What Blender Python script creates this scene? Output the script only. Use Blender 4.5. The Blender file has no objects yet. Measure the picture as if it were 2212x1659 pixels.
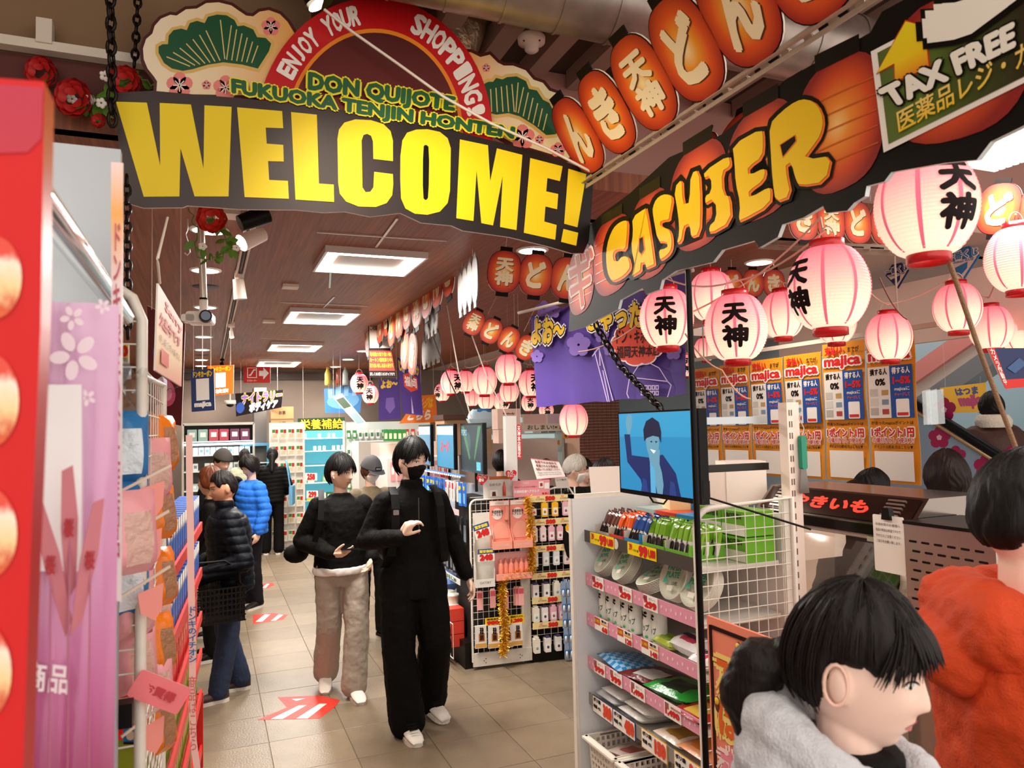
import bpy, bmesh, math, random
from mathutils import Vector, Matrix, Euler, noise
from mathutils.bvhtree import BVHTree
random.seed(7)
PI = math.pi; R = math.radians
SC = bpy.context.scene; COL = SC.collection
# ---------------------------------------------------------------- camera
FPX = 1600.0; CAMZ = 1.87; YAW, PITCH, ROLL = R(22.3), R(3.2), R(1.3)
_f = Vector((math.sin(YAW)*math.cos(PITCH), math.cos(YAW)*math.cos(PITCH), math.sin(PITCH)))
_r0 = Vector((math.cos(YAW), -math.sin(YAW), 0)); _u0 = _r0.cross(_f)
_r = _r0*math.cos(ROLL) - _u0*math.sin(ROLL); _u = _u0*math.cos(ROLL) + _r0*math.sin(ROLL)
CAM = Vector((0, 0, CAMZ))
cd = bpy.data.cameras.new('camera'); cam = bpy.data.objects.new('camera', cd); COL.objects.link(cam)
cd.sensor_width = 36; cd.lens = 36*FPX/2212; cd.clip_start = .02
cam.matrix_world = Matrix(((_r.x, _u.x, -_f.x, 0), (_r.y, _u.y, -_f.y, 0), (_r.z, _u.z, -_f.z, CAMZ), (0, 0, 0, 1)))
SC.camera = cam
cd.dof.use_dof = True; cd.dof.focus_distance = 4.6; cd.dof.aperture_fstop = 6.5
def ray(u, v): return _f + _r*((u-1106)/FPX) - _u*((v-829.5)/FPX)
def onY(u, v, Y): d = ray(u, v); return CAM + d*(Y/d.y)
def onX(u, v, X): d = ray(u, v); return CAM + d*(X/d.x)
def onZ(u, v, Z): d = ray(u, v); return CAM + d*((Z-CAMZ)/d.z)
def atS(u, v, s): return CAM + ray(u, v)*s
# ---------------------------------------------------------------- world, exposure
vs = SC.view_settings; vs.view_transform = 'Standard'; vs.look = 'None'; vs.exposure = 1.0; vs.gamma = 1; vs.use_curve_mapping = False
W = bpy.data.worlds.new('world'); SC.world = W; W.use_nodes = True
W.node_tree.nodes['Background'].inputs[0].default_value = (1, .91, .82, 1)
W.node_tree.nodes['Background'].inputs[1].default_value = .9
# ---------------------------------------------------------------- materials
def lin(c): return c/12.92 if c <= .04045 else ((c+.055)/1.055)**2.4
def C(h, a=1):
    h = h.lstrip('#'); return tuple(lin(int(h[i:i+2], 16)/255) for i in (0, 2, 4)) + (a,)
_M = {}
def m(col, r=.5, metal=0, em=0, tr=0, al=1, bump=0, bs=60, var=0, vs_=20, coat=0, ior=1.45, emc=None, sss=0):
    k = (col, r, metal, em, tr, al, bump, bs, var, vs_, coat, ior, emc, sss)
    if k in _M: return _M[k]
    M_ = bpy.data.materials.new('mat_'+col.lstrip('#')); M_.use_nodes = True; nt = M_.node_tree; b = nt.nodes['Principled BSDF']
    b.inputs['Base Color'].default_value = C(col); b.inputs['Roughness'].default_value = r; b.inputs['Metallic'].default_value = metal
    b.inputs['IOR'].default_value = ior
    if not metal and max(C(col)[:3]) < .03: b.inputs['Specular IOR Level'].default_value = .18
    if em: b.inputs['Emission Color'].default_value = C(emc or col); b.inputs['Emission Strength'].default_value = em
    if tr: b.inputs['Transmission Weight'].default_value = tr
    if al < 1: b.inputs['Alpha'].default_value = al
    if coat: b.inputs['Coat Weight'].default_value = coat; b.inputs['Coat Roughness'].default_value = .1
    if sss: b.inputs['Subsurface Weight'].default_value = sss; b.inputs['Subsurface Radius'].default_value = (.012, .005, .003); b.inputs['Subsurface Scale'].default_value = 1
    if bump or var:
        tc = nt.nodes.new('ShaderNodeTexCoord')
        if bump:
            n = nt.nodes.new('ShaderNodeTexNoise'); n.inputs['Scale'].default_value = bs; n.inputs['Detail'].default_value = 3
            bp = nt.nodes.new('ShaderNodeBump'); bp.inputs['Strength'].default_value = bump; bp.inputs['Distance'].default_value = .01
            nt.links.new(tc.outputs['Object'], n.inputs['Vector']); nt.links.new(n.outputs[0], bp.inputs['Height']); nt.links.new(bp.outputs[0], b.inputs['Normal'])
        if var:
            n = nt.nodes.new('ShaderNodeTexNoise'); n.inputs['Scale'].default_value = vs_; n.inputs['Detail'].default_value = 4
            mx = nt.nodes.new('ShaderNodeMix'); mx.data_type = 'RGBA'; c = C(col)
            mx.inputs['A'].default_value = tuple(x*(1-var) for x in c[:3])+(1,); mx.inputs['B'].default_value = tuple(min(1, x*(1+var)) for x in c[:3])+(1,)
            nt.links.new(tc.outputs['Object'], n.inputs['Vector']); nt.links.new(n.outputs[0], mx.inputs['Factor']); nt.links.new(mx.outputs['Result'], b.inputs['Base Color'])
    _M[k] = M_; return M_
def grad(name, stops, mode='Z', r=.5, em=0, noise_amt=0, scale=1, stripes=None, var=0):
    """colour ramp over Generated coordinates: mode X/Y/Z linear, R radial in XZ (print and dye gradients, painted reflection)"""
    if name in _M: return _M[name]
    M_ = bpy.data.materials.new(name); M_.use_nodes = True; nt = M_.node_tree; b = nt.nodes['Principled BSDF']; L = nt.links
    tc = nt.nodes.new('ShaderNodeTexCoord'); sp = nt.nodes.new('ShaderNodeSeparateXYZ'); L.new(tc.outputs['Generated'], sp.inputs[0])
    rp = nt.nodes.new('ShaderNodeValToRGB')
    if mode == 'R':
        mp = nt.nodes.new('ShaderNodeMapping'); mp.inputs['Location'].default_value = (-.5, 0, -.5); mp.inputs['Scale'].default_value = (1, 0, 1)
        L.new(tc.outputs['Generated'], mp.inputs[0]); ln = nt.nodes.new('ShaderNodeVectorMath'); ln.operation = 'LENGTH'; L.new(mp.outputs[0], ln.inputs[0]); src = ln.outputs['Value']
        mu = nt.nodes.new('ShaderNodeMath'); mu.operation = 'MULTIPLY'; mu.inputs[1].default_value = 2; L.new(src, mu.inputs[0]); src = mu.outputs[0]
    else: src = sp.outputs[mode]
    if noise_amt:
        n = nt.nodes.new('ShaderNodeTexNoise'); n.inputs['Scale'].default_value = scale; L.new(tc.outputs['Generated'], n.inputs['Vector'])
        ma = nt.nodes.new('ShaderNodeMath'); ma.operation = 'MULTIPLY_ADD'; ma.inputs[1].default_value = noise_amt; L.new(n.outputs[0], ma.inputs[0]); L.new(src, ma.inputs[2]); src = ma.outputs[0]
    L.new(src, rp.inputs[0]); e = rp.color_ramp.elements
    while len(e) < len(stops): e.new(.5)
    for x, (p, c) in zip(e, stops): x.position = p; x.color = C(c)
    out = rp.outputs[0]
    L.new(out, b.inputs['Base Color']); b.inputs['Roughness'].default_value = r
    if em: L.new(out, b.inputs['Emission Color']); b.inputs['Emission Strength'].default_value = em
    _M[name] = M_; return M_
def glass(name='clear_acrylic', col='#ffffff', mix=.12, r=.03):
    """thin clear sheet: mostly see-through with a glossy surface"""
    if name in _M: return _M[name]
    M_ = bpy.data.materials.new(name); M_.use_nodes = True; nt = M_.node_tree; nt.nodes.clear(); L = nt.links
    o = nt.nodes.new('ShaderNodeOutputMaterial'); t = nt.nodes.new('ShaderNodeBsdfTransparent'); g = nt.nodes.new('ShaderNodeBsdfGlossy'); x = nt.nodes.new('ShaderNodeMixShader')
    t.inputs[0].default_value = C(col); g.inputs['Roughness'].default_value = r; x.inputs[0].default_value = mix
    L.new(t.outputs[0], x.inputs[1]); L.new(g.outputs[0], x.inputs[2]); L.new(x.outputs[0], o.inputs[0]); _M[name] = M_; return M_
# ---------------------------------------------------------------- mesh builder
_T = {}
def textmesh(s, bold=0.0):
    """filled glyph outlines; weight is added by overlaying shifted copies"""
    k = (s, bold)
    if k not in _T:
        c = bpy.data.curves.new('t', 'FONT'); c.body = s; c.size = 1; c.resolution_u = 2; c.space_line = .92
        o = bpy.data.objects.new('t', c); COL.objects.link(o); me = o.to_mesh()
        v0 = [v.co.copy() for v in me.vertices]; f0 = [tuple(p.vertices) for p in me.polygons]
        o.to_mesh_clear(); bpy.data.objects.remove(o); bpy.data.curves.remove(c); vv, ff = [], []; cn = 0
        n = 0 if bold < .015 else (4 if bold < .035 else 8)
        for q in ([(0, 0)] if n != 4 else [])+[(bold*math.cos(2*PI*i/n+PI/4*(n == 4)), bold*math.sin(2*PI*i/n+PI/4*(n == 4))) for i in range(n)]:
            ff += [tuple(i+len(vv) for i in f) for f in f0]; vv += [(v.x+q[0], v.y+q[1], cn*8e-5) for v in v0]; cn += 1
        x0 = min((v.x for v in v0), default=0); x1 = max((v.x for v in v0), default=1); y0 = min((v.y for v in v0), default=0); y1 = max((v.y for v in v0), default=1)
        _T[k] = ([((v[0]-x0)/max(x1-x0, 1e-6), (v[1]-y0)/max(y1-y0, 1e-6), v[2]) for v in vv], ff)
    return _T[k]
class B:
    def __init__(s): s.v = []; s.f = []; s.fm = []; s.sm = []; s.mats = []
    def mi(s, mat):
        if mat not in s.mats: s.mats.append(mat)
        return s.mats.index(mat)
    def add(s, verts, faces, mat, T=None, smooth=False):
        n = len(s.v); i = s.mi(mat)
        s.v += [tuple(T @ Vector(p)) if T else tuple(p) for p in verts]
        s.f += [tuple(n+k for k in f) for f in faces]; s.fm += [i]*len(faces); s.sm += [smooth]*len(faces); return s
    def box(s, c, z, mat, rot=None, T=None, taper=1.0):
        x, y, h = z[0]/2, z[1]/2, z[2]/2; t = taper
        vs = [(-x, -y, -h), (x, -y, -h), (x, y, -h), (-x, y, -h), (-x*t, -y*t, h), (x*t, -y*t, h), (x*t, y*t, h), (-x*t, y*t, h)]
        M4 = Matrix.Translation(c) @ (Euler(rot).to_matrix().to_4x4() if rot else Matrix())
        if T: M4 = T @ M4
        return s.add(vs, [(0, 3, 2, 1), (4, 5, 6, 7), (0, 1, 5, 4), (1, 2, 6, 5), (2, 3, 7, 6), (3, 0, 4, 7)], mat, M4)
    def rbox(s, c, z, rad, mat, rot=None, seg=3, T=None):
        """box with rounded vertical profile in the XZ plane (front view), extruded along Y"""
        x, h = z[0]/2, z[2]/2; p = []
        for cx, cz, a0 in ((x-rad, h-rad, 0), (-x+rad, h-rad, 90), (-x+rad, -h+rad, 180), (x-rad, -h+rad, 270)):
            for k in range(seg+1): a = R(a0+90*k/seg); p.append((cx+rad*math.cos(a), cz+rad*math.sin(a)))
        M4 = Matrix.Translation(c) @ (Euler(rot).to_matrix().to_4x4() if rot else Matrix())
        if T: M4 = T @ M4
        return s.prism(p, -z[1]/2, z[1]/2, mat, T=M4)
    def prism(s, poly, y0, y1, mat, T=None, side=None, back=True):
        n = len(poly); a = sum(poly[i][0]*poly[(i+1) % n][1]-poly[(i+1) % n][0]*poly[i][1] for i in range(n))
        if a < 0: poly = poly[::-1]
        vs = [(x, y0, z) for x, z in poly]+[(x, y1, z) for x, z in poly]
        s.add(vs, [tuple(range(n))]+([tuple(range(2*n-1, n-1, -1))] if back else []), mat, T)
        return s.add(vs, [(i, i+n, (i+1) % n+n, (i+1) % n) for i in range(n)], side or mat, T)
    def flat(s, poly, y, mat, T=None): return s.add([(x, y, z) for x, z in poly], [tuple(range(len(poly)))], mat, T)
    def rect(s, x0, z0, x1, z1, y, mat, T=None): return s.flat([(x0, z0), (x1, z0), (x1, z1), (x0, z1)], y, mat, T)
    def text(s, t, x, z, w, h, mat, y=-.002, bold=.02, T=None):
        """lettering centred on (x, z), filling w by h, facing -Y"""
        vv, ff = textmesh(t, bold); return s.add([(x+(p[0]-.5)*w, y-p[2], z+(p[1]-.5)*h) for p in vv], ff, mat, T)
    def cyl(s, p0, p1, r0, r1=None, n=12, mat=None, cap=True, smooth=True):
        p0, p1 = Vector(p0), Vector(p1); r1 = r0 if r1 is None else r1; d = (p1-p0).normalized(); q = d.to_track_quat('Z', 'X')
        vs = []
        for p, r in ((p0, r0), (p1, r1)):
            for k in range(n): a = 2*PI*k/n; vs.append(p+q @ Vector((r*math.cos(a), r*math.sin(a), 0)))
        s.add(vs, [(k, (k+1) % n, (k+1) % n+n, k+n) for k in range(n)], mat, smooth=smooth)
        if cap: s.add(vs, [tuple(range(n-1, -1, -1)), tuple(range(n, 2*n))], mat)
        return s
    def tube(s, pts, r, mat, n=6, smooth=True, closed=False):
        pts = [Vector(p) for p in pts]; N = len(pts); rr = r if isinstance(r, (list, tuple)) else [r]*N; vs = []; q0 = None
        for i, p in enumerate(pts):
            d = (pts[(i+1) % N] if (closed or i < N-1) else p) - (pts[i-1] if (closed or i > 0) else p)
            d = d.normalized() if d.length > 1e-9 else Vector((0, 0, 1))
            if q0 is None: x = d.orthogonal().normalized()
            else: x = (q0-d*q0.dot(d)); x = x.normalized() if x.length > 1e-6 else d.orthogonal().normalized()
            q0 = x; y = d.cross(x)
            for k in range(n): a = 2*PI*k/n; vs.append(p+(x*math.cos(a)+y*math.sin(a))*rr[i])
        fs = [(i*n+k, i*n+(k+1) % n, ((i+1) % N)*n+(k+1) % n, ((i+1) % N)*n+k) for i in range(N if closed else N-1) for k in range(n)]
        s.add(vs, fs, mat, smooth=smooth)
        if not closed: s.add(vs, [tuple(range(n-1, -1, -1)), tuple(range((N-1)*n, N*n))], mat)
        return s
    def lathe(s, prof, n, mat, T=None, smooth=True):
        vs = [(r*math.cos(2*PI*k/n), r*math.sin(2*PI*k/n), z) for r, z in prof for k in range(n)]
        return s.add(vs, [(i*n+k, i*n+(k+1) % n, (i+1)*n+(k+1) % n, (i+1)*n+k) for i in range(len(prof)-1) for k in range(n)], mat, T, smooth)
    def ell(s, c, rad, mat, n=16, T=None, rot=None):
        M4 = Matrix.Translation(c) @ (Euler(rot).to_matrix().to_4x4() if rot else Matrix()) @ Matrix.Diagonal((*rad, 1))
        if T: M4 = T @ M4
        h = max(4, n//2); return s.lathe([(max(math.sin(PI*i/h), 1e-4), -math.cos(PI*i/h)) for i in range(h+1)], n, mat, M4)
    def mesh(s, name='mesh'):
        me = bpy.data.meshes.new(name); me.from_pydata(s.v, [], s.f); 
        for x in s.mats: me.materials.append(x)
        me.polygons.foreach_set('material_index', s.fm); me.polygons.foreach_set('use_smooth', s.sm); me.update(); return me
    def obj(s, name, parent=None, loc=(0, 0, 0), rot=(0, 0, 0), world=False):
        """world: the vertices are world coordinates; move them under the (unrotated) parent's origin"""
        if world and parent:
            o0 = parent.location if not parent.parent else parent.location+parent.parent.location
            s.v = [(p[0]-o0[0], p[1]-o0[1], p[2]-o0[2]) for p in s.v]
        return put(name, s.mesh(name), parent, loc, rot)
def put(name, me, parent=None, loc=(0, 0, 0), rot=(0, 0, 0), scale=None):
    o = bpy.data.objects.new(name, me); COL.objects.link(o); o.location = loc; o.rotation_euler = rot; o.parent = parent
    if scale: o.scale = scale
    return o
def tag(o, label, cat, group=None):
    o['label'] = label; o['category'] = cat
    if group: o['group'] = group
    return o
def struct(o): o['kind'] = 'structure'; return o
def thing(name, label, cat, loc=(0, 0, 0), rz=0, group=None): return tag(put(name, None, None, loc, (0, 0, rz)), label, cat, group)
def dup(root, loc=None, rz=None, label=None, group=None):
    r = root.copy(); COL.objects.link(r)
    if loc is not None: r.location = loc
    if rz is not None: r.rotation_euler = (0, 0, rz)
    if label: r['label'] = label
    if group: r['group'] = group
    for ch in list(root.children):
        c = ch.copy(); COL.objects.link(c); c.parent = r
        for g in list(ch.children): d = g.copy(); COL.objects.link(d); d.parent = c
    return r
class Sheet(B):
    """flat printed board lying in a vertical plane; shapes are given as points of that plane"""
    def __init__(s, p0, p1):           # plane through two floor points (x,y); faces the camera
        B.__init__(s); s.o = Vector((p0[0], p0[1], 0)); d = Vector((p1[0]-p0[0], p1[1]-p0[1], 0)); s.d = d.normalized()
        s.n = Vector((s.d.y, -s.d.x, 0))
        if (CAM-s.o).dot(s.n) < 0: s.n = -s.n
    def hit(s, u, v, off=0): d = ray(u, v); return CAM+d*(((s.o+s.n*off)-CAM).dot(s.n)/d.dot(s.n))
    def poly(s, pts, mat, off=0, thick=0, side=None):
        P = [s.hit(*p, 0)+s.n*off for p in pts]; n = len(P)
        s.add(P, [tuple(range(n))], mat)
        if thick:
            Q = [p-s.n*thick for p in P]; s.add(P+Q, [(i, i+n, (i+1) % n+n, (i+1) % n) for i in range(n)], side or mat); s.add(Q, [tuple(range(n))], side or mat)
        return s
    def ring(s, out, inn, mat, off=0):
        P = [s.hit(*p)+s.n*off for p in out+inn]; n = len(out)
        return s.add(P, [(i, (i+1) % n, (i+1) % n+n, i+n) for i in range(n)], mat)
    def quadtext(s, t, q, mat, off=.002, bold=.03):
        vv, ff = textmesh(t, bold); tl, tr, br, bl = [Vector(x) for x in q]; P = []
        for x, y, e in vv: top = tl.lerp(tr, x); bot = bl.lerp(br, x); p = bot.lerp(top, y); P.append(s.hit(p.x, p.y)+s.n*(off+e))
        return s.add(P, ff, mat)
def grow(pts, d):
    """offset a closed polygon outwards by d (in its own units)"""
    n = len(pts); a = sum(pts[i][0]*pts[(i+1) % n][1]-pts[(i+1) % n][0]*pts[i][1] for i in range(n)); sg = 1 if a > 0 else -1; out = []
    for i in range(n):
        p0, p, p1 = Vector(pts[i-1]), Vector(pts[i]), Vector(pts[(i+1) % n]); e0 = (p-p0).normalized(); e1 = (p1-p).normalized()
        n0 = Vector((e0.y, -e0.x))*sg; n1 = Vector((e1.y, -e1.x))*sg; k = n0+n1; k = k/max(k.length_squared/2, .5); out.append(tuple(p+k*d))
    return out
def smooth_poly(pts, it=2):
    for _ in range(it):
        q = []
        for i in range(len(pts)):
            a, b = pts[i], pts[(i+1) % len(pts)]; q += [(a[0]*.75+b[0]*.25, a[1]*.75+b[1]*.25), (a[0]*.25+b[0]*.75, a[1]*.25+b[1]*.75)]
        pts = q
    return pts
def box_light(loc, sx, sy, power, col=(1, .95, .88), rot=(0, 0, 0), name='light', parent=None, spread=180):
    l = bpy.data.lights.new(name, 'AREA'); l.shape = 'RECTANGLE'; l.size = sx; l.size_y = sy; l.energy = power; l.color = col; l.spread = R(spread)
    return put(name, l, parent, loc, rot)
ORD = ['first', 'second', 'third', 'fourth', 'fifth', 'sixth', 'seventh', 'eighth', 'ninth', 'tenth', 'eleventh', 'twelfth']
# ================================================================ setting
def floor_mat():
    M_ = m('#9a8a78', .32, var=.22, vs_=5, bump=.25, bs=90); return M_
TILE = .45
def slab_mat():
    M_ = bpy.data.materials.new('tiled_floor'); M_.use_nodes = True; nt = M_.node_tree; b = nt.nodes['Principled BSDF']; L = nt.links
    tc = nt.nodes.new('ShaderNodeTexCoord'); br = nt.nodes.new('ShaderNodeTexBrick'); br.offset = 0
    for k, v in (('Scale', 1), ('Mortar Size', .004), ('Brick Width', TILE), ('Row Height', TILE)): br.inputs[k].default_value = v
    br.inputs['Color1'].default_value = C('#7d6d5a'); br.inputs['Color2'].default_value = C('#85745f'); br.inputs['Mortar'].default_value = C('#4a423b')
    L.new(tc.outputs['Object'], br.inputs['Vector']); L.new(br.outputs[0], b.inputs['Base Color']); b.inputs['Roughness'].default_value = .4; return M_
fl = struct(B().box((3, 6, -.056), (11, 18, .1), slab_mat()).obj('floor'))
tm = floor_mat(); tme = []
for k in range(4):
    b_ = B(); x = TILE/2-.002; vs_t = [(-x, -x, -.006), (x, -x, -.006), (x, x, -.006), (-x, x, -.006), (-x, -x, -.0015), (x, -x, -.0015), (x, x, -.0015), (-x, x, -.0015)]
    y = x-.002; vs_t += [(-y, -y, 0), (y, -y, 0), (y, y, 0), (-y, y, 0)]
    b_.add(vs_t, [(8, 9, 10, 11)]+[(i, (i+1) % 4, (i+1) % 4+4, i+4) for i in range(4)]+[(i+4, (i+1) % 4+4, (i+1) % 4+8, i+8) for i in range(4)], m(('#85745f', '#7d6d5a', '#8b7a65', '#81715d')[k], .34, var=.2, vs_=6+k, bump=.2, bs=90)); tme.append(b_.mesh('tile'))
for i in range(9):
    for j in range(30): put('tile', tme[random.randrange(4)], fl, (.335-2*TILE+TILE*(i+.5), 1.2+TILE*(j+.5), 0))
brown = None
def ceil_mat():
    M_ = bpy.data.materials.new('brown_ceiling'); M_.use_nodes = True; nt = M_.node_tree; b = nt.nodes['Principled BSDF']; L = nt.links
    tc = nt.nodes.new('ShaderNodeTexCoord'); mp = nt.nodes.new('ShaderNodeMapping'); mp.inputs['Scale'].default_value = (60, 1.5, 1); n = nt.nodes.new('ShaderNodeTexNoise'); n.inputs['Scale'].default_value = 1.2; n.inputs['Detail'].default_value = 5
    rp = nt.nodes.new('ShaderNodeValToRGB'); rp.color_ramp.elements[0].color = C('#753c22'); rp.color_ramp.elements[1].color = C('#9c5a36'); rp.color_ramp.elements[0].position = .35; rp.color_ramp.elements[1].position = .7
    L.new(tc.outputs['Object'], mp.inputs[0]); L.new(mp.outputs[0], n.inputs['Vector']); L.new(n.outputs[0], rp.inputs[0]); L.new(rp.outputs[0], b.inputs['Base Color'])
    b.inputs['Roughness'].default_value = .5; return M_
CEIL = 3.0
struct(B().box((.85, 8.7, CEIL+.05), (6.3, 11.2, .1), ceil_mat()).obj('ceiling'))
struct(B().box((4.75, 8.7, CEIL+.05), (1.5, 11.2, .1), m('#cdb3a6', .6)).obj('ceiling'))  # pink cast of the lanterns is tinted into this ceiling colour
struct(B().box((6.75, 11.2, CEIL+.05), (2.5, 6.2, .1), m('#cdb3a6', .6)).obj('ceiling'))  # same ceiling colour, lantern cast included
struct(B().box((3, 2.4, 3.86), (12, 2.6, .1), m('#5d4c40', .8)).obj('ceiling'))
struct(B().box((2.6, 14.25, 1.5), (10.4, .1, 3.0), m('#86756a', .7)).obj('wall_back'))
struct(B().box((-2.6, 6.5, 1.9), (.1, 16, 3.8), m('#a3897a', .7)).obj('wall_left'))
# bulkhead between the high front zone and the low ceiling
struct(B().box((-1.1, 3.13, 3.13), (3.0, .06, .26), m('#55201a', .6)).obj('trim_1'))
struct(B().box((-1.1, 3.15, 3.53), (3.0, .06, .54), m('#8a6c4f', .8, var=.12, vs_=3)).obj('trim_2'))
struct(B().box((3.6, 3.6, 3.4), (6.4, .06, .8), m('#cf9a8e', .6)).obj('wall_front'))  # wall colour pushed pinker to carry the lantern light
struct(B().box((3.6, 3.36, 3.02), (6.4, .5, .03), m('#a98a7c', .6)).obj('trim_3'))
struct(B().box((.2, 14.15, 2.86), (5.4, .1, .12), m('#3a2620', .5)).obj('trim_4'))
# white curtain rail on the bulkhead
b = B(); b.box((-1.0, 3.06, 3.28), (2.6, .05, .035), m('#d9cdbd', .4)); b.box((-.55, 3.05, 3.33), (.05, .05, .09), m('#d9cdbd', .4))
tag(b.obj('curtain_rail'), 'long white metal rail fixed along the dark red bulkhead at upper left', 'rail')
# steel deck joists above the pale bulkhead
for k in range(11):
    tag(B().box((.75+k*.28, 2.2, 3.76), (.1, 2.7, .1), m('#b59a8a', .6)).obj('ceiling_joist'), f'{ORD[k]} pale steel joist from the left in the open ceiling', 'joist', 'joists of the open ceiling')
# ducts
b = B(); y0 = 2.55
pts = [Vector((.2, 2.75, 3.72)), Vector((4.2, 2.2, 3.36))]; L_ = (pts[1]-pts[0])
gal = m('#9a8d86', .38, .75, var=.35, vs_=14)
b.cyl(pts[0], pts[1], .16, n=28, mat=gal)
d_ = thing('air_duct', 'round galvanised spiral duct running across the top of the front ceiling', 'duct', tuple(pts[0])); b.obj('duct_pipe', d_, world=True)
for k in range(1, 18):
    p = pts[0]+L_*(k/18); B().cyl(p-L_.normalized()*.006, p+L_.normalized()*.006, .165, n=28, mat=gal).obj('duct_seam', d_, world=True)
p = pts[0]+L_*.415; B().cyl(p-L_.normalized()*.025, p+L_.normalized()*.025, .168, n=28, mat=m('#e8d9cf', .5)).obj('hanger_strap', d_, world=True)
foil = m('#b39a7c', .3, .7, bump=.9, bs=22)
B().tube([onY(1010, -60, 3.2), onY(985, 60, 3.28), onY(945, 190, 3.36)], [.14, .14, .12], foil, n=20).obj('branch_duct')
tag(bpy.data.objects['branch_duct'], 'short foil-wrapped duct dropping behind the red arch sign', 'duct')
# smoke detector + conduit
p = onY(1148, 88, 3.0); wp = m('#efdccf', .4)
sd = thing('smoke_detector', 'round white smoke detector hanging below the silver duct', 'detector', tuple(p+Vector((0, 0, -.03))))
B().lathe([(0, .02), (.06, .02), (.064, .012), (.062, -.01), (.045, -.02), (.034, -.024), (.032, -.045), (.02, -.055), (0, -.056)], 28, wp, Matrix.Translation((0, 0, .03))).obj('housing', sd)
for k in range(4): B().ell((.05*math.cos(k*PI/2+.4), .05*math.sin(k*PI/2+.4), .012), (.005, .005, .005), m('#7a4a35', .4), 8).obj('indicator', sd)
B().cyl((0, 0, .05), (0, 0, .6), .008, mat=wp).obj('drop_rod', sd)
# --- ceiling lights of the low ceiling
wl = m('#ffffff', .5, em=14, emc='#fff6e8'); al = m('#d8d0c8', .35, .3)
def square_light(x, y, w, d, label, e=55):
    t = thing('panel_light', label, 'ceiling light', (x, y, CEIL), 0, 'square panel lights of the brown ceiling')
    b = B(); f = .075
    for sx in (-1, 1): b.box((sx*(w/2-f/2), 0, -.02), (f, d, .03), wl)
    for sy in (-1, 1): b.box((0, sy*(d/2-f/2), -.02), (w-2*f, f, .03), wl)
    b.obj('diffuser', t)
    b = B()
    for sx in (-1, 1): b.box((sx*(w/2+.008), 0, -.016), (.016, d+.032, .05), al)
    for sy in (-1, 1): b.box((0, sy*(d/2+.008), -.016), (w, .016, .05), al)
    b.obj('frame', t); B().box((0, 0, -.012), (w-2*f-.01, d-2*f-.01, .02), m('#7c5a47', .35)).obj('centre_panel', t)
    l = box_light((0, 0, -.06), w*.9, d*.9, e, name='lamp', parent=t)
for k, (u0, v0, u1, v1) in enumerate(((708, 531, 683, 574), (630, 664, 611, 690), (588, 738, 574, 752), (562, 776, 552, 787))):
    a = onZ(u0, v0, CEIL); c = onZ(u1, v1, CEIL); w = (.62, .62, .62, .62)[k]
    square_light(a.x+w/2, (a.y+c.y)/2, w, abs(c.y-a.y), ('large square panel light nearest the WELCOME sign', 'second square panel light from the WELCOME sign', 'third square panel light from the WELCOME sign', 'small farthest square panel light above the back wall')[k], (38, 38, 38, 32)[k])
dl = [(452, 496), (444, 583), (444, 663), (442, 695), (440, 727), (437, 755), (435, 777), (434, 790), (1150, 540), (785, 758), (752, 776), (725, 792), (1640, 566)]
dlm = m('#ffffff', .5, em=30, emc='#fff4e2')
for k, (u, v) in enumerate(dl):
    p = onZ(u, v, CEIL); t = thing('downlight', (f'{ORD[k]} round downlight from the front in the row above the projector' if k < 8 else f'{ORD[k-8]} round downlight counted from the front on the right half of the ceiling'), 'ceiling light', tuple(p), 0, 'row of downlights above the projector' if k < 8 else 'downlights on the right half of the ceiling')
    B().lathe([(.0001, -.006), (.085, -.006)], 24, dlm).obj('lens', t); B().lathe([(.085, -.002), (.085, -.01), (.105, -.006), (.106, 0)], 24, m('#f2ece4', .4)).obj('trim_ring', t)
    l = bpy.data.lights.new('lamp', 'SPOT'); l.energy = 36 if k != 8 else 6; l.spot_size = R(120); l.spot_blend = .7; l.shadow_soft_size = .08; l.color = (1, .92, .8); put('lamp', l, t, (0, 0, -.03))
for k, (u, v) in enumerate(((445, 619), (436, 767))):
    p = onZ(u, v, CEIL); B().lathe([(.0001, -.004), (.09, -.004), (.1, -.001)], 24, m('#0c0a09', .4)).obj('dark_downlight'); tag(bpy.data.objects['dark_downlight' if k == 0 else 'dark_downlight.001'], ('unlit black downlight above the projector', 'small unlit black downlight over the back aisle')[k], 'ceiling light'); bpy.data.objects['dark_downlight' if k == 0 else 'dark_downlight.001'].location = p
# ceiling seams and small plates
sil = m('#cfc6bd', .3, .6)
for k, (a, c, lab) in enumerate((((685, 500), (965, 519), 'long thin silver ceiling strip in front of the largest panel light'), ((605, 652), (795, 660), 'long thin silver ceiling strip in front of the second panel light'), ((563, 730), (660, 733), 'short thin silver ceiling strip in front of the third panel light'), ((858, 470), (812, 532), 'bright diagonal ceiling strip right of the largest panel light'), ((722, 640), (698, 664), 'short pale ceiling strip above the second panel light'), ((714, 585), (712, 620), 'tiny silver ceiling strip behind the largest panel light'))):
    p, q = onZ(*a, CEIL), onZ(*c, CEIL); w = .014; d = (q-p).normalized(); n = Vector((-d.y, d.x, 0))*w/2
    tag(B().add([p+n, q+n, q-n, p-n]+[x+Vector((0, 0, -.008)) for x in (p+n, q+n, q-n, p-n)], [(0, 1, 2, 3), (4, 7, 6, 5), (0, 4, 5, 1), (2, 6, 7, 3), (1, 5, 6, 2), (0, 3, 7, 4)], sil).obj('ceiling_strip'), lab, 'strip')
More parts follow.
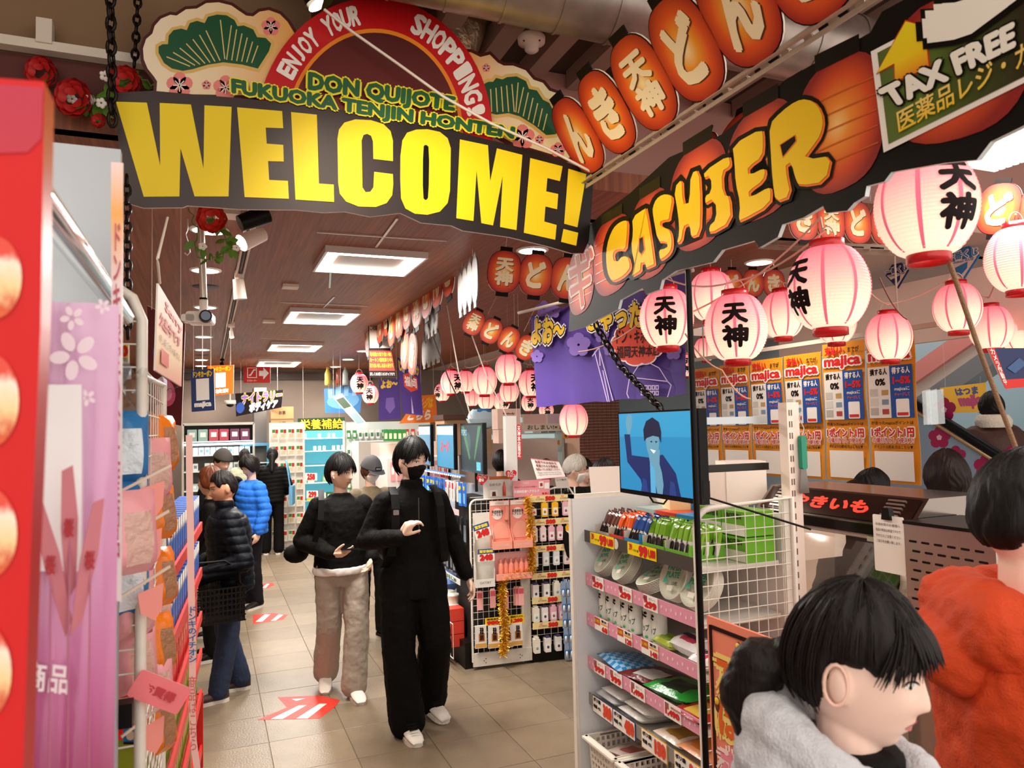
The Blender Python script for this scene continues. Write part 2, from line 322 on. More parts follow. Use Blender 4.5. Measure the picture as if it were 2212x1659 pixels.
for k, (u, v, lab) in enumerate(((627, 616, 'small white rectangular ceiling plate left of the first panel light'), (581, 692, 'small white rectangular ceiling plate left of the second panel light'), (492, 458, 'small white box on the ceiling just under the WELCOME sign'))):
    p = onZ(u, v, CEIL); tag(B().box((p.x, p.y, CEIL-.012), (.12, .12, .024), m('#e3d5c8', .4)).obj('ceiling_plate'), lab, 'plate')
# lighting track with spot heads
tr = thing('lighting_track', 'long white lighting track running along the brown ceiling', 'track', tuple(onZ(520, 600, CEIL)))
a, c = onZ(548, 440, CEIL), onZ(480, 770, CEIL); b = B()
for sx in (-.022, .022): b.tube([a+Vector((sx, 0, -.03)), c+Vector((sx, 0, -.03))], .008, m('#d8c4b5', .4), 6)
b.tube([a+Vector((0, 0, -.018)), c+Vector((0, 0, -.018))], .014, m('#3a2a22', .5), 6); b.obj('rail', tr, world=True)
def track_spot(u, v, lab, col, aim, s=1.0, em=20):
    p = onZ(u, v, CEIL-.13); t = thing('track_spotlight', lab, 'spotlight', tuple(p)); hm = m(col, .4); d = Vector(aim).normalized()
    B().cyl((0, 0, .02), (0, 0, .11), .012, n=10, mat=hm).box((0, 0, .1), (.06, .1, .05), hm).obj('bracket', t)
    B().cyl(-d*.07*s, d*.07*s, .038*s, .045*s, 20, hm).obj('head', t)
    if em: B().cyl(d*.0705*s, d*.073*s, .038*s, n=20, mat=m('#ffffff', .4, em=em, emc='#fff1dc')).obj('lens', t)
    return t
track_spot(545, 515, 'white cylindrical track spotlight lit and tilted toward lower left', '#f0e0d4', (-.7, -.35, -.45))
track_spot(517, 625, 'white track spotlight pointing straight down, below the lit one', '#f0e0d4', (.1, .05, -1), em=0)
track_spot(548, 472, 'black track spotlight half hidden behind the WELCOME sign', '#15120f', (.8, .1, .4), em=0)
track_spot(500, 722, 'small lit bulb spotlight at the far part of the track', '#f0e0d4', (.1, -.3, -1), .5, 40)
track_spot(480, 790, 'small black track spotlight at the far end of the track', '#15120f', (.2, -.2, -.8), .7, 0)
# black spot head that peeks in above the red arch
t = thing('front_spotlight', 'black spotlight head at the top edge above the red arch', 'spotlight', tuple(onY(690, -5, 2.5)))
B().cyl((-.05, 0, .1), (0, 0, -.02), .045, .05, 20, m('#0d0b0a', .35)).obj('head', t); B().cyl((0, 0, -.0205), (.001, 0, -.022), .042, n=20, mat=m('#ffe9c8', .3, em=6)).obj('lens', t); B().cyl((-.05, 0, .1), (-.08, 0, 1.0), .01, mat=m('#0d0b0a', .4)).obj('stem', t)
l = bpy.data.lights.new('lamp', 'SPOT'); l.energy = 34; l.spot_size = R(120); l.spot_blend = .6; l.color = (1, .88, .7); l.shadow_soft_size = .2
put('lamp', l, t, (.02, -.25, -.1), Vector((1.1, .55, -1.9)).to_track_quat('-Z', 'Y').to_euler())
p = onZ(2110, 300, 2.95); t = thing('ribbed_panel_light', 'ribbed white ceiling light panel at the right edge behind the CASHIER sign', 'ceiling light', (p.x+.15, p.y, 2.95))
B().box((0, 0, .03), (.62, .5, .06), m('#e9dcd2', .4)).obj('housing', t); b = B()
for k in range(16): b.box((0, -.225+k*.03, -.003), (.58, .018, .008), m('#ffffff', .4, em=.6, emc='#fff0e4'))
o = b.obj('ribbed_lens', t); o['kind'] = 'stuff'; B().cyl((0, 0, .06), (0, 0, .86), .012, n=8, mat=wp).obj('drop_rod', t); box_light((0, 0, -.03), .55, .45, 9, (1, .9, .82), name='lamp', parent=t)
# ================================================================ hanging signs
YEL = m('#f2d40c', .5); BLK = m('#0c0807', .55); WHT = m('#f3ece2', .45); EDGE = m('#efe9e0', .5)
def px(pts, o, s): return [(o[0]+x/s, o[1]+y/s) for x, y in pts]
WY = 2.9
c1 = lambda p: px(p, (0, 0), 2.962); c2 = lambda p: px(p, (700, 0), 2.962)
root = thing('welcome_sign', 'wide die-cut WELCOME sign with yellow letters on a dark board under a red arch', 'sign', (.6, WY, 2.66))
board = [(246, 215), (255, 200), (330, 196), (420, 204), (520, 212), (640, 224), (760, 240), (900, 262), (1050, 300), (1170, 330), (1283, 373), (1276, 470), (1272, 520), (1260, 547), (1235, 547), (1180, 531), (1100, 512), (1000, 498), (975, 487), (910, 481), (865, 460), (800, 468), (745, 457), (700, 459), (640, 453), (520, 452), (465, 448), (405, 444), (395, 448), (310, 449), (280, 440), (270, 425), (262, 360)]
S = Sheet((0, WY), (1, WY)); S.poly(board, grad('welcome_board', [(0, '#33201a'), (.35, '#2c1612'), (.62, '#180b0a'), (1, '#0c0606')], 'X', .4), 0, .012, EDGE); S.obj('board', root, world=True)  # browner left end paints in the light reflected by the glossy board
def letter(name, pts, parent, mat=YEL, off=.002, hole=None, pl=None, edge=None, d=4):
    S = pl()
    if edge:
        S.poly(grow(pts, d), edge, off-.001)
    S.poly(pts, mat, off); 
    if hole: S.poly(hole, edge or BLK, off+.001)
    return S.obj(name, parent, world=True)
plW = lambda: Sheet((0, WY), (1, WY))
LT = [c1([(742, 652), (940, 658), (1025, 1060), (1022, 660), (1222, 670), (1302, 1080), (1308, 675), (1482, 685), (1462, 1258), (1245, 1258), (1155, 950), (1148, 1258), (920, 1260)]),
 c1([(1517, 688), (1805, 712), (1812, 822), (1700, 818), (1706, 920), (1812, 928), (1815, 1035), (1715, 1032), (1722, 1152), (1842, 1158), (1848, 1273), (1565, 1262)]),
 c1([(1862, 718), (2027, 735), (2040, 1175), (2135, 1182), (2137, 1293), (1890, 1278)]),
 c2([(440, 1032), (440, 900), (425, 840), (380, 795), (300, 770), (200, 765), (130, 785), (95, 830), (85, 890), (90, 1170), (100, 1240), (140, 1290), (220, 1322), (330, 1325), (400, 1300), (435, 1250), (442, 1180), (440, 1115), (320, 1100), (315, 1200), (295, 1228), (265, 1230), (245, 1200), (240, 900), (252, 865), (275, 858), (300, 870), (312, 905), (315, 1018)]),
 c2([(487, 1150), (488, 1000), (500, 900), (530, 850), (590, 830), (660, 828), (740, 845), (790, 885), (810, 950), (808, 1090), (805, 1220), (790, 1300), (740, 1355), (660, 1375), (580, 1368), (520, 1335), (492, 1270)]),
 c2([(868, 893), (1048, 930), (1062, 1160), (1105, 950), (1268, 992), (1230, 1473), (1125, 1453), (1142, 1125), (1080, 1443), (1005, 1428), (975, 1090), (955, 1415), (845, 1397)]),
 c2([(1318, 1012), (1525, 1065), (1508, 1160), (1428, 1140), (1420, 1225), (1497, 1242), (1490, 1340), (1415, 1322), (1408, 1418), (1487, 1440), (1478, 1535), (1277, 1490)])]
for k, p in enumerate(LT): letter('letter', p, root, pl=plW, hole=c2(smooth_poly([(632, 940), (650, 925), (672, 945), (668, 1260), (650, 1285), (630, 1265)], 1)) if k == 4 else None)
S = plW(); S.poly(c2([(1562, 1080), (1677, 1115), (1620, 1455), (1535, 1432)]), YEL, .002); S.poly(c2([(1530, 1465), (1625, 1490), (1612, 1573), (1515, 1548)]), YEL, .002); S.obj('letter', root, world=True)
# pine-fan boards and the arch stand on top, a little behind
def scallop(c, rx, ry, n, a0, a1, amp=.08):
    p = []
    for k in range(n*8+1):
        a = R(a0+(a1-a0)*k/(n*8)); q = 1-amp+amp*abs(math.sin(k/8*PI))**.6*1.0; p.append((c[0]+rx*q*math.cos(a), c[1]-ry*q*math.sin(a)))
    return p
CRM = grad('pine_cream', [(0, '#f3e2c4'), (.45, '#efd6ac'), (1, '#e9a13c')], 'X', .4); CRM2 = grad('pine_cream_b', [(0, '#eb9a35'), (.5, '#f1dfb8'), (1, '#e8dc9a')], 'X', .4)
MAR = m('#4a1611', .4); GRN = m('#17502f', .4, var=.2, vs_=6); GLD = m('#dcb562', .4); GOLDL = m('#d8c27a', .4); BRN = m('#8a5a2b', .5); PNK = m('#e8837a', .45); LPK = m('#f7e3da', .45)
def pine(name, outer, fan_c, fan, veins, flowers, mat, dY):
    Y = WY+dY; pl = Sheet((0, Y), (1, Y)); pl.poly(grow(outer, 7), MAR, -.001, .01, MAR); pl.poly(outer, mat, .0005); pn = pl.obj(name, root, world=True)
    S = Sheet((0, Y), (1, Y)); S.poly(grow(fan, 7), GLD, .0015); S.poly(fan, GRN, .0025); S.obj('pine_fan', pn, world=True)
    S = Sheet((0, Y), (1, Y))
    for a, c in veins:
        d = Vector((c[0]-a[0], c[1]-a[1])).normalized(); n = Vector((-d.y, d.x))*1.2; S.poly([(a[0]+n.x, a[1]+n.y), (c[0]+n.x, c[1]+n.y), (c[0]-n.x, c[1]-n.y), (a[0]-n.x, a[1]-n.y)], GOLDL, .0035)
    S.obj('fan_veins', pn, world=True)
    for (fx, fy, fr) in flowers:
        S = Sheet((0, Y), (1, Y))
        for k in range(5): a = 2*PI*k/5-PI/2; S.poly([(fx+fr*.55*math.cos(a)+fr*.5*math.cos(t*PI/5), fy+fr*.55*math.sin(a)+fr*.5*math.sin(t*PI/5)) for t in range(10)], PNK, .002)
        for k in range(8): a = 2*PI*k/8; q = Vector((math.cos(a), math.sin(a))); w = Vector((-q.y, q.x))*fr*.04; c = Vector((fx, fy)); S.poly([tuple(c+w), tuple(c+q*fr*.5+w), tuple(c+q*fr*.5-w), tuple(c-w)], LPK, .003)
        S.obj('plum_flower', pn, world=True)
outL = c1([(1000, 600), (1005, 520), (985, 490), (945, 440), (920, 380), (915, 310), (935, 250), (975, 215), (990, 165), (1030, 120), (1090, 95), (1130, 100), (1190, 60), (1260, 55), (1320, 20), (1400, 15), (1480, 35), (1530, 70), (1575, 100), (1620, 105), (1660, 75), (1720, 65), (1790, 90), (1840, 140), (1900, 240), (1800, 560), (1600, 610)])
fanL = c1([(1015, 340), (1015, 300), (1040, 285), (1075, 285), (1080, 230), (1110, 195), (1160, 185), (1195, 195), (1215, 150), (1260, 135), (1310, 150), (1330, 110), (1390, 95), (1450, 100), (1500, 130), (1520, 170), (1560, 165), (1620, 190), (1645, 240), (1700, 245), (1735, 280), (1720, 330), (1650, 440), (1550, 415), (1430, 400), (1330, 415), (1230, 445), (1170, 455), (1100, 440), (1050, 405)])
vL = [c1(v) for v in [[(1438, 380), (1410, 130)]]+[[(1440-k*32, 385+k*6), (1360-k*42, 170+k*28)] for k in range(1, 8)]+[[(1450+k*32, 385+k*4), (1480+k*34, 165+k*26)] for k in range(0, 6)]]
pine('pine_board', outL, None, fanL, vL, [(388, 185, 28), (585, 58, 20), (487, 190, 26), (446, 184, 10)], CRM, .03)
outR = c2([(880, 330), (940, 335), (1000, 365), (1060, 350), (1110, 400), (1150, 420), (1210, 420), (1290, 450), (1340, 510), (1400, 530), (1440, 580), (1500, 600), (1545, 660), (1550, 720), (1580, 790), (1575, 850), (1560, 890), (1590, 960), (1570, 1010), (1530, 1010), (1200, 910), (1000, 800), (900, 600)])
fanR = c2([(1030, 600), (1020, 540), (1050, 525), (1080, 525), (1100, 500), (1140, 510), (1170, 495), (1230, 490), (1290, 520), (1310, 570), (1360, 580), (1400, 640), (1440, 660), (1470, 720), (1480, 790), (1510, 830), (1480, 860), (1420, 865), (1340, 800), (1250, 745), (1180, 725), (1100, 735), (1050, 720)])
vR = [c2(v) for v in [[(1225, 720), (1240, 530)]]+[[(1215-k*36, 718), (1200-k*34, 540+k*8)] for k in range(0, 5)]+[[(1240+k*32, 725+k*22), (1275+k*30, 560+k*34)] for k in range(0, 6)]]
pine('pine_board', outR, None, fanR, vR, [(1128, 296, 26), (1165, 302, 10), (1205, 324, 16), (1050, 147, 9)], CRM2, .035)
# arch (mascot left out)
AY = WY+.015; ac = (808, 290)
def arc(rx, ry, a0, a1, n=40, c=ac): return [(c[0]+rx*math.cos(R(a0+(a1-a0)*k/n)), c[1]-ry*math.sin(R(a0+(a1-a0)*k/n))) for k in range(n+1)]
ap = Sheet((0, AY), (1, AY)); ap.poly(arc(256, 295, -10, 190), m('#c5141a', .35, coat=.3), 0, .012, EDGE); ao = ap.obj('arch', root, world=True)
S = Sheet((0, AY), (1, AY)); S.poly(arc(192, 228, -10, 190), m('#ee8a22', .4), .001); S.poly(arc(184, 219, -10, 190), grad('arch_inner', [(0, '#7c1c16'), (1, '#4c0f0f')], 'Z', .4), .002); S.obj('arch_disc', ao, world=True)
def arctext(t, a0, a1, rx0, rx1, ry0, ry1, par):
    S = Sheet((0, AY), (1, AY)); n = len(t)
    for k, ch in enumerate(t):
        if ch == ' ': continue
        w = (a1-a0)/n; g = .3 if ch in 'I!J' else .08; q = []
        for a, rr in ((a0+w*k+w*g, 1), (a0+w*(k+1)-w*g, 1), (a0+w*(k+1)-w*g, 0), (a0+w*k+w*g, 0)):
            rx, ry = (rx1, ry1) if rr else (rx0, ry0); q.append((ac[0]+rx*math.cos(R(a)), ac[1]-ry*math.sin(R(a))))
        S.quadtext(ch, q, WHT, .002, .05)
    S.obj('lettering', par, world=True)
arctext('ENJOY YOUR', 151, 98, 203, 240, 240, 280, ao); arctext('SHOPPING!', 68, 8, 206, 242, 240, 282, ao)
# green captions with yellow outline
GR = m('#1e5c33', .45); YO = m('#f0e02a', .4)
S = Sheet((0, WY-.004), (1, WY-.004))
for t, q in (('DON QUIJOTE', [(668, 158), (982, 211), (978, 247), (667, 203)]), ('FUKUOKA TENJIN HONTEN', [(502, 172), (1110, 276), (1106, 306), (503, 209)])):
    S.quadtext(t, q, YO, .001, .15); S.quadtext(t, q, GR, .003, .06)
S.obj('caption_lettering', root, world=True)
# white tie cable hanging across the sign
b = B(); b.tube([onY(u, v, 2.84) for u, v in ((700, 20), (760, 68), (860, 138), (960, 210), (1060, 266), (1180, 320), (1290, 378))], .006, m('#eee6da', .4), 6)
tag(b.obj('cable'), 'thin white cable strung diagonally across the front of the WELCOME sign', 'cable')
# chains
def chain(pts, lab, link=.05, r=.006, mat=None):
    mat = mat or m('#1b1512', .35, .6); pts = [Vector(p) for p in pts]; t = thing('chain', lab, 'chain', tuple(pts[-1])); me = None
    b = B(); ring = [(.32*link*math.cos(a)*1.0, 0, .62*link*math.sin(a)) for a in [2*PI*k/10 for k in range(10)]]; b.tube(ring, r, mat, 5, closed=True); me = b.mesh('link')
    i = 0
    for a, c in zip(pts, pts[1:]):
        n = max(1, int((c-a).length/(link*.9))); q = (c-a).to_track_quat('Z', 'X')
        for k in range(n):
            o = put('link', me, t, a+(c-a)*((k+.5)/n)-pts[-1]); o.rotation_mode = 'QUATERNION'; o.rotation_quaternion = q @ Euler((0, 0, PI/2*(i % 2))).to_quaternion(); i += 1
chain([onY(238, -40, 2.8), onY(243, 270, 2.82)], 'heavy black chain hanging in front of the left end of the WELCOME sign', .045, .0065)
chain([onY(300, -40, 2.98), onY(290, 145, 2.98)], 'thin black chain beside the cream pine board', .034, .005)
chain([onY(274, 380, 2.75), onY(276, 730, 2.7)], 'thin dark chain hanging beside the white wire rack', .035, .005)
# ---------------------------------------------------------------- CASHIER sign (runs along the aisle)
p0, p1 = (1.62, 3.15), (1.39, 1.1); plC = lambda: Sheet(p0, p1)
cs = thing('cashier_sign', 'long CASHIER sign with yellow graffiti letters over orange paper lanterns', 'sign', (1.5, 2.2, 2.4))
hull = [(1240, 520), (1300, 462), (1360, 418), (1445, 340), (1560, 290), (1700, 170), (1790, 120), (1880, 70), (1905, 25), (2230, -150), (2230, 262), (2140, 306), (2110, 345), (2040, 352), (1925, 372), (1910, 392), (1872, 402), (1868, 424), (1845, 438), (1830, 455), (1785, 460), (1778, 445), (1735, 470), (1690, 485), (1680, 512), (1640, 535), (1630, 520), (1560, 540), (1540, 566), (1460, 585), (1430, 605), (1425, 625), (1395, 636), (1388, 622), (1340, 648), (1335, 668), (1290, 690), (1265, 705), (1228, 716)]
S = plC(); S.poly(hull, m('#100c0a', .62, var=.3, vs_=9), 0, .012, m('#dfe6ea', .4)); S.obj('board', cs, world=True)
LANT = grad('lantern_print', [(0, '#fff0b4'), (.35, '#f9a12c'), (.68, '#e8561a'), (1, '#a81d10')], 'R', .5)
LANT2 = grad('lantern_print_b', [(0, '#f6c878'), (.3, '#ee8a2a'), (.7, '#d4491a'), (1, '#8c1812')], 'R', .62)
def qmap(q, pts):
    tl, tr, br, bl = [Vector(x) for x in q]; return [tuple(bl.lerp(br, x).lerp(tl.lerp(tr, x), y)) for x, y in pts]
def rr(n=8, e=2.6):
    p = []
    for k in range(4*n): a = 2*PI*k/(4*n); c, s_ = math.cos(a), math.sin(a); p.append((.5+.5*abs(c)**(2/e)*(1 if c > 0 else -1), .5+.5*abs(s_)**(2/e)*(1 if s_ > 0 else -1)))
    return p
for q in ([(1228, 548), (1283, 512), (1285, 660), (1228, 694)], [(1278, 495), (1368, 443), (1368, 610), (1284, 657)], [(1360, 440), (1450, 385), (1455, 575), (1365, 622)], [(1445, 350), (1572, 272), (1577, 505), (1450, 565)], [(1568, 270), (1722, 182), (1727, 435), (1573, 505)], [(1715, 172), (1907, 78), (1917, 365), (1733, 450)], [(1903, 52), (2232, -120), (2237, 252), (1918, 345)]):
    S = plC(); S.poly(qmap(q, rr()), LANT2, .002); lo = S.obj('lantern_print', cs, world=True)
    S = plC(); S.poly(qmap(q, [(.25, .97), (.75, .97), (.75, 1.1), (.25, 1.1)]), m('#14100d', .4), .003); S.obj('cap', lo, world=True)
    S = plC()
    for y in (.25, .38, .5, .62, .75): S.poly(qmap(q, [(.08, y), (.92, y-.02), (.92, y-.03), (.08, y-.012)]), m('#c85a1c', .45), .0035)
    S.obj('rib_print', lo, world=True)
e1 = lambda p: px(p, (1220, 400), 5.184); e3 = lambda p: px(p, (1400, 0), 2.724)
CL = [(e1([(740, 390), (690, 372), (610, 405), (545, 470), (490, 590), (460, 740), (462, 900), (490, 1030), (550, 1095), (650, 1060), (745, 975), (775, 905), (740, 780), (650, 775), (590, 850), (575, 770), (610, 735), (715, 745), (735, 560)]), None),
 (e1([(752, 350), (920, 235), (948, 245), (1045, 880), (1030, 905), (915, 955), (905, 885), (885, 890), (890, 970), (775, 1035), (755, 1020), (790, 930), (740, 690), (765, 540)]), e1([(860, 600), (895, 585), (910, 720), (880, 770), (855, 740)])),
 (e1([(1250, 140), (1195, 85), (1110, 85), (1030, 140), (985, 240), (985, 330), (1045, 650), (1150, 650), (1150, 690), (1050, 710), (1070, 855), (1130, 840), (1210, 770), (1240, 690), (1235, 560), (1200, 480), (1110, 450), (1110, 415), (1205, 405), (1215, 330)]), None),
 (e3([(150, 1105), (218, 1030), (225, 1190), (245, 1185), (252, 1012), (320, 985), (332, 1200), (325, 1385), (255, 1408), (248, 1330), (228, 1340), (215, 1430), (168, 1442), (185, 1370), (178, 1265)]), None),
 (e3([(328, 1005), (492, 898), (507, 960), (498, 990), (455, 1015), (462, 1140), (500, 1145), (512, 1310), (368, 1392), (358, 1330), (405, 1285), (398, 1180), (340, 1215), (336, 1150), (375, 1125), (372, 1045), (335, 1062)]), None),
 (e3([(497, 848), (690, 740), (702, 820), (695, 930), (610, 990), (612, 1020), (690, 980), (716, 1000), (700, 1070), (615, 1130), (618, 1150), (722, 1090), (747, 1110), (740, 1210), (557, 1312), (535, 1300), (545, 1200), (517, 1080), (510, 950)]), None),
 (e3([(715, 730), (790, 650), (880, 585), (950, 572), (1020, 610), (1058, 700), (1040, 800), (990, 870), (945, 930), (1105, 905), (1068, 1080), (900, 1105), (872, 1060), (850, 970), (830, 985), (866, 1160), (755, 1202), (735, 1060), (725, 900)]), e3([(795, 855), (880, 800), (885, 830), (810, 922)]))]
YC = m('#eabf0c', .6); ORG = m('#e8721c', .6)
for p, h in CL:
    p = smooth_poly(p, 1); S = plC(); S.poly(grow(p, 6), BLK, .005); S.poly([(x+2.5, y+2.5) for x, y in grow(p, -2)], ORG, .0062); S.poly(grow(p, -4), YC, .0075)
    if h: S.poly(grow(h, 2), ORG, .0085); S.poly(h, BLK, .009)
    S.obj('letter', cs, world=True)
S = plC(); S.quadtext('ギ', [(1228, 545), (1284, 535), (1280, 655), (1236, 670)], m('#e2cfc0', .6), .004, .055); S.quadtext('ギ', [(1229, 546), (1283, 536), (1279, 654), (1237, 669)], m('#c8481e', .6), .005, .02); S.obj('letter', cs, world=True)
S = plC(); fr = [(1884, 112), (2230, -68), (2235, 170), (1912, 330)]; fi = qmap(fr, [(.04, .955), (.97, .955), (.97, .055), (.04, .055)])
S.poly(fr, WHT, .004); S.poly(fi, grad('taxfree_green', [(0, '#2a1c14'), (.35, '#3f4a1c'), (.7, '#5f7a2c'), (1, '#4a5a26')], 'Y', .4), .005); pnl = S.obj('tax_free_panel', cs, world=True)
e5 = lambda p: px(p, (1860, 0), 4.366)
ar = e5([(445, 205), (815, 300), (640, 420), (665, 640), (345, 770), (340, 600), (170, 695)])
S = plC(); S.poly(grow(ar, 3), m('#c8341c', .4), .006); S.poly(ar, grad('arrow_yellow', [(0, '#e8781a'), (.4, '#f0cc1a'), (1, '#e8d81c')], 'Z', .4), .007); S.obj('arrow', pnl, world=True)
S = plC()
for t, q, bo in (('TAX FREE', [(1908, 197), (2197, 52), (2200, 100), (1934, 232)], .06), ('医薬品レジ・カ', [(1944, 242), (2232, 85), (2236, 138), (1950, 288)], .02), ('3', [(2010, -190), (2200, -270), (2218, 5), (2030, 88)], .05)):
    if bo > .03: S.quadtext(t, q, BLK, .008, bo+(.07 if t != '3' else .03))
    S.quadtext(t, q, m('#f4eee0', .4) if t != '医薬品レジ・カ' else grad('kanji_gold', [(0, '#f0c428'), (.5, '#f6efdc'), (1, '#f8f4ea')], 'Z', .4), .0095, bo)
S.obj('lettering', pnl, world=True)
# ---------------------------------------------------------------- die-cut lantern boards
def lantern_board(chars, lab, M4, size=.26, cap_lean=0, back=None):
    """row of joined flat lanterns; local X along the row, faces -Y"""
    t = thing('lantern_board', lab, 'sign', group='die-cut lantern boards'); t.matrix_world = M4; pit = size*.97; h = size*1.28; n = len(chars)
    for k, ch in enumerate(chars):
        x = (k-(n-1)/2)*pit; b = B(); poly = [((p[0]-.5)*size, (p[1]-.5)*h) for p in rr()]
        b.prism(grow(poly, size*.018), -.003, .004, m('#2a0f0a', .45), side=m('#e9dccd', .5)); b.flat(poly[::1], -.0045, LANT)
        lo = b.obj('lantern', t, (x, 0, 0))
        for sz in (-1, 1): B().box((0, 0, sz*(h/2+size*.045)), (size*.38, .007, size*.16), BLK).obj('cap', lo)
        b = B(); hh = h*.62
        if len(ch) == 1: bits = [(ch, 0, size*.52, hh*.95)]
        else: bits = [(ch[0], hh*.27, size*.5, hh*.46), (ch[1], -hh*.27, size*.5, hh*.5)]
        for c, z, w, hz in bits:
            b.text(c, size*.02, z-size*.02, w, hz, m('#5a2410', .5), -.0055, .05); b.text(c, 0, z, w, hz, m('#fbe9c0', .45), -.0062, .055)
        b.obj('character', lo)
    return t
def frame(origin, right, up):
    right = Vector(right).normalized(); up = Vector(up); up = (up-right*up.dot(right)).normalized(); y = up.cross(right); Z = up
    return Matrix(((right.x, y.x, Z.x, origin[0]), (right.y, y.y, Z.y, origin[1]), (right.z, y.z, Z.z, origin[2]), (0, 0, 0, 1)))
TL_ = Vector((-.18, 0, .28)).normalized()
def railpos(Y, x=1.57, z=2.97, h=.17): return Vector((x, Y, z))+TL_*h
lantern_board(['天神', 'ど', 'ん', 'き'], 'largest lantern board, leaning on the slotted rail nearest the camera', frame(railpos(1.87), (0, -1, 0), TL_), .27)
lantern_board(['ん', 'き'], 'two-lantern board on the slotted rail just right of the WELCOME sign', frame(railpos(2.66), (0, -1, 0), TL_), .26)
lantern_board(['神', 'ど', 'ん'], 'lantern board hidden behind the slotted rail above the CASHIER letters', frame(Vector((1.95, 2.35, 2.95)), (0, -1, 0), (.1, 0, .3)), .27)
# slotted angle rail
def slotted(p, q, lab, w=.045):
    p, q = Vector(p), Vector(q); L = (q-p).length; t = thing('slotted_rail', lab, 'rail'); t.matrix_world = frame((p+q)/2, q-p, (0, 0, 1)); gm = m('#b7a492', .4, .5, var=.15, vs_=30)
    n = max(2, int(L/.09)); b = B()
    for sgn, T in ((0, None), (1, Matrix.Rotation(-PI/2, 4, 'X'))):
        b.box((0, 0, w*.42), (L, .003, w*.3), gm, T=T); b.box((0, 0, -w*.35), (L, .003, w*.36), gm, T=T)
        for k in range(n+1): b.box((-L/2+L*k/n, 0, w*.06), (.03, .003, w*.5), gm, T=T)
    b.obj('angle_bar', t); return t
slotted((1.57, 3.0, 2.95), (1.57, .3, 2.95), 'slotted steel angle rail carrying the largest lantern board')
def hang(t, xs, h):
    z = t.matrix_world.translation.z
    for x in xs:
        if CEIL-z > h+.01: B().cyl((x, 0, h), (x, 0, CEIL-z), .0018, n=5, mat=m('#d8c8ba', .5)).obj('hanging_wire', t)
    return t
def board_px(chars, pl, pr, s, lab, size, tilt=0):
    a, c = atS(*pl, s), atS(*pr, s if tilt == 0 else s+tilt); return hang(lantern_board(chars, lab, frame((a+c)/2, c-a, (0, 0, 1)), size), (-size, size), size*.7)
board_px(['天神', 'ど', 'ん'], (1100, 588), (1215, 600), 4.3, 'lantern board hanging flat just below the right end of the WELCOME sign', .19)
board_px(['天神', 'ど', 'ん', 'き'], (1030, 700), (1130, 748), 6.3, 'four-lantern board sloping down behind the pink lantern cluster', .17)
board_px(['き', '天神', 'ど', 'ん'], (1690, 470), (1950, 488), 3.6, 'lantern board on the rear rail under the right part of the CASHIER sign', .165, .2)
board_px(['神', 'ど', 'ん'], (2090, 455), (2230, 448), 3.3, 'lantern board at the right edge behind the biggest pink lantern', .17, -.2)
board_px(['ど', 'ん', 'き'], (1585, 612), (1668, 612), 5.2, 'small far lantern board behind the pink lanterns in mid air', .15)
slotted(onY(1640, 528, 3.1), onX(2010, 545, 3.0), 'slotted steel rail under the rear lantern board')
# boards seen edge-on along the aisle, and two seen from their blank white backs
def side_board(chars, u0, v0, u1, v1, X, lab, size, flip=1, lean=(0, 0, 1)):
    a, c = onX(u0, v0, X), onX(u1, v1, X); return hang(lantern_board(chars, lab, frame((a+c)/2, (c-a) if flip > 0 else (a-c), lean), size), (-size*.5, size*.5), size*.7)
side_board(['天神', 'ど', 'ん', 'き'], 905, 650, 960, 590, 1.72, 'narrow-looking lantern board facing the aisle, highest of the aisle row', .33)
side_board(['ど', 'ん', 'き'], 843, 705, 880, 660, 1.72, 'lantern board facing the aisle, middle of the aisle row', .33)
side_board(['神', 'ど', 'ん', 'き'], 800, 725, 828, 690, 1.72, 'lantern board facing the aisle, farthest of the aisle row', .33)
side_board(['ん', 'き'], 868, 750, 898, 770, 1.75, 'two-lantern board drooping below the aisle row', .3)
def back_board(u0, v0, u1, v1, s0, s1, lab, n, size):
    a, c = atS(u0, v0, s0), atS(u1, v1, s1); t = thing('lantern_board', lab, 'sign', group='lantern boards seen from behind'); t.matrix_world = frame((a+c)/2, c-a, (0, 0, 1)); pm = m('#8a8784', .6)
    for k in range(n):
        b = B(); b.prism([((p[0]-.5)*size, (p[1]-.5)*size*1.3) for p in rr()], -.004, .004, pm); b.box((0, 0, size*.7), (size*.4, .008, size*.16), pm); b.box((0, 0, -size*.7), (size*.4, .008, size*.16), pm); b.obj('blank_back', t, ((k-(n-1)/2)*size*.95, 0, 0))
    hang(t, (-size, size), size*.75)
back_board(982, 645, 1045, 588, 5.5, 4.3, 'blank white back of a lantern board beside the aisle row', 4, .22)
back_board(905, 712, 960, 665, 7.2, 5.8, 'blank white back of a lower lantern board behind the aisle row', 4, .2)
back_board(905, 770, 960, 740, 7.6, 6.6, 'pinkish blank lantern board back above the purple banners', 4, .2)
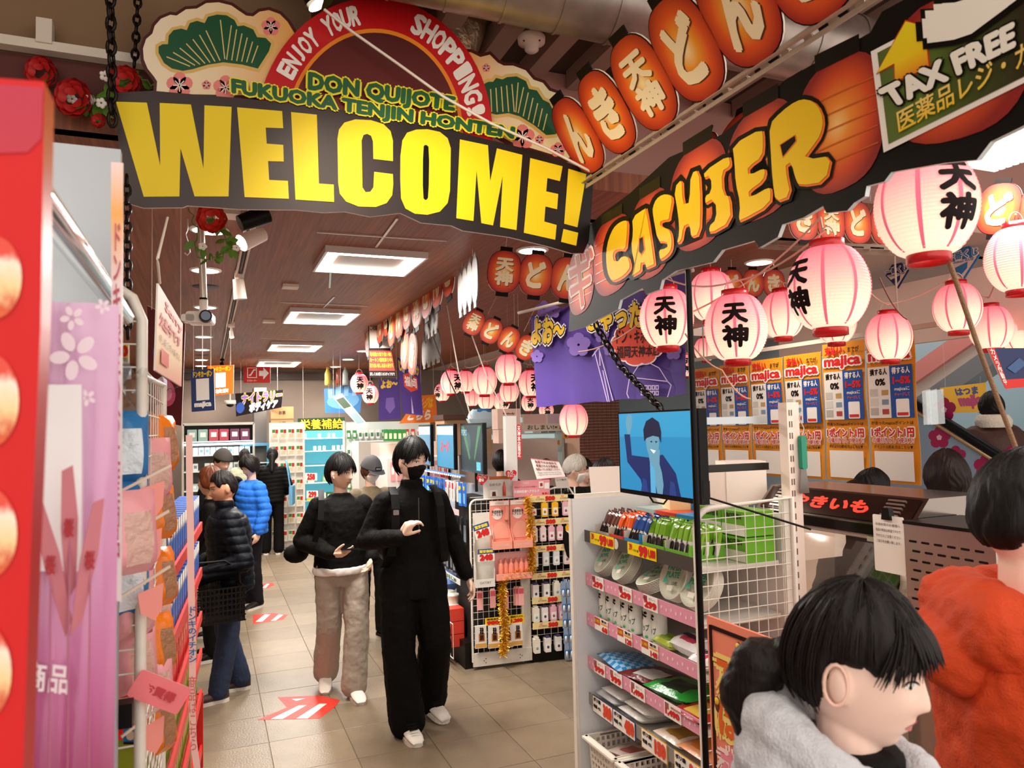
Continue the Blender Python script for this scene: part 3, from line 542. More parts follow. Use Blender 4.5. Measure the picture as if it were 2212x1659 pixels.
# ================================================================ pink paper lanterns
def fine_text(t, bold=.04, maxe=.1):
    vv, ff = textmesh(t, bold); bm = bmesh.new(); V = [bm.verts.new((x, 0, y)) for x, y, e in vv]
    for f in ff:
        try: bm.faces.new([V[i] for i in f])
        except ValueError: pass
    bmesh.ops.triangulate(bm, faces=bm.faces[:])
    for _ in range(4):
        E_ = [e for e in bm.edges if e.calc_length() > maxe]
        if not E_: break
        bmesh.ops.subdivide_edges(bm, edges=E_, cuts=1); bmesh.ops.triangulate(bm, faces=bm.faces[:])
    bm.verts.index_update(); r_ = ([tuple(v.co) for v in bm.verts], [tuple(v.index for v in f.verts) for f in bm.faces]); bm.free(); return r_
LR = .125
def lprof(t): return LR*(.42+.58*math.sin(PI*min(max(t, 0), 1))**.55)     # t 0 bottom..1 top
def lz(t): return (t-.5)*.26
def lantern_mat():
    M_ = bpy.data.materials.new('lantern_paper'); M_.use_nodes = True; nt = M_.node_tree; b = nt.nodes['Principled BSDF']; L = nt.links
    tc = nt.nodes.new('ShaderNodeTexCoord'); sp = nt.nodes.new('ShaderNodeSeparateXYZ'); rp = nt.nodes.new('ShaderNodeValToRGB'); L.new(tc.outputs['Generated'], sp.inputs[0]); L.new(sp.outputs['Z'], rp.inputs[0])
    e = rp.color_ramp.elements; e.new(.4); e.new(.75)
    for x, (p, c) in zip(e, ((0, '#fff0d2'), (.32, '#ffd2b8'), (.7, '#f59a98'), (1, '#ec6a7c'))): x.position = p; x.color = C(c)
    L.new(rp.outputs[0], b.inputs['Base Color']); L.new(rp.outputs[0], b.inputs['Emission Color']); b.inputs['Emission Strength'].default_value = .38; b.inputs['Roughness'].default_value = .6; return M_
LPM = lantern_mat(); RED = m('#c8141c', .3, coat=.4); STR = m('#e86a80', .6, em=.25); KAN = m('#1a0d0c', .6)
def make_lantern(text=True):
    t = thing('paper_lantern', 'round pink paper lantern', 'lantern'); nr = 26; pr = []
    for i in range(nr*4+1):
        q = i/(nr*4); pr.append((lprof(q)*(1-.022*abs(math.sin(q*nr*PI))), lz(q)))
    B().lathe(pr, 30, LPM).obj('shade', t)
    for q, name in ((1, 'top_ring'), (0, 'bottom_ring')):
        z = lz(q); r = lprof(q)*1.02; s = 1 if q else -1
        B().lathe([(r*.97, z-.004*s), (r, z), (r, z+.024*s), (r*.94, z+.024*s), (r*.94, z)], 28, RED).obj(name, t)
    for k in range(8):
        a = 2*PI*k/8; b = B(); P = []
        for i in range(25):
            q = .02+.96*i/24
            for da in (-.045, .045): r = lprof(q)*1.006; P.append((r*math.cos(a+da), r*math.sin(a+da), lz(q)))
        b.add(P, [(2*i, 2*i+1, 2*i+3, 2*i+2) for i in range(24)], STR, smooth=True); b.obj('stripe', t)
    if text:
        for ch, zc, hz in (('天', .045, .075), ('神', -.045, .08)):
            vv, ff = fine_text(ch, .05); P = []
            for x, y, z in vv:
                zz = zc+(z-.5)*hz; r = lprof(zz/.26+.5)*1.014; a = -PI/2+(x-.5)*.095/LR; P.append((r*math.cos(a), r*math.sin(a), zz))
            B().add(P, ff, KAN).obj('character', t)
    B().tube([(.04*math.cos(k*PI/8), 0, lz(1)+.02+.05*math.sin(k*PI/8)) for k in range(9)], .002, m('#d9b8a8', .4), 4).obj('wire_handle', t)
    return t
LA = make_lantern(True); LB = make_lantern(False); usedL = set()
def put_lantern(u, v, w, yaw, lab, text=True, dia=.25):
    s = dia*FPX/w; p = atS(u, v, s); src = LA if text else LB
    yw = math.atan2(p.x, p.y)                      # face the viewer, then turn
    if src not in usedL: usedL.add(src); o = src; o.location = p; o.rotation_euler = (0, 0, -yw+R(yaw))
    else: o = dup(src, p, -yw+R(yaw))
    o.scale = (dia/.25,)*3; o['label'] = lab; o['group'] = 'pink paper lanterns'
    if p.y > 3.75 and CEIL-p.z > .22: B().cyl((0, 0, lz(1)+.06), (0, 0, CEIL-p.z), .0014, n=5, mat=m('#d9b8a8', .4)).obj('hanging_wire', o)
    return p
G = 'pink paper lanterns'
LP = [(2000, 445, 205, 38, 'biggest pink paper lantern, hanging under the TAX FREE panel', True), (1790, 622, 168, -52, 'large pink lantern with characters on its left side, between the pole and the biggest lantern', True),
 (1590, 708, 133, -2, 'pink lantern reading two black characters just right of the black pole', True), (1440, 688, 116, -3, 'pink lantern with two black characters just left of the black pole', True),
 (1537, 640, 98, 90, 'plain pink lantern half behind the black pole', False), (1690, 680, 92, 60, 'plain pink lantern between the two large lettered lanterns', False),
 (1805, 695, 86, 30, 'small pink lantern tucked under the large left-lettered lantern', False), (1920, 728, 94, 20, 'single pink lantern hanging in front of the rightmost orange posters', False),
 (2068, 665, 96, 20, 'pink lantern behind the taut rope at right', False), (2140, 708, 86, 40, 'pink lantern right of the taut rope, above the red camera notice', False), (2200, 560, 130, 50, 'large pink lantern cut off by the right edge', False), (2205, 715, 84, 10, 'lowest pink lantern at the right edge', False),
 (1523, 755, 46, 10, 'tiny pink lantern low behind the lettered lantern beside the pole', False), (1382, 645, 84, 30, 'pink lantern mostly hidden by the CASHIER sign', False), (1478, 790, 44, 20, 'small lettered lantern half hidden by the black pole', True),
 (1098, 797, 58, 30, 'topmost plain lantern of the pink cluster over the counter', False), (1046, 823, 56, 15, 'front plain lantern in the middle of the pink cluster', False), (1100, 846, 42, 10, 'deep pink lantern under the topmost one of the cluster', False), (1146, 828, 52, 25, 'lettered lantern of the cluster beside the purple banner', True),
 (975, 826, 47, 38, 'lettered lantern at the left front of the pink cluster', True), (1005, 824, 42, 60, 'plain lantern second from left in the pink cluster', False), (955, 848, 34, -40, 'lettered small lantern at the far left of the cluster', True), (1020, 860, 32, 20, 'small plain lantern low in the pink cluster', False), (1050, 862, 40, 20, 'plain lantern hanging below the middle of the cluster', False),
 (1084, 868, 36, 30, 'lettered lantern lowest in the middle of the cluster', True), (1143, 870, 34, 10, 'small lettered lantern under the purple banner edge', True), (1180, 886, 32, 10, 'small lettered lantern peeking out below the purple banner', True), (1239, 907, 63, 15, 'plain lantern hanging alone below the purple banner', False),
 (776, 828, 38, 5, 'lettered lantern of the far pair left of the small banners', True), (800, 852, 36, -8, 'lower lettered lantern of the far pair left of the small banners', True), (1235, 740, 30, 10, 'tiny lantern hidden behind the purple banner', False)]
LPOS = []
for a in LP[:-1]: LPOS.append(put_lantern(*a))
wire = m('#d9a48f', .5); rope = m('#9b7a5c', .8, bump=.6, bs=200)
def string(pts, r, lab, mat=wire, sag=.03, name='cord'):
    P = []
    for a, c in zip(pts, pts[1:]):
        a, c = Vector(a), Vector(c)
        for k in range(7): t = k/7; P.append(a.lerp(c, t)-Vector((0, 0, sag*4*t*(1-t))))
    P.append(Vector(pts[-1])); return tag(B().tube(P, r, mat, 5).obj(name), lab, 'cord')
tp = lambda k, dz=.19: LPOS[k]+Vector((0, 0, dz))
string([atS(1330, 625, 3.4), tp(3), tp(2), tp(1), atS(1772, 470, 2.6)], .004, 'pink string linking the lettered lanterns beside the black pole')
string([tp(5), atS(1830, 570, 2.9), tp(7), tp(8), tp(9), tp(10)], .004, 'sagging string carrying the row of plain lanterns at right')
string([atS(1772, 470, 2.6), atS(1560, 640, 3.3), atS(1380, 700, 3.8), atS(1250, 760, 4.6)], .004, 'long string running left from the knot under the CASHIER sign')
string([tp(15), tp(18), atS(1210, 790, 6.6)], .005, 'string across the top of the pink lantern cluster')
string([tp(19), tp(20), tp(16), tp(15)], .005, 'string along the front of the pink lantern cluster')
string([atS(1980, 345, 1.9), atS(2025, 490, 1.95), atS(2110, 740, 2.05), atS(2196, 972, 2.15)], .007, 'taut brown rope slanting down in front of the lanterns at right', rope, 0, 'rope')
string([atS(1900, 600, 3.0), atS(1960, 690, 3.0)], .003, 'short brown string above the lone right lantern', m('#6a3a2a', .6))
string([atS(1480, 720, 3.3), atS(1560, 800, 3.25), atS(1622, 862, 3.2)], .004, 'pink cord running down to the white shelf upright')
for k, (pts, lab) in enumerate((([(965, 660), (990, 800), (1018, 905)], 'white cord dropping from the blank lantern board to the counter'), ([(1000, 670), (1050, 810), (1100, 910)], 'white cord slanting through the pink cluster'), ([(925, 700), (970, 820), (1010, 905)], 'dark cord slanting down behind the small banners'))):
    string([atS(u, v, 6.5) for u, v in pts], .006, lab, m('#e9d8cc' if k < 2 else '#3b2a22', .5), 0)
# ================================================================ banners and notices
PUR = m('#4b3288', .7, var=.25, vs_=4); LPU = m('#7a5fb0', .7); WT = m('#f6eef0', .6); YB = m('#f0c414', .5); RB = m('#e0462e', .6)
def plum(S, u, v, r, mat, off):
    for k in range(5): a = 2*PI*k/5-PI/2; S.poly([(u+r*.55*math.cos(a)+r*.48*math.cos(t*PI/5), v+r*.55*math.sin(a)+r*.48*math.sin(t*PI/5)) for t in range(10)], mat, off+k*.0001)
a, c = atS(1147, 683, 5.5), atS(1482, 590, 4.15); plB = lambda: Sheet((a.x, a.y), (c.x, c.y))
ban = thing('shop_banner', 'wide purple cloth banner hanging below the CASHIER sign', 'banner', (a.x, a.y, 2.0))
top = [(1147+335*k/16, 683-93*k/16) for k in range(17)]; bot = [(1161+324*k/16, 879-27*k/16+2*math.sin(k*1.9)) for k in range(17)]
S = plB(); P = [S.hit(*p)+S.n*.012*math.sin(i*1.7) for i, p in enumerate(top)]+[S.hit(*p)+S.n*.018*math.sin(i*1.7+.4) for i, p in enumerate(bot)]; S.add(P, [(i, i+1, i+18, i+17) for i in range(16)], PUR, smooth=True); S.obj('cloth', ban, world=True)
for u, v, r in ((1180, 668, 18), (1200, 672, 16), (1255, 745, 26), (1165, 770, 14), (1305, 725, 16), (1322, 755, 14), (1375, 700, 16), (1460, 760, 18)): S = plB(); plum(S, u, v, r, LPU, .02); S.obj('flower_print', ban, world=True)
for t, q in (('よお〜', [(1156, 690), (1226, 688), (1222, 738), (1156, 742)]), ('じゃったけ', [(1276, 672), (1425, 648), (1425, 706), (1276, 714)])):
    S = plB(); S.quadtext(t, q, WT, .021, .17); S.quadtext(t, q, m('#20120e', .5), .022, .11); S.quadtext(t, q, YB, .024, .06); S.obj('headline', ban, world=True)
S = plB(); cl = scallop((1383, 742), 56, 47, 9, 0, 360, .1)[:-1]; S.poly(grow(cl, 3), WT, .021); S.poly(cl, RB, .022)
for t, q in (('ドン・キホーテ', [(1338, 712), (1430, 716), (1428, 741), (1338, 742)]), ('福岡天神本店', [(1338, 748), (1432, 746), (1430, 768), (1338, 775)])): S.quadtext(t, q, m('#2a1414', .5), .024, .02)
S.obj('red_cloud_print', ban, world=True)
S = plB()
def line(S, pts, w, mat, off):
    for (x0, y0), (x1, y1) in zip(pts, pts[1:]):
        d = Vector((x1-x0, y1-y0)); d.normalize(); n = Vector((-d.y, d.x))*w/2; S.poly([(x0+n.x, y0+n.y), (x1+n.x, y1+n.y), (x1-n.x, y1-n.y), (x0-n.x, y0-n.y)], mat, off)
LN = m('#cdb9e8', .6)
line(S, [(1290, 760), (1318, 868)], 2, LN, .022); line(S, [(1300, 755), (1330, 866)], 2, LN, .022); line(S, [(1308, 800), (1322, 868)], 2, LN, .022); line(S, [(1285, 770), (1300, 750), (1302, 790)], 2, LN, .022)
line(S, [(1368, 816), (1385, 790), (1408, 784), (1430, 795), (1448, 824), (1366, 815), (1360, 850), (1364, 860)], 2, LN, .022); line(S, [(1448, 824), (1456, 832), (1448, 858)], 2, LN, .022)
for i in range(5):
    for j in range(2): S.ring([(1390+i*8, 832+j*12), (1397+i*8, 832+j*12), (1397+i*8, 842+j*12), (1390+i*8, 842+j*12)], [(1392+i*8, 834+j*12), (1395+i*8, 834+j*12), (1395+i*8, 840+j*12), (1392+i*8, 840+j*12)], LN, .022)
S.obj('line_drawing', ban, world=True)
B().cyl(a+Vector((-.1, 0, .02)), c+Vector((.05, 0, .02)), .012, n=8, mat=m('#d9cfc6', .4)).obj('hanging_rod', ban, world=True)
def hang_panel(name, lab, cat, q, s, mats, lines, side=EDGE, ss=None, group=None):
    """flat printed panel: q px quad TL TR BR BL at depth s (ss: depth of the right edge)"""
    A_, C_ = atS(*q[0], s), atS(*q[1], ss or s); pl = lambda: Sheet((A_.x, A_.y), (C_.x, C_.y)); S = pl(); S.poly(q, mats, 0, .006, side)
    for k, it in enumerate(lines):
        if it[0] == 'r': S.poly(qmap(q, [(it[1], it[2]), (it[3], it[2]), (it[3], it[4]), (it[1], it[4])]), it[5], .0012+k*.0009)
        elif it[0] == 'p': S.poly(qmap(q, it[1]), it[2], .0012+k*.0009)
        else: S.quadtext(it[1], qmap(q, [(it[2], it[5]), (it[4], it[5]), (it[4], it[3]), (it[2], it[3])]), it[6], .0012+k*.0009, it[7] if len(it) > 7 else .03)
    o = tag(S.obj(name), lab, cat, group); tp0, tp1 = pl().hit(*q[0]), pl().hit(*q[1])
    if 1.75 < max(tp0.z, tp1.z) < 2.98 and tp0.y > 3.4:
        for f in (.12, .88): w = tp0.lerp(tp1, f); B().cyl(w-Vector((0, 0, .01)), (w.x, w.y, CEIL), .0016, n=5, mat=m('#d8c8ba', .5)).obj('hanging_wire', o)
    return o
DK = m('#241613', .5); RD = m('#d32a22', .5); BLU = m('#1f4f9e', .5); WH = m('#f5f0ea', .5); OR = m('#e8961c', .5); GY = m('#b9b4ae', .5)
hang_panel('banner', 'narrow purple banner left of the small orange sign', 'banner', [(819, 822), (862, 818), (867, 905), (818, 908)], 9.5, PUR, [('t', 'よお〜', .1, .8, .9, .98, YB, .08), ('p', [(.3, .3), (.5, .15), (.75, .3), (.7, .55), (.35, .55)], LPU)])
hang_panel('banner', 'narrow purple banner with a small red cloud print', 'banner', [(858, 772), (906, 788), (914, 898), (870, 893)], 9.0, PUR, [('t', 'じゃったけ', .05, .78, .95, .95, YB, .08), ('p', [(.2, .5), (.5, .42), (.85, .5), (.85, .72), (.5, .78), (.2, .72)], RB), ('t', '福岡', .25, .52, .8, .7, WH), ('p', [(.45, .02), (.5, .35), (.55, .02)], LN)])
hang_panel('banner', 'orange direction sign with white lettering beside the narrow banner', 'sign', [(905, 855), (941, 852), (945, 912), (862, 915)], 9.3, m('#ee7a16', .5), [('t', 'レジは', .35, .55, .85, .9, YB, .06), ('t', 'こちら', .15, .12, .8, .45, WH, .06)])
hang_panel('notice_board', 'tall red, white and black notice hanging under the far lantern boards', 'sign', [(795, 640), (825, 640), (857, 815), (797, 815)], 8.2, m('#2a1512', .5), [('r', .02, .86, .98, .97, RD), ('t', 'まとめ', .1, .88, .9, .96, WH), ('r', .05, .36, .95, .84, m('#efe3d6', .5)), ('r', .02, .08, .98, .33, RD), ('t', '地域最大取り扱い数!', .05, .26, .95, .31, YB, .04), ('t', 'カートン販売承り中!', .05, .19, .95, .24, YB, .04), ('t', '取り扱い無し商品も受付可', .05, .12, .95, .17, YB, .03), ('t', 'いつでもお気軽に', .1, .7, .9, .75, RD, .02), ('t', 'ご相談下さい。', .1, .58, .9, .64, DK, .02), ('t', '詳しくはお近くのスタッフまで', .05, .02, .95, .06, WH, .02)])
hang_panel('escalator_sign', 'red sign with an escalator pictogram and white arrow pointing right', 'sign', [(526, 791), (584, 792), (584, 827), (526, 827)], 11.6, m('#c9302c', .4), [('r', .14, .3, .5, .92, WH), ('r', .17, .34, .47, .88, m('#c9302c', .4)), ('p', [(.2, .42), (.28, .42), (.4, .75), (.46, .75), (.46, .82), (.37, .82), (.25, .5), (.2, .5)], WH), ('t', 'エスカレーター', .14, .08, .5, .2, WH, .02), ('p', [(.58, .42), (.74, .42), (.74, .2), (.95, .6), (.74, .95), (.74, .74), (.58, .74)], WH)])
# orange payment posters: six strips hung side by side, facing the aisle
PX = 4.0; xs = [(1490, 1532), (1534, 1588), (1590, 1662), (1692, 1786), (1778, 1886), (1868, 1990)]
pe = [onX(1500, 900, PX).y, onX(1985, 900, PX).y]; pw = (pe[0]-pe[1])/6
names = ['leftmost', 'second', 'third', 'fourth', 'fifth', 'rightmost']
PO = m('#e2901a', .55); PW = m('#f6f1ea', .5)
for k in range(6):
    t = thing('payment_poster', f'tall orange payment poster, {names[k]} of the row of six', 'poster', (PX, pe[0]-pw*(k+.5), 1.45), -PI/2, 'orange payment posters'); w = pw*.96; h = .9+.04*(k > 3)
    z0 = .02*k/5-.02
    b = B(); n = 12; P = []
    for i in range(n+1): z = z0+h*i/n; P += [(-w/2, .006*math.sin(i*.8+k), z), (w/2, .006*math.sin(i*.8+k+.9), z)]
    b.add(P, [(2*i, 2*i+1, 2*i+3, 2*i+2) for i in range(n)], PO); b.add([(x, y+.003, z) for x, y, z in P], [(2*i, 2*i+2, 2*i+3, 2*i+1) for i in range(n)], PW); b.obj('sheet', t)
    y = -.009; b = B()
    b.text('支払い', -.07, z0+h*.945, w*.42, .055, m('#d21f1c', .5), y, .06); b.text('までが', .1, z0+h*.94, w*.26, .035, DK, y, .03); b.obj('headline', t); b = B()
    b.text('majica', 0, z0+h*.855, w*.86, .085, WH, y, .14); b.text('majica', 0, z0+h*.855, w*.84, .08, m('#d21f1c', .5), y-.001, .05); b.obj('brand_lettering', t)
    b = B(); b.rect(-w*.46, z0+h*.44, 0, z0+h*.79, y, m('#e9e5df', .5)); b.text('損する人', -w*.23, z0+h*.755, w*.36, .04, DK, y-.001, .04); b.text('0%', -w*.2, z0+h*.685, w*.2, .04, DK, y-.001, .05)
    for j in range(3): b.rect(-w*.43, z0+h*(.46+j*.065), -w*.26, z0+h*(.51+j*.065), y-.001, m(('#b8b2aa', '#d8d3cb', '#c9c3bb')[j], .5)); b.rect(-w*.18, z0+h*(.465+j*.065), -w*.04, z0+h*(.5+j*.065), y-.001, m(('#b3423a', '#7c93a8', '#b9975a')[j], .5))
    b.obj('comparison_panel', t)
    b = B(); b.rect(0, z0+h*.44, w*.46, z0+h*.79, y, BLU); b.text('得する人', w*.23, z0+h*.755, w*.36, .04, WH, y-.001, .04); b.text('1~5%', w*.24, z0+h*.69, w*.34, .042, m('#d8261f', .5), y-.001, .06); b.text('majicaに', w*.24, z0+h*.63, w*.3, .028, WH, y-.001, .02); b.text('チャージして', w*.24, z0+h*.595, w*.3, .022, m('#e4564c', .5), y-.001, .03)
    b.rbox((w*.24, y-.001, z0+h*.505), (w*.26, .001, h*.12), .008, WH); b.rect(w*.13, z0+h*.455, w*.35, z0+h*.475, y-.003, RD); b.obj('benefit_panel', t)
    b = B(); b.text('貯まったmajicaポイントは', 0, z0+h*.405, w*.86, .026, DK, y, .02); b.text('1ポイント1円', 0, z0+h*.345, w*.88, .062, WH, y, .14); b.text('1ポイント1円', 0, z0+h*.345, w*.86, .058, m('#d21f1c', .5), y-.001, .05)
    b.text('の値引きとして使える!', 0, z0+h*.29, w*.84, .034, WH, y, .12); b.text('の値引きとして使える!', 0, z0+h*.29, w*.83, .032, m('#d21f1c', .5), y-.001, .03); b.text('ポイントの貯め方はこちら▼', 0, z0+h*.245, w*.8, .022, DK, y, .02); b.obj('lettering', t)
    B().rect(-w*.4, z0+h*.02, w*.4, z0+h*.215, y, PW).obj('blank_panel', t)
b = B(); b.box((PX+.05, (pe[0]+pe[1])/2, 2.42), (.03, 2.5, .03), m('#c9b7a8', .4))
for k in range(2): b.cyl((PX+.05, pe[0]-.1-k*2.0, 2.4), (PX+.05, pe[0]-.1-k*2.0, 3.0), .006, n=6, mat=m('#c9b7a8', .4))
tag(b.obj('poster_rail'), 'thin pale rail that the orange posters hang from', 'rail')
# pale fascia with diamond lottery logos, behind the lanterns at right
fa, fc = onY(1780, 600, 4.35), onX(2260, 600, 4.6)
def fascia():
    q0 = [onX(1790, 545, 4.6), onX(2300, 380, 4.6), onX(2300, 640, 4.6), onX(1790, 680, 4.6)]
B().box((4.75, 3.4, 2.62), (.06, 3.6, .45), m('#e9cfc2', .5)).obj('fascia_panel')
tag(bpy.data.objects['fascia_panel'], 'pale beam with diamond lottery logos behind the right lanterns', 'beam')
def diamond(u, v, dw, lab, dark):
    p = onX(u, v, 4.715); t = thing('diamond_logo', lab, 'sign', tuple(p), -PI/2); NV = m('#1c2a5e' if dark else '#2f74ae', .5); b = B()
    b.prism([(0, dw*1.15), (dw, 0), (0, -dw*1.15), (-dw, 0)], -.004, .004, NV); b.flat([(0, -dw*.02), (dw*.86, -dw*.02), (0, -dw*1.02), (-dw*.86, -dw*.02)], -.005, m('#e9cfc2', .5)); b.flat([(-dw*.55, -dw*.42), (dw*.3, -dw*.2), (dw*.25, -dw*.55), (-.1*dw, -dw*.85)], -.006, NV); b.obj('diamond', t)
    b = B(); b.text('一番くじ', 0, dw*.25, dw*1.9, dw*.46, WH, -.006, .12); b.text('一番くじ', 0, dw*.25, dw*1.84, dw*.42, NV, -.008, .03); b.text('ichiban KUJI', 0, -dw*.12, dw*1.3, dw*.16, NV, -.007, .02); b.obj('lettering', t)
diamond(1938, 590, .1, 'dark blue diamond lottery logo on the pale beam', True); diamond(2080, 560, .12, 'lighter blue diamond lottery logo nearer the right edge', False)
# ================================================================ party-goods shelf (faces the aisle)
CRD = m('#f4efe6', .5); RED_T = m('#d4201c', .5); YLW = m('#f4d80a', .45); PINKS = m('#e59ab0', .5); SILV = m('#c9c6c2', .3, .8); WMET = m('#e4ddd2', .45, var=.12, vs_=25)
GX, GY = 1.79, 3.42
def G(x, y, z): return (GX+y, GY-x, z)
RZ = -PI/2
sh = thing('shelf_unit', 'white party goods shelf facing the aisle below the blue screen', 'shelf', (GX, GY, 0), RZ)
b = B(); b.prism([(-.06, .02), (.42, .02), (.42, 1.49), (-.075, 1.49)], -.01, .01, m('#dfe2e6', .35), Matrix.Rotation(PI/2, 4, 'Z')); b.obj('side_panel', sh)
b = B(); b.box((-.012, -.07, .76), (.03, .02, 1.5), WMET); b.box((-.012, .17, 1.5), (.03, .5, .02), WMET); b.obj('panel_edge', sh)
B().box((.49, .41, .75), (.96, .012, 1.46), m('#e9e2da', .5)).obj('back_panel', sh)
for sx in (0, .97): B().box((sx, .43, .78), (.03, .04, 1.54), WMET).obj('upright', sh)
ZS = [1.30, 1.085, .885, .67, .487, .15]
def cherry(b, x0, x1, z, h, y):
    b.box(((x0+x1)/2, y+.002, z), (x1-x0, .004, h), PINKS)
    k = x0+.02
    while k < x1-.02: b.flat([(k+.006*math.cos(a), z+random.uniform(-.3, .3)*h+.008*math.sin(a)) for a in [PI/3*j for j in range(6)]][:6] and [(k+.006*math.cos(PI/3*j), z+((j*0)+math.sin(k*90)*.3)*h+.008*math.sin(PI/3*j)) for j in range(6)], y-.0008, m('#f6d3dc', .5)); k += .035
cards = [[(.11, '99', '1,080', 'y'), (.47, '99', '1,080', 'y')], [(.13, '299', '', 'w'), (.39, '299', '', 'w'), (.6, '299', '', 'w')], [(.14, '68', '', 'o'), (.36, '128', '', 'o'), (.57, '148', '', 'o')], [(.12, '999', '', 'w'), (.28, '999', '', 'w'), (.47, '1,490', '', 'w'), (.74, '1,490', '', 'w')], [(.1, '300', '', 'b'), (.3, '450', '', 'b'), (.55, '150', '', 'k'), (.8, '240', '', 'k')], [(.1, '300', '', 'r')]]
for k, z in enumerate(ZS):
    b = B(); b.box((.49, .19, z-.02), (.95, .4, .018), m('#d9d4cc', .4)); so = b.obj('shelf_board', sh)
    b = B(); y = -.012
    if k in (1, 2, 3): cherry(b, .015, .965, z, .06, y)
    else: b.box((.49, y+.002, z), (.95, .004, .058), m('#4a4540' if k == 0 else '#8f8a84', .4)); 
    if k == 0: b.flat([(.33+.025*math.cos(a*PI/8), z+.025*math.sin(a*PI/8)) for a in range(16)], y-.001, m('#d8d2c8', .5))
    b.obj('price_rail', so)
    for (cx, t1, t2, kind) in cards[k]:
        b = B(); yy = y-.003
        if kind == 'y':
            w = .235; b.box((cx+.09, yy, z), (w, .002, .055), YLW); b.text('39', cx, z+.008, .022, .026, RED_T, yy-.002, .05); b.text(t1, cx+.105, z, .062, .042, RED_T, yy-.002, .09); b.text(t2, cx+.175, z-.002, .052, .036, RED_T, yy-.002, .07); b.text('ハイプロテイン 各種', cx+.042, z-.004, .045, .012, DK, yy-.002, .02)
        elif kind == 'w':
            w = .12 if len(t1) > 4 else .11; b.box((cx+.02, yy, z), (w, .002, .062), CRD); b.rect(cx-.033, z+.002, cx-.005, z+.028, yy-.0015, m('#9a5a5a', .5)); b.text(t1, cx+.02, z-.008, w*.8, .026, RED_T, yy-.002, .08); b.text('紙プレート', cx+.035, z+.018, .05, .01, DK, yy-.002, .01)
            if k == 1: b.text('花見', cx-.022, z+.016, .03, .014, m('#b02a4a', .5), yy-.002, .04)
        elif kind == 'o':
            b.box((cx+.03, yy, z), (.13, .002, .062), CRD); b.rect(cx-.033, z-.004, cx+.022, z+.029, yy-.0015, m('#c9502c', .5)); b.text('まとめ買い', cx-.006, z+.013, .05, .014, YLW, yy-.002, .03); b.rect(cx+.03, z+.004, cx+.094, z+.012, yy-.0015, m('#e9a02a', .5)); b.text('驚安', cx+.06, z+.022, .05, .012, DK, yy-.002, .03); b.text(t1, cx+.066, z-.015, .05, .022, RED_T, yy-.002, .06)
        else:
            ed = {'b': '#2a2a6a', 'k': '#e0a81c', 'r': '#c23a2c'}[kind]; b.box((cx+.06, yy+.001, z-.008), (.2, .002, .085), m(ed, .5)); b.box((cx+.06, yy-.0005, z-.008), (.19, .002, .076), CRD); b.text('ポリ袋', cx+.01, z+.018, .07, .018, DK, yy-.003, .05); b.text('増量 45L', cx+.01, z-.014, .075, .016, DK, yy-.003, .04); b.text(t1, cx+.11, z-.006, .075, .05, m('#e2492c', .5), yy-.003, .1)
        b.obj('price_card', so)
# near-end mesh frame with rounded top corner
fr = thing('mesh_end_panel', 'white wire mesh end panel with a rounded corner on the party goods shelf', 'panel', (0, 0, 0)); b = B(); y = GY-.985; x0, x1, zt = 1.76, 2.24, 1.525; rc = .07
path = [(x0, y, .04), (x0, y, zt-rc)]+[(x0+rc-rc*math.cos(a), y, zt-rc+rc*math.sin(a)) for a in (R(22), R(45), R(68), R(90))]+[(x1, y, zt+.02), (x1, y, .04)]
b.tube(path, .013, WMET, 8); b.obj('frame', fr)
b = B()
for k in range(1, 10): x = x0+k*(x1-x0)/10; b.cyl((x, y, .05), (x, y, zt-.0 if k > 1 else zt-.05), .0022, n=5, mat=WMET)
for k in range(28): z = .08+k*.052; b.cyl((x0, y, z), (x1, y, z), .0022, n=5, mat=WMET)
w = b.obj('wire_grid', fr); w['kind'] = 'stuff'
# --- goods on the shelf
def box_pack(name, lab, cat, loc, size, cols, txt=None, tcol=None, rz=RZ, group=None, tsize=(.8, .25), tz=.2, band=None, key=[{}]):
    k = (size, tuple(cols), txt, tcol, tsize, tz, band)
    if k not in key[0]:
        b = B(); w, d, h = size; b.box((0, 0, h/2), size, m(cols[0], .4)); 
        if len(cols) > 1: b.rect(-w*.5, h*.02, w*.5, h*(band or .45), -d/2-.0006, m(cols[1], .4))
        if txt: b.text(txt, 0, h/2+tz*h, w*tsize[0], h*tsize[1], m(tcol or '#f4efe6', .4), -d/2-.0012, .04)
        if len(cols) > 2: b.rect(-w*.3, h*.1, w*.3, h*.32, -d/2-.0012, m(cols[2], .4))
        key[0][k] = b.mesh(name)
    return tag(put(name, key[0][k], None, loc, (0, 0, rz)), lab, cat, group)
for x, col, txt, lab in ((.2, '#a9c4c4', 'PROTEIN', 'pale grey-blue carton of protein bars at the back of the top shelf'), (.38, '#e24a2e', 'PROTEIN', 'red carton of protein bars at the back of the top shelf'), (.55, '#2f8fc8', 'PROTEIN', 'bright blue carton of protein bars at the back of the top shelf')):
    box_pack('carton', lab, 'box', G(x, .31, ZS[0]-.01), (.165, .15, .15), (col,), txt, '#1c2a3a', tz=.28, tsize=(.7, .18))
for i in range(2):
    for j in range(2): box_pack('green_carton', ('upper', 'lower')[1-j]+' green protein bar carton in the '+('left', 'right')[i]+' stack behind the mesh panel', 'box', G(.74+i*.15, .3, ZS[0]-.01+j*.105), (.145, .15, .1), ('#6fb52c', '#f0ebe0'), 'PROTEIN', '#1f3a12', tz=.3, tsize=(.7, .2))
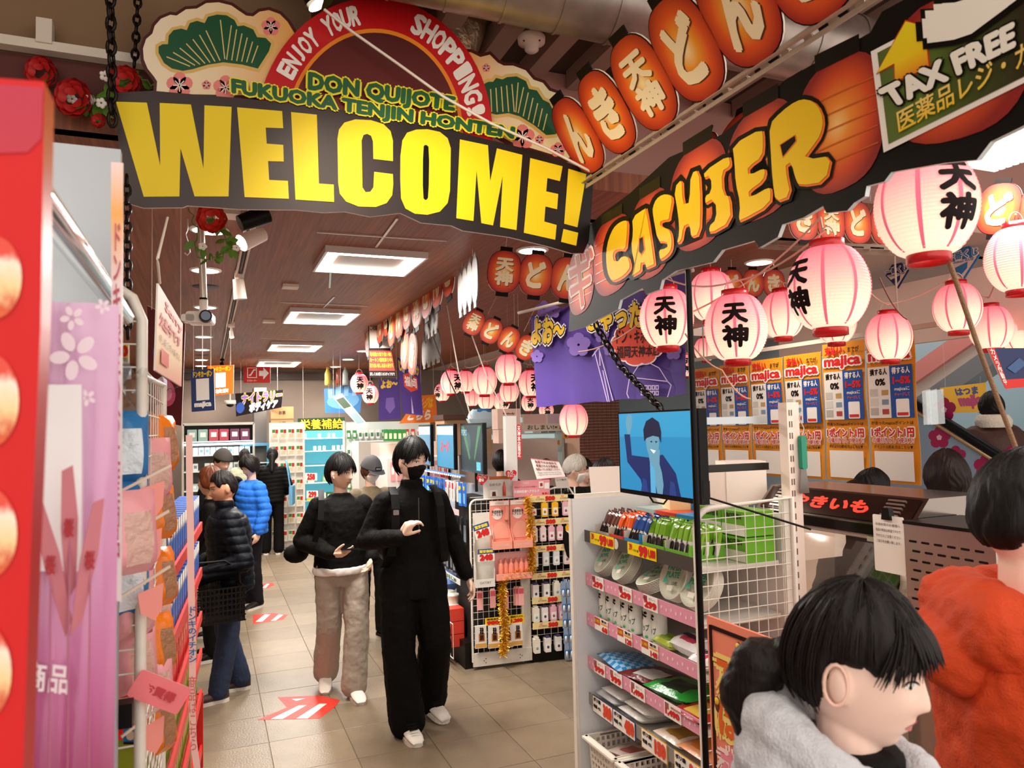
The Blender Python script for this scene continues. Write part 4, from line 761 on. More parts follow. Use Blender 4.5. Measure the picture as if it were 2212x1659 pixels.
# open display trays + bars standing in them
def bar_mesh(c1_, c2_):
    b = B(); w, h = .042, .14; P = []; 
    prof = [(0, .002), (.008, .002), (.02, .012), (h*.5, .016), (h-.02, .012), (h-.008, .002), (h, .002)]
    for z, d in prof: P += [(-w/2, -d/2, z), (0, -d*.75, z), (w/2, -d/2, z), (w/2, d/2, z), (0, d*.75, z), (-w/2, d/2, z)]
    for i in range(len(prof)-1):
        b.add(P, [(i*6+k, i*6+(k+1) % 6, i*6+6+(k+1) % 6, i*6+6+k) for k in range(6)], m(c1_ if i < 3 else c2_, .25))
    b.text('in', 0, .045, .03, .05, DK, -.014, .06, T=None); return b.mesh('bar')
bars = [('#f3ece2', '#5a2a1c', 'chocolate protein bar with a dark wrapper top', .06, '#c9beb0'), ('#f3ece2', '#e25a22', 'orange-topped protein bar leaning in its red tray', .2, '#d8402c'), ('#f3ece2', '#22478c', 'blue-topped protein bar leaning in its blue tray', .34, '#2f8fc8'), ('#f3ece2', '#7fb52a', 'green-topped protein bar in the green tray', .5, '#6fb52c'), ('#f3ece2', '#8fc43a', 'green-topped protein bar behind the mesh panel', .68, '#6fb52c')]
for n_, (c1_, c2_, lab, x, tc) in enumerate(bars):
    me = bar_mesh(c1_, c2_); wdt = .13 if n_ < 3 else .17
    b = B(); b.box((0, .09, .004), (wdt, .18, .006), m(tc, .5)); b.box((-wdt/2, .09, .035), (.003, .18, .07), m('#cfc6ba', .6)); b.box((wdt/2, .09, .035), (.003, .18, .07), m(tc, .5)); b.box((0, 0, .02), (wdt, .003, .04), m(tc, .5))
    tag(b.obj('display_tray', None, G(x+wdt/2, .03, ZS[0]-.01), (0, 0, RZ)), 'open cardboard tray holding '+lab.replace(' leaning in its red tray', 's').replace(' leaning in its blue tray', 's').replace(' in the green tray', 's').replace('bar with', 'bars with').replace('bar behind', 'bars behind'), 'tray')
    for i in range(4 if n_ < 3 else 5):
        for j in range(3): o = put('protein_bar', me, None, G(x+.012+i*(wdt-.02)/(3.2 if n_ < 3 else 4), .06+j*.05, ZS[0]-.002), (R(-14+j*3), R(random.uniform(-9, 12)+(10 if n_ in (0, 1, 2) else 0)), RZ+R(random.uniform(-15, 15)))); tag(o, lab, 'snack bar', 'protein bars: '+lab)
# wrapped paper plate / bowl stacks, tilted
def plate_stack(r, depth, n, txt, name):
    b = B(); pm = m('#efe9dc', .5)
    for k in range(n): z = k*.006; b.lathe([(r*.6, z), (r*.72, z+.002), (r*.97, z+depth), (r, z+depth), (r*.98, z+depth+.003), (r*.7, z+.004), (0.001, z+.003)], 36, pm)
    T = Matrix.Translation((0, 0, n*.006+depth+.002)) @ Matrix.Rotation(-PI/2, 4, 'X')
    b.lathe([(0.001, n*.006+depth), (r*.97, n*.006+depth)], 36, glass('wrap_film', '#f6fbf6', .18, .12))
    g = m('#2f9a78', .5)
    b.text(txt, r*.08, r*.22, r*.95, r*.55, g, 0, .05, T=T); b.flat([(-r*.62, -r*.3), (-r*.22, -r*.3), (-r*.42, r*.05)], 0, m('#49b394', .5), T=T); b.text('15枚', r*.3, -r*.3, r*.4, r*.18, DK, 0, .02, T=T); b.rect(-r*.2, -r*.62, r*.2, -r*.4, 0, m('#d8d2c4', .5), T=T)
    b.flat([(-r*.35+r*.08*math.cos(PI*j/5), r*.45+r*.14*math.sin(PI*j/5)) for j in range(10)], 0, g, T=T); return b.mesh(name)
pm1 = plate_stack(.088, .032, 8, 'PAPER\nBOWL', 'paper_bowls'); pm2 = plate_stack(.1, .012, 9, 'PAPER\nPLATE', 'paper_plates')
for x, me, rx, ry, lab, dz in ((.12, pm1, 55, 12, 'leftmost wrapped stack of white paper bowls, leaning', .075), (.3, pm1, 55, 14, 'second wrapped stack of white paper bowls, leaning beside the first', .07), (.52, pm2, 25, 10, 'low flat-lying wrapped stack of paper plates on the second shelf', .045), (.7, pm2, 68, 6, 'tall upright wrapped stack of paper plates next to the mesh panel', .1), (.86, pm2, 60, 0, 'wrapped paper plate stack seen through the mesh panel', .09)):
    tag(put('plate_pack', me, None, G(x, .11, ZS[1]+dz), Euler((R(rx), R(-ry), RZ), 'XYZ')), lab, 'paper plates')
# cup sleeves
def cup_mesh():
    b = B(); r = .036; f = m('#eef2ea', .35)
    b.lathe([(0.001, 0), (r*.8, 0), (r, .02), (r*.98, .135), (r*.7, .155), (0.001, .16)], 18, f); 
    vv, ff = textmesh('コップ', .03); P = [(r*1.02*math.sin((x-.5)*1.5), -r*1.02*math.cos((x-.5)*1.5), .045+y*.03) for x, y, e in vv]; b.add(P, ff, m('#3a6a4a', .5))
    vv, ff = textmesh('ド', .06); P = [(r*1.02*math.sin((x-.5)*.9), -r*1.02*math.cos((x-.5)*.9), .095+y*.035) for x, y, e in vv]; b.add(P, ff, DK)
    b.ell((.012, -r*.93, .02), (.012, .004, .008), m('#4fae5a', .5), 8); return b.mesh('cups')
cm = cup_mesh()
for k in range(7): tag(put('cup_pack', cm, None, G(.07+k*.072+(.05 if k > 4 else 0), .07+.0*k, ZS[2]+.0), (0, 0, RZ+R(random.uniform(-12, 12)))), (f'{ORD[k]} sleeve of paper cups from the far end of the third shelf' if k < 5 else ('left', 'right')[k-5]+' sleeve of the two paper cup sleeves set apart beside the wipes'), 'paper cups', 'paper cup sleeves in the front row' if k < 5 else 'paper cup sleeves set apart')
def soft_pack(name, lab, cat, loc, size, c, rot=(0, 0, RZ), patch=None, chk=None, group=None, txt=None, tc='#3a3a3a'):
    """pillow-shaped wrapped pack with printed patch on top"""
    w, d, h = size; n = 10; b = B(); P = []
    for s in (1, -1):
        for i in range(n+1):
            for j in range(n+1):
                x, y = i/n*2-1, j/n*2-1; e = (1-abs(x)**4)*(1-abs(y)**4); z = h/2+s*h/2*e**.5*(1+.12*math.sin(9*x+loc[0]*50)*math.sin(7*y+loc[1]*40)); P.append((x*w/2, y*d/2, z))
    N = (n+1)**2; q = lambda i, j, o: o+i*(n+1)+j
    F1 = [(q(i, j, 0), q(i+1, j, 0), q(i+1, j+1, 0), q(i, j+1, 0)) for i in range(n) for j in range(n)]; F2 = [(q(i, j, N), q(i, j+1, N), q(i+1, j+1, N), q(i+1, j, N)) for i in range(n) for j in range(n)]
    mats = [m(c, .25, bump=.35, bs=35), m(chk or patch or c, .25)]
    if chk: b.add(P, [f for k, f in enumerate(F1) if (k//n+k) % 2 == 0], mats[0], smooth=True); b.add(P, [f for k, f in enumerate(F1) if (k//n+k) % 2], mats[1], smooth=True)
    elif patch: b.add(P, [f for k, f in enumerate(F1) if not (3 <= k//n < 8 and 1 <= k % n < 6)], mats[0], smooth=True); b.add(P, [f for k, f in enumerate(F1) if (3 <= k//n < 8 and 1 <= k % n < 6)], mats[1], smooth=True)
    else: b.add(P, F1, mats[0], smooth=True)
    b.add(P, F2, mats[0], smooth=True)
    if txt: b.text(txt, 0, 0, w*.6, d*.3, m(tc, .4), 0, .04, T=Matrix.Translation((0, -d*.05, h*1.04)) @ Matrix.Rotation(-PI/2, 4, 'X'))
    return tag(b.obj(name, None, loc, rot), lab, cat, group)
soft_pack('wipes_pack', 'yellow-green pack of wipes on the third shelf', 'pack', G(.62, .08, ZS[2]), (.15, .1, .05), '#a9b83a', patch='#7f9a2a')
soft_pack('tissue_pack', 'white pack with pink flower print beside the yellow-green wipes', 'pack', G(.78, .09, ZS[2]+.01), (.19, .12, .075), '#eef0f2', patch='#d84a6a', txt='瞬潔', tc='#22306a')
soft_pack('tissue_pack', 'second white printed pack near the mesh panel', 'pack', G(.92, .06, ZS[2]), (.12, .12, .06), '#eef0f2', patch='#d84a6a', txt='Wet', tc='#22306a')
soft_pack('picnic_sheet', 'folded blue and white checked picnic sheet', 'picnic sheet', G(.2, .12, ZS[3]), (.3, .24, .05), '#2a86c8', rot=(R(-6), 0, RZ-.15), chk='#9cc8ea')
soft_pack('picnic_sheet', 'folded navy and dark red picnic sheet with white label', 'picnic sheet', G(.42, .13, ZS[3]), (.26, .26, .045), '#6a1f1c', rot=(R(-5), 0, RZ+.2), patch='#e6e2e0')
soft_pack('picnic_sheet', 'folded green picnic sheet with dark label', 'picnic sheet', G(.64, .13, ZS[3]), (.27, .25, .06), '#2f9a3a', rot=(R(-5), 0, RZ+.15), patch='#2c3a2c')
soft_pack('picnic_sheet', 'folded red picnic sheet next to the mesh panel', 'picnic sheet', G(.85, .1, ZS[3]), (.2, .24, .035), '#9a2a20', patch='#d9b04a')
for x, c, p, lab, z in ((.13, '#c9cbd0', None, 'silvery pack of bin bags at the far end of the fifth shelf', 0), (.2, '#d4d3d3', None, 'upper silvery pack of bin bags at the far end', .04), (.36, '#dcdad6', '#b7b5b2', 'white pack of bin bags in the middle of the fifth shelf', 0), (.42, '#e2e0dc', None, 'upper white pack of bin bags in the middle', .045), (.66, '#e9d6c6', '#b98a3a', 'clear pack of bags with orange lettering', 0), (.84, '#e8a070', '#e88a3a', 'orange-tinted pack of bags beside the mesh panel', .01)):
    soft_pack('bag_pack', lab, 'bag pack', G(x, .13, ZS[4]+z), (.2, .24, .05), c, rot=(R(-4), 0, RZ), patch=p)
def basket(loc, lab, w=.27, d=.34, h=.17):
    t = thing('plastic_basket', lab, 'basket', loc, RZ); wm = m('#efe8dc', .35); b = B(); tp_ = .84
    for side in range(4):
        L = w if side % 2 == 0 else d; D = d if side % 2 == 0 else w; n = max(5, int(L/.03)); R4 = Matrix.Rotation(side*PI/2, 4, 'Z'); k_ = 5
        for i in range(n+1): x = -L/2+L*i/n; b.box((x*.93, -D/2*.93, h/2), (.011, .004, h), wm, (R(7), 0, 0), R4)
        for j in range(k_+1): b.box((0, -D/2*(.86+.14*j/k_), h*j/k_), (L*(.86+.14*j/k_), .004, .012 if j < k_ else .02), wm, None, R4)
    b.box((0, 0, .004), (w*.86, d*.86, .006), wm); o = b.obj('slatted_body', t); o['kind'] = 'stuff'
    b = B(); b.box((0, -d/2-.012, h), (w+.03, .03, .01), wm); b.box((0, d/2+.01, h), (w+.03, .025, .01), wm)
    for s in (-1, 1): b.box((s*(w/2+.01), 0, h), (.024, d+.02, .01), wm)
    b.obj('rim', t); return t
basket(G(.2, .12, ZS[5]), 'white slatted plastic basket on the lowest shelf, farther of the pair'); basket(G(.52, .12, ZS[5]), 'white slatted plastic basket on the lowest shelf, nearer of the pair')
for k, x in enumerate((.2, .52)):
    for j in range(3): soft_pack('bag_bundle', ('farther', 'nearer')[k]+' basket bundle of thin pink and white bags, '+('bottom', 'middle', 'top')[j]+' one', 'bag pack', G(x, .1+.02*j, ZS[5]+.02+j*.035), (.2, .22, .04), ('#e2c6c2', '#dcb4b2', '#ead8d2')[j], rot=(R(-10), 0, RZ+.2*j), patch='#d8726a')
# ================================================================ screen on an arm, slotted upright, scraper, pole
TVX = 1.68; tv = thing('screen', 'flat black-framed screen showing a blue picture of a waving person', 'screen', (TVX, 2.58, 1.57), RZ+R(-2))
b = B(); b.box((0, .02, .17), (.62, .035, .355), m('#0d0d0f', .25)); b.obj('bezel', tv)
E_ = lambda c, s=1.0: m(c, .3, em=s*.5)
b = B(); y = -.0005; b.rect(-.295, .012, .295, .34, y, E_('#1f78a8', .85)); b.rect(-.295, .24, .295, .34, y-.0003, E_('#2a86b4', .85)); 
NVY = E_('#14265e', .6); SKN = E_('#5d8fa8', .7); HRB = E_('#141a3c', .5); NV2 = E_('#1e3a7c', .6)
b.flat([(-.25, .25), (-.2, .25), (-.19, .16), (-.05, .155), (.06, .17), (.15, .1), (.18, .012), (-.1, .012), (-.12, .06), (-.23, .13)], y-.0006, NVY); b.flat([(-.22, .25), (-.235, .3), (-.22, .335), (-.18, .335), (-.175, .3), (-.2, .25)], y-.0006, SKN)
b.flat([(-.05, .17), (-.03, .1), (.03, .1), (.04, .19)], y-.0008, SKN); b.flat([(-.015+.052*math.cos(a), .225+.075*math.sin(a)) for a in [2*PI*k/20 for k in range(20)]], y-.001, SKN)
b.flat([(-.08, .22), (-.085, .27), (-.06, .305), (-.01, .32), (.04, .3), (.055, .26), (.05, .215), (.035, .24), (-.01, .245), (-.06, .235)], y-.0013, HRB); b.flat([(-.035, .19), (.01, .185), (-.008, .172)], y-.0013, E_('#cfe0e6', .8)); b.flat([(-.035, .222), (-.015, .224), (-.02, .216)], y-.0013, HRB); b.flat([(.005, .224), (.025, .222), (.012, .215)], y-.0013, HRB)
b.flat([(-.04, .14), (0, .1), (0, .012), (-.04, .012)], y-.001, E_('#4a98c4', .8)); b.flat([(.0, .05), (-.005, .1), (.01, .135), (.03, .14), (.05, .1), (.06, .05), (.05, .012), (.01, .012)], y-.0014, SKN); b.flat([(-.12, .012), (-.1, .07), (-.07, .06), (-.06, .012)], y-.001, NV2); b.flat([(.1, .012), (.11, .07), (.14, .06), (.15, .012)], y-.001, NV2)
b.obj('picture', tv); B().box((.305, .025, .05), (.012, .03, .06), m('#151517', .3)).obj('side_button', tv); B().tube([(-.1, .02, 0), (-.06, .02, -.03), (.02, .02, -.03), (.06, .02, 0)], .004, m('#17130f', .4), 6).obj('cable_loop', tv)
B().box((.0, .3, .3), (.03, .5, .03), m('#b9c2c6', .3, .5)).obj('upper_arm', tv); B().box((.0, .3, .1), (.03, .5, .03), m('#2a2624', .3, .5)).obj('lower_arm', tv); B().cyl((.3, .03, .02), (.36, .45, -.12), .004, n=6, mat=m('#14110f', .4)).obj('power_cable', tv)
up = thing('slotted_upright', 'tall white slotted shelf upright holding the screen arms', 'post', (2.27, 2.46, 0))
b = B(); b.box((0, 0, .97), (.065, .05, 1.94), m('#f1dfd2', .4)); b.obj('post', up)
b = B()
for k in range(34):
    for s in (-.02, -.008): b.rect(s-.003, .3+k*.048, s+.003, .325+k*.048, -.0258, m('#6a5a50', .6))
w = b.obj('slots', up); w['kind'] = 'stuff'
sc_ = thing('scraper', 'metal scraper with a teal handle hanging on the white upright', 'tool', (2.3, 2.42, 1.6))
B().rbox((.0, 0, .13), (.028, .02, .14), .01, m('#1a8a6e', .4)).obj('handle', sc_); B().prism([(-.014, .06), (.014, .06), (.026, -.04), (-.026, -.04)], -.001, .001, m('#7c7672', .3, .8)).obj('blade', sc_); B().tube([(0, 0, .2), (.012, 0, .23), (-.01, 0, .27), (0, 0, .3)], .0025, SILV, 5).obj('hook', sc_)
p = atS(1505, 1100, 2.5)
pole = thing('black_pole', 'thin black pole standing from the floor up to the CASHIER sign', 'pole', (p.x, p.y, 0)); B().cyl((0, 0, 0), (-.0, 0, 2.39), .0105, n=10, mat=m('#0b0908', .35)).obj('tube', pole); B().cyl((0, 0, 0), (0, 0, .012), .07, n=20, mat=m('#0b0908', .35)).obj('foot', pole)
chain([onX(1285, 700, 1.75), onX(1340, 790, 1.75), onX(1430, 885, 1.7)], 'black chain slanting from the CASHIER sign down to the blue screen', .05, .006)
# ================================================================ sweet potato oven + poster stand
ST = m('#b9b2aa', .25, .9, var=.1, vs_=12); DST = m('#3a2620', .2, .7)
ov = thing('sweet_potato_oven', 'steel sweet potato oven with clear case and dark chrome hood', 'oven', (2.6, 2.42, 0))
def Lx(p): return (p[0]-2.6, p[1]-2.25, p[2])
b = B(); b.box((0, 0, .45), (.56, .86, .9), ST); b.obj('cabinet', ov)
b = B(); b.box((-.0, 0, .95), (.6, .9, .1), m('#6a5038', .3, .7)); b.obj('base_tray', ov)
b = B()
for k in range(26): b.box((-.303, -.42+k*.033, .955), (.006, .016, .075), m('#c9b48a', .3, .7))
w = b.obj('vent_fins', ov); w['kind'] = 'stuff'
ac_ = glass('oven_acrylic', '#fff6ee', .14, .06)
b = B(); A1 = [(-.29, -.43, 1.0), (-.29, .43, 1.0), (-.13, .40, 1.39), (-.13, -.40, 1.39)]
b.add(A1, [(0, 1, 2, 3)], ac_); b.add([(-.29, .43, 1.0), (.27, .43, 1.0), (.27, .40, 1.39), (-.13, .40, 1.39)], [(0, 1, 2, 3)], ac_); b.add([(-.29, -.43, 1.0), (.27, -.43, 1.0), (.27, -.40, 1.39), (-.13, -.40, 1.39)], [(0, 1, 2, 3)], ac_); b.add([(-.13, -.4, 1.39), (-.13, .4, 1.39), (.27, .4, 1.39), (.27, -.4, 1.39)], [(0, 1, 2, 3)], ac_); b.obj('clear_case', ov)
b = B(); wf = m('#e9e2d6', .35)
for a_, c_ in ((A1[2], A1[3]), (A1[1], A1[2]), (A1[0], A1[3]), (A1[0], A1[1]), ((.27, .4, 1.39), A1[2]), ((.27, -.4, 1.39), A1[3])): b.tube([a_, c_], .011, wf, 6)
b.obj('case_frame', ov)
for y in (-.2, .2): B().box((-.14, y, 1.385), (.03, .05, .02), ST).obj('hinge', ov)
hd = [(-.2, 1.425), (-.2, 1.455), (-.1, 1.56), (.22, 1.56), (.22, 1.425)]
b = B(); b.prism(hd, -.42, .42, m('#8a7f78', .15, .95)); hood = b.obj('hood', ov)
T = Matrix(((0, -.69, -.72, -.152), (-1, 0, 0, 0), (0, -.72+.0, .69, 1.507), (0, 0, 0, 1)))
Tn = frame(Vector((-.152, 0, 1.5075)), (0, -1, 0), (.1, 0, .105))
b = B(); b.rect(-.4, -.062, .4, .062, -.002, DST, T=Tn); b.text('やきいも', -.02, 0, .42, .06, m('#e0301c', .4, em=.5), -.004, .05, T=Tn)
b.obj('hood_sign', hood)
for s in (-1, 1):
    for k in range(6): B().box((s*.3, -.004, -.045+k*.018), (.08, .006, .008), m('#e6dfd8', .15, .9), T=Tn).obj('louvre', hood)
B().box((-.205, 0, 1.432), (.012, .86, .04), m('#1d1614', .2, .8)).obj('hood_lip', hood)
B().box((-.0, 0, 1.02), (.5, .8, .02), m('#a07a4a', .6, bump=.8, bs=60)).obj('pebble_bed', ov)
for k, (x, y, a) in enumerate(((-.1, .2, .3), (0, .1, 1.2), (-.15, -.05, .6), (.05, -.2, 2.0))):
    tag(B().ell((0, 0, 0), (.085, .032, .03), m('#7a3a3a', .6, bump=.6, bs=40), 14).obj('sweet_potato', None, (2.6+x, 2.42+y*.9, 1.06), (0, 0, a)), ('roasted sweet potato at the far end of the oven case', 'roasted sweet potato in the middle of the oven case', 'roasted sweet potato near the front of the oven case', 'roasted sweet potato at the near end of the oven case')[k], 'sweet potato')
t = thing('case_notice', 'small white notice card leaning on the clear oven case', 'sign', (2.285, 2.6, 1.03), RZ); T = Matrix.Rotation(R(-20), 4, 'X'); b = B(); b.box((0, 0, .035), (.15, .003, .07), CRD, T=T); b.text('ご精算前の商品の', 0, .052, .12, .014, m('#8a2a4a', .5), -.003, .02, T=T); b.text('開封はご遠慮ください。', 0, .034, .12, .011, DK, -.003, .02, T=T); b.text('Please refrain from opening', 0, .018, .12, .008, DK, -.003, .0, T=T); b.obj('card', t)
# perforated steel bin beside the oven
pb = thing('perforated_box', 'perforated steel box with slotted sides at the right end of the oven', 'box', (2.5, 1.82, 0), RZ)
b = B(); b.box((0, 0, .75), (.34, .3, 1.46), m('#b3a59b', .3, .85)); b.box((0, 0, 1.485), (.345, .305, .012), m('#15120f', .4)); b.obj('body', pb)
b = B()
for r_ in range(12):
    for k in range(6): b.rbox((-.135+k*.05+(.012 if r_ % 2 else 0), -.1505, 1.42-r_*.034), (.032, .001, .008), .0035, m('#120e0c', .5)); b.rbox((-.1715, -.12+k*.045, 1.42-r_*.034), (.03, .001, .008), .0035, m('#120e0c', .5), (0, 0, PI/2))
w = b.obj('slots', pb); w['kind'] = 'stuff'
p = onX(1885, 1110, 2.36); q = onX(1958, 1245, 2.36)
nt_ = thing('clipped_notice', 'white laminated notice hung from a black clip in front of the perforated box', 'sign', (2.36, (p.y+q.y)/2, q.z), RZ); w_ = abs(p.y-q.y); h_ = p.z-q.z
b = B(); b.rbox((0, 0, h_/2), (w_, .002, h_), .006, m('#f2ede6', .2)); 
for k, tx in enumerate(('お会計前のお客様へ', '当店の商品は高温ですので', 'やけどにご注意ください', 'ご協力をお願い致します。')): b.text(tx, 0, h_*(.84-k*.1), w_*.8, .011, DK, -.003, .01)
b.obj('sheet', nt_); B().prism([(-.02, h_-.015), (.02, h_-.015), (.014, h_+.03), (-.014, h_+.03)], -.012, .012, m('#14100e', .3)).obj('clip', nt_)
# poster stand
ps = thing('poster_board', 'salmon poster board with orange lettering beside the black pole', 'poster', (1.74, 2.05, 0), RZ); w_ = .6
b = B(); b.box((0, 0, .62), (w_, .012, 1.04), m('#f08a70', .45)); b.obj('board', ps)
b = B(); fm = m('#2a1512', .4)
for s in (-1, 1): b.box((s*(w_/2-.022), -.008, .62), (.014, .004, .98), fm); b.box((0, -.008, .62+s*.485), (w_-.05, .004, .014), fm)
b.obj('printed_border', ps)
b = B()
for tx, z, hz, c, o in (('アツアツ、', .94, .12, '#e2641e', '#f6d67a'), ('ばり甘っ', .79, .13, '#e2641e', '#f6d67a'), ('ホクホク', .63, .11, '#f08aa0', '#f8dcd6')): b.text(tx, .0, z, .5, hz, m(o, .5), -.009, .17); b.text(tx, .0, z, .48, hz*.95, m(c, .5), -.0105, .04)
b.obj('lettering', ps)
for x, z in ((-.12, 1.06), (-.25, .83), (.05, .5), (.22, .42)): B().ell((x, -.009, z), (.018, .004, .03), m('#6a2a1c', .5), 10).ell((x, -.012, z+.012), (.013, .004, .014), m('#f0c23a', .5), 8).obj('potato_print', ps)
B().prism([(-.05, .15), (.29, .15), (.29, .52), (.16, .47), (.05, .3)], -.0085, -.007, m('#f5f0ea', .5)).obj('white_patch', ps)
for s in (-1, 1): B().cyl((s*.25, .02, 0), (s*.25, .02, .3), .01, n=8, mat=fm).obj('leg', ps)
t = thing('warning_lamp', 'orange plastic revolving lamp behind the mesh panel', 'lamp', (2.14, 2.33, 1.0)); B().lathe([(.035, 0), (.036, .07), (.03, .09), (.015, .1), (.001, .102)], 20, m('#f08418', .2, em=.15, tr=.2)).obj('dome', t); B().cyl((0, 0, -.05), (0, 0, 0), .038, n=20, mat=m('#d9cfc2', .4)).obj('base', t)
B().cyl((0, 0, -1.0), (0, 0, -.05), .02, n=10, mat=m('#d9cfc2', .4)).obj('stem', t)
# ================================================================ people
def sst(a, b, x): t = min(max((x-a)/(b-a), 0), 1); return t*t*(3-2*t)
ex = math.exp
def hp(nx, ny, nz, fem=0, feat=1):
    low = max(-nz, 0); x = .074*nx*(1-.30*low**1.5)*(1-.05*max(nz, 0)); y = .096*ny; z = .118*nz
    if ny > 0: y *= 1.03-.42*sst(.15, .95, low)
    else: y *= .95
    if feat:
        wf = sst(.05, .5, -ny); ax = abs(x); s = min(max((.014-z)/.046, 0), 1); fl = sst(-.046, -.035, z)
        d = (.021-.004*fem)*s**1.15*fl*ex(-(x/(.008+.006*s))**2)+.004*(1-.6*fem)*ex(-((z-.025)/.009)**2)*ex(-(x/.045)**2)
        d -= .009*ex(-((ax-.031)/.016)**2-((z-.005)/.011)**2); d += .0045*ex(-((ax-.042)/.018)**2-((z+.028)/.02)**2)
        d += .0055*ex(-(x/.019)**2)*(ex(-((z+.057)/.0045)**2)+ex(-((z+.069)/.0055)**2))-.002*ex(-(x/.02)**2-((z+.063)/.0022)**2)
        d += .007*ex(-(x/.018)**2-((z+.099)/.013)**2)-.003*ex(-(x/.02)**2-((z+.082)/.006)**2); y -= wf*d
    return Vector((x, y, z))
def grid_dirs(nt, nph):
    for i in range(nt+1):
        th = PI*i/nt; 
        for j in range(nph): ph = 2*PI*j/nph; yield (math.sin(th)*math.sin(ph), -math.sin(th)*math.cos(ph), math.cos(th))
def sph_faces(nt, nph): return [(i*nph+j, (i+1)*nph+j, (i+1)*nph+(j+1) % nph, i*nph+(j+1) % nph) for i in range(nt) for j in range(nph)]
_HM = {}
def head_mesh(fem, nt=72, nph=96):
    if fem not in _HM:
        P = [hp(*d, fem) for d in grid_dirs(nt, nph)]; _HM[fem] = (P, sph_faces(nt, nph), BVHTree.FromPolygons(P, sph_faces(nt, nph)))
    return _HM[fem]
def caps(b, p0, p1, r0, r1, mat, n=14, sq=None):
    """tapered capsule; sq=(axis vector, factor) flattens the section"""
    p0, p1 = Vector(p0), Vector(p1); d = p1-p0; L = d.length or 1e-5; q = d.to_track_quat('Z', 'X'); prof = []
    for k in range(5): a = PI/2*(k/4-1); prof.append((max(r0*math.cos(a), 1e-4), r0*math.sin(a)))
    for k in range(5): a = PI/2*k/4; prof.append((max(r1*math.cos(a), 1e-4), L+r1*math.sin(a)))
    T = Matrix.Translation(p0) @ q.to_matrix().to_4x4(); n0 = len(b.v); b.lathe(prof, n, mat, T)
    if sq:
        ax = Vector(sq[0]).normalized()
        for i in range(n0, len(b.v)):
            v = Vector(b.v[i]); t = min(max((v-p0).dot(d)/(L*L), 0), 1); c = p0+d*t; o = (v-c).dot(ax); b.v[i] = tuple(v+ax*o*(sq[1]-1))
    return b
def loft(b, rings, mat, n=24):
    """rings: (centre, rx, ry) horizontal ellipses, bottom to top, closed ends"""
    P = []
    for c, rx, ry in rings:
        for k in range(n): a = 2*PI*k/n; P.append((c[0]+rx*math.cos(a), c[1]+ry*math.sin(a), c[2]))
    b.add(P, [(i*n+k, i*n+(k+1) % n, (i+1)*n+(k+1) % n, (i+1)*n+k) for i in range(len(rings)-1) for k in range(n)]+[tuple(range(n-1, -1, -1)), tuple(range((len(rings)-1)*n, len(rings)*n))], mat, smooth=True); return b
_TX = {}
def fuse(b, name, parent, voxel, sm=6, wr=None, post=None, loc=(0, 0, 0), rot=(0, 0, 0)):
    me = b.mesh('tmp'); o = bpy.data.objects.new('tmp', me); COL.objects.link(o)
    r = o.modifiers.new('r', 'REMESH'); r.mode = 'VOXEL'; r.voxel_size = voxel; s = o.modifiers.new('s', 'SMOOTH'); s.factor = .5; s.iterations = sm
    if wr:
        for st, sz in wr:
            if sz not in _TX: _TX[sz] = bpy.data.textures.new('folds', 'CLOUDS'); _TX[sz].noise_scale = sz; _TX[sz].noise_depth = 2
            d = o.modifiers.new('d', 'DISPLACE'); d.texture = _TX[sz]; d.strength = st; d.mid_level = .5; d.texture_coords = 'LOCAL'
    bpy.context.view_layer.update(); dg = bpy.context.evaluated_depsgraph_get(); nm = bpy.data.meshes.new_from_object(o.evaluated_get(dg)); bpy.data.objects.remove(o)
    nm.materials.clear()
    for x in b.mats: nm.materials.append(x)
    nm.polygons.foreach_set('material_index', [0]*len(nm.polygons)); nm.polygons.foreach_set('use_smooth', [True]*len(nm.polygons))
    if post: post(nm)
    nm.update(); return put(name, nm, parent, loc, rot)
def quilt(pitch, amp):
    def f(me):
        ns = [v.normal.copy() for v in me.vertices]
        for v, n in zip(me.vertices, ns): v.co += n*amp*(abs(math.sin(v.co.z/pitch*PI+.6*math.sin(v.co.x*9)))**.5-.6)
    return f
def hand_caps(b, w, d, pn, side, mat, curl=.5, sc=1.0, spread=1):
    """palm + five fingers: w wrist, d finger direction, pn palm normal, side = direction towards the thumb"""
    w, d, pn = Vector(w), Vector(d).normalized(), Vector(pn).normalized(); c = Vector(side).normalized(); k = sc
    caps(b, w, w+d*.075*k, .024*k, .034*k, mat, 12, (pn, .5)); caps(b, w+d*.04*k-c*.02*k, w+d*.08*k-c*.022*k, .018*k, .016*k, mat, 10); caps(b, w+d*.04*k+c*.02*k, w+d*.08*k+c*.022*k, .018*k, .016*k, mat, 10)
    for i, L in enumerate((.072, .08, .074, .058)):
        o = c*(.031-.0205*i)*k*spread; p = w+d*(.083-.004*abs(i-1))*k+o; a = curl*.55
        for s_, (f, r) in enumerate(((.45, .0092), (.32, .0085), (.23, .0075))):
            dd = (d*math.cos(a)+pn*math.sin(a)).normalized(); q = p+dd*L*f*k; caps(b, p, q, r*k, r*.92*k, mat, 8); p = q; a += curl*.75
    p = w+d*.02*k+c*.026*k; dd = (d*.6+c*.75+pn*.3).normalized(); q = p+dd*.045*k; caps(b, p, q, .013*k, .0105*k, mat, 8); dd = (d*.85+c*.25+pn*(.3+.3*curl)).normalized(); caps(b, q, q+dd*.035*k, .0105*k, .0085*k, mat, 8)
def shell(b, tfun, mat, fem=0, nt=56, nph=84, feat=0, puff=1.0):
    P = []
    for d in grid_dirs(nt, nph):
        p = hp(*d, fem, feat); P.append(p+p.normalized()*tfun(math.atan2(d[0], -d[1]), d[2], d))
    return b.add(P, sph_faces(nt, nph), mat, smooth=True)
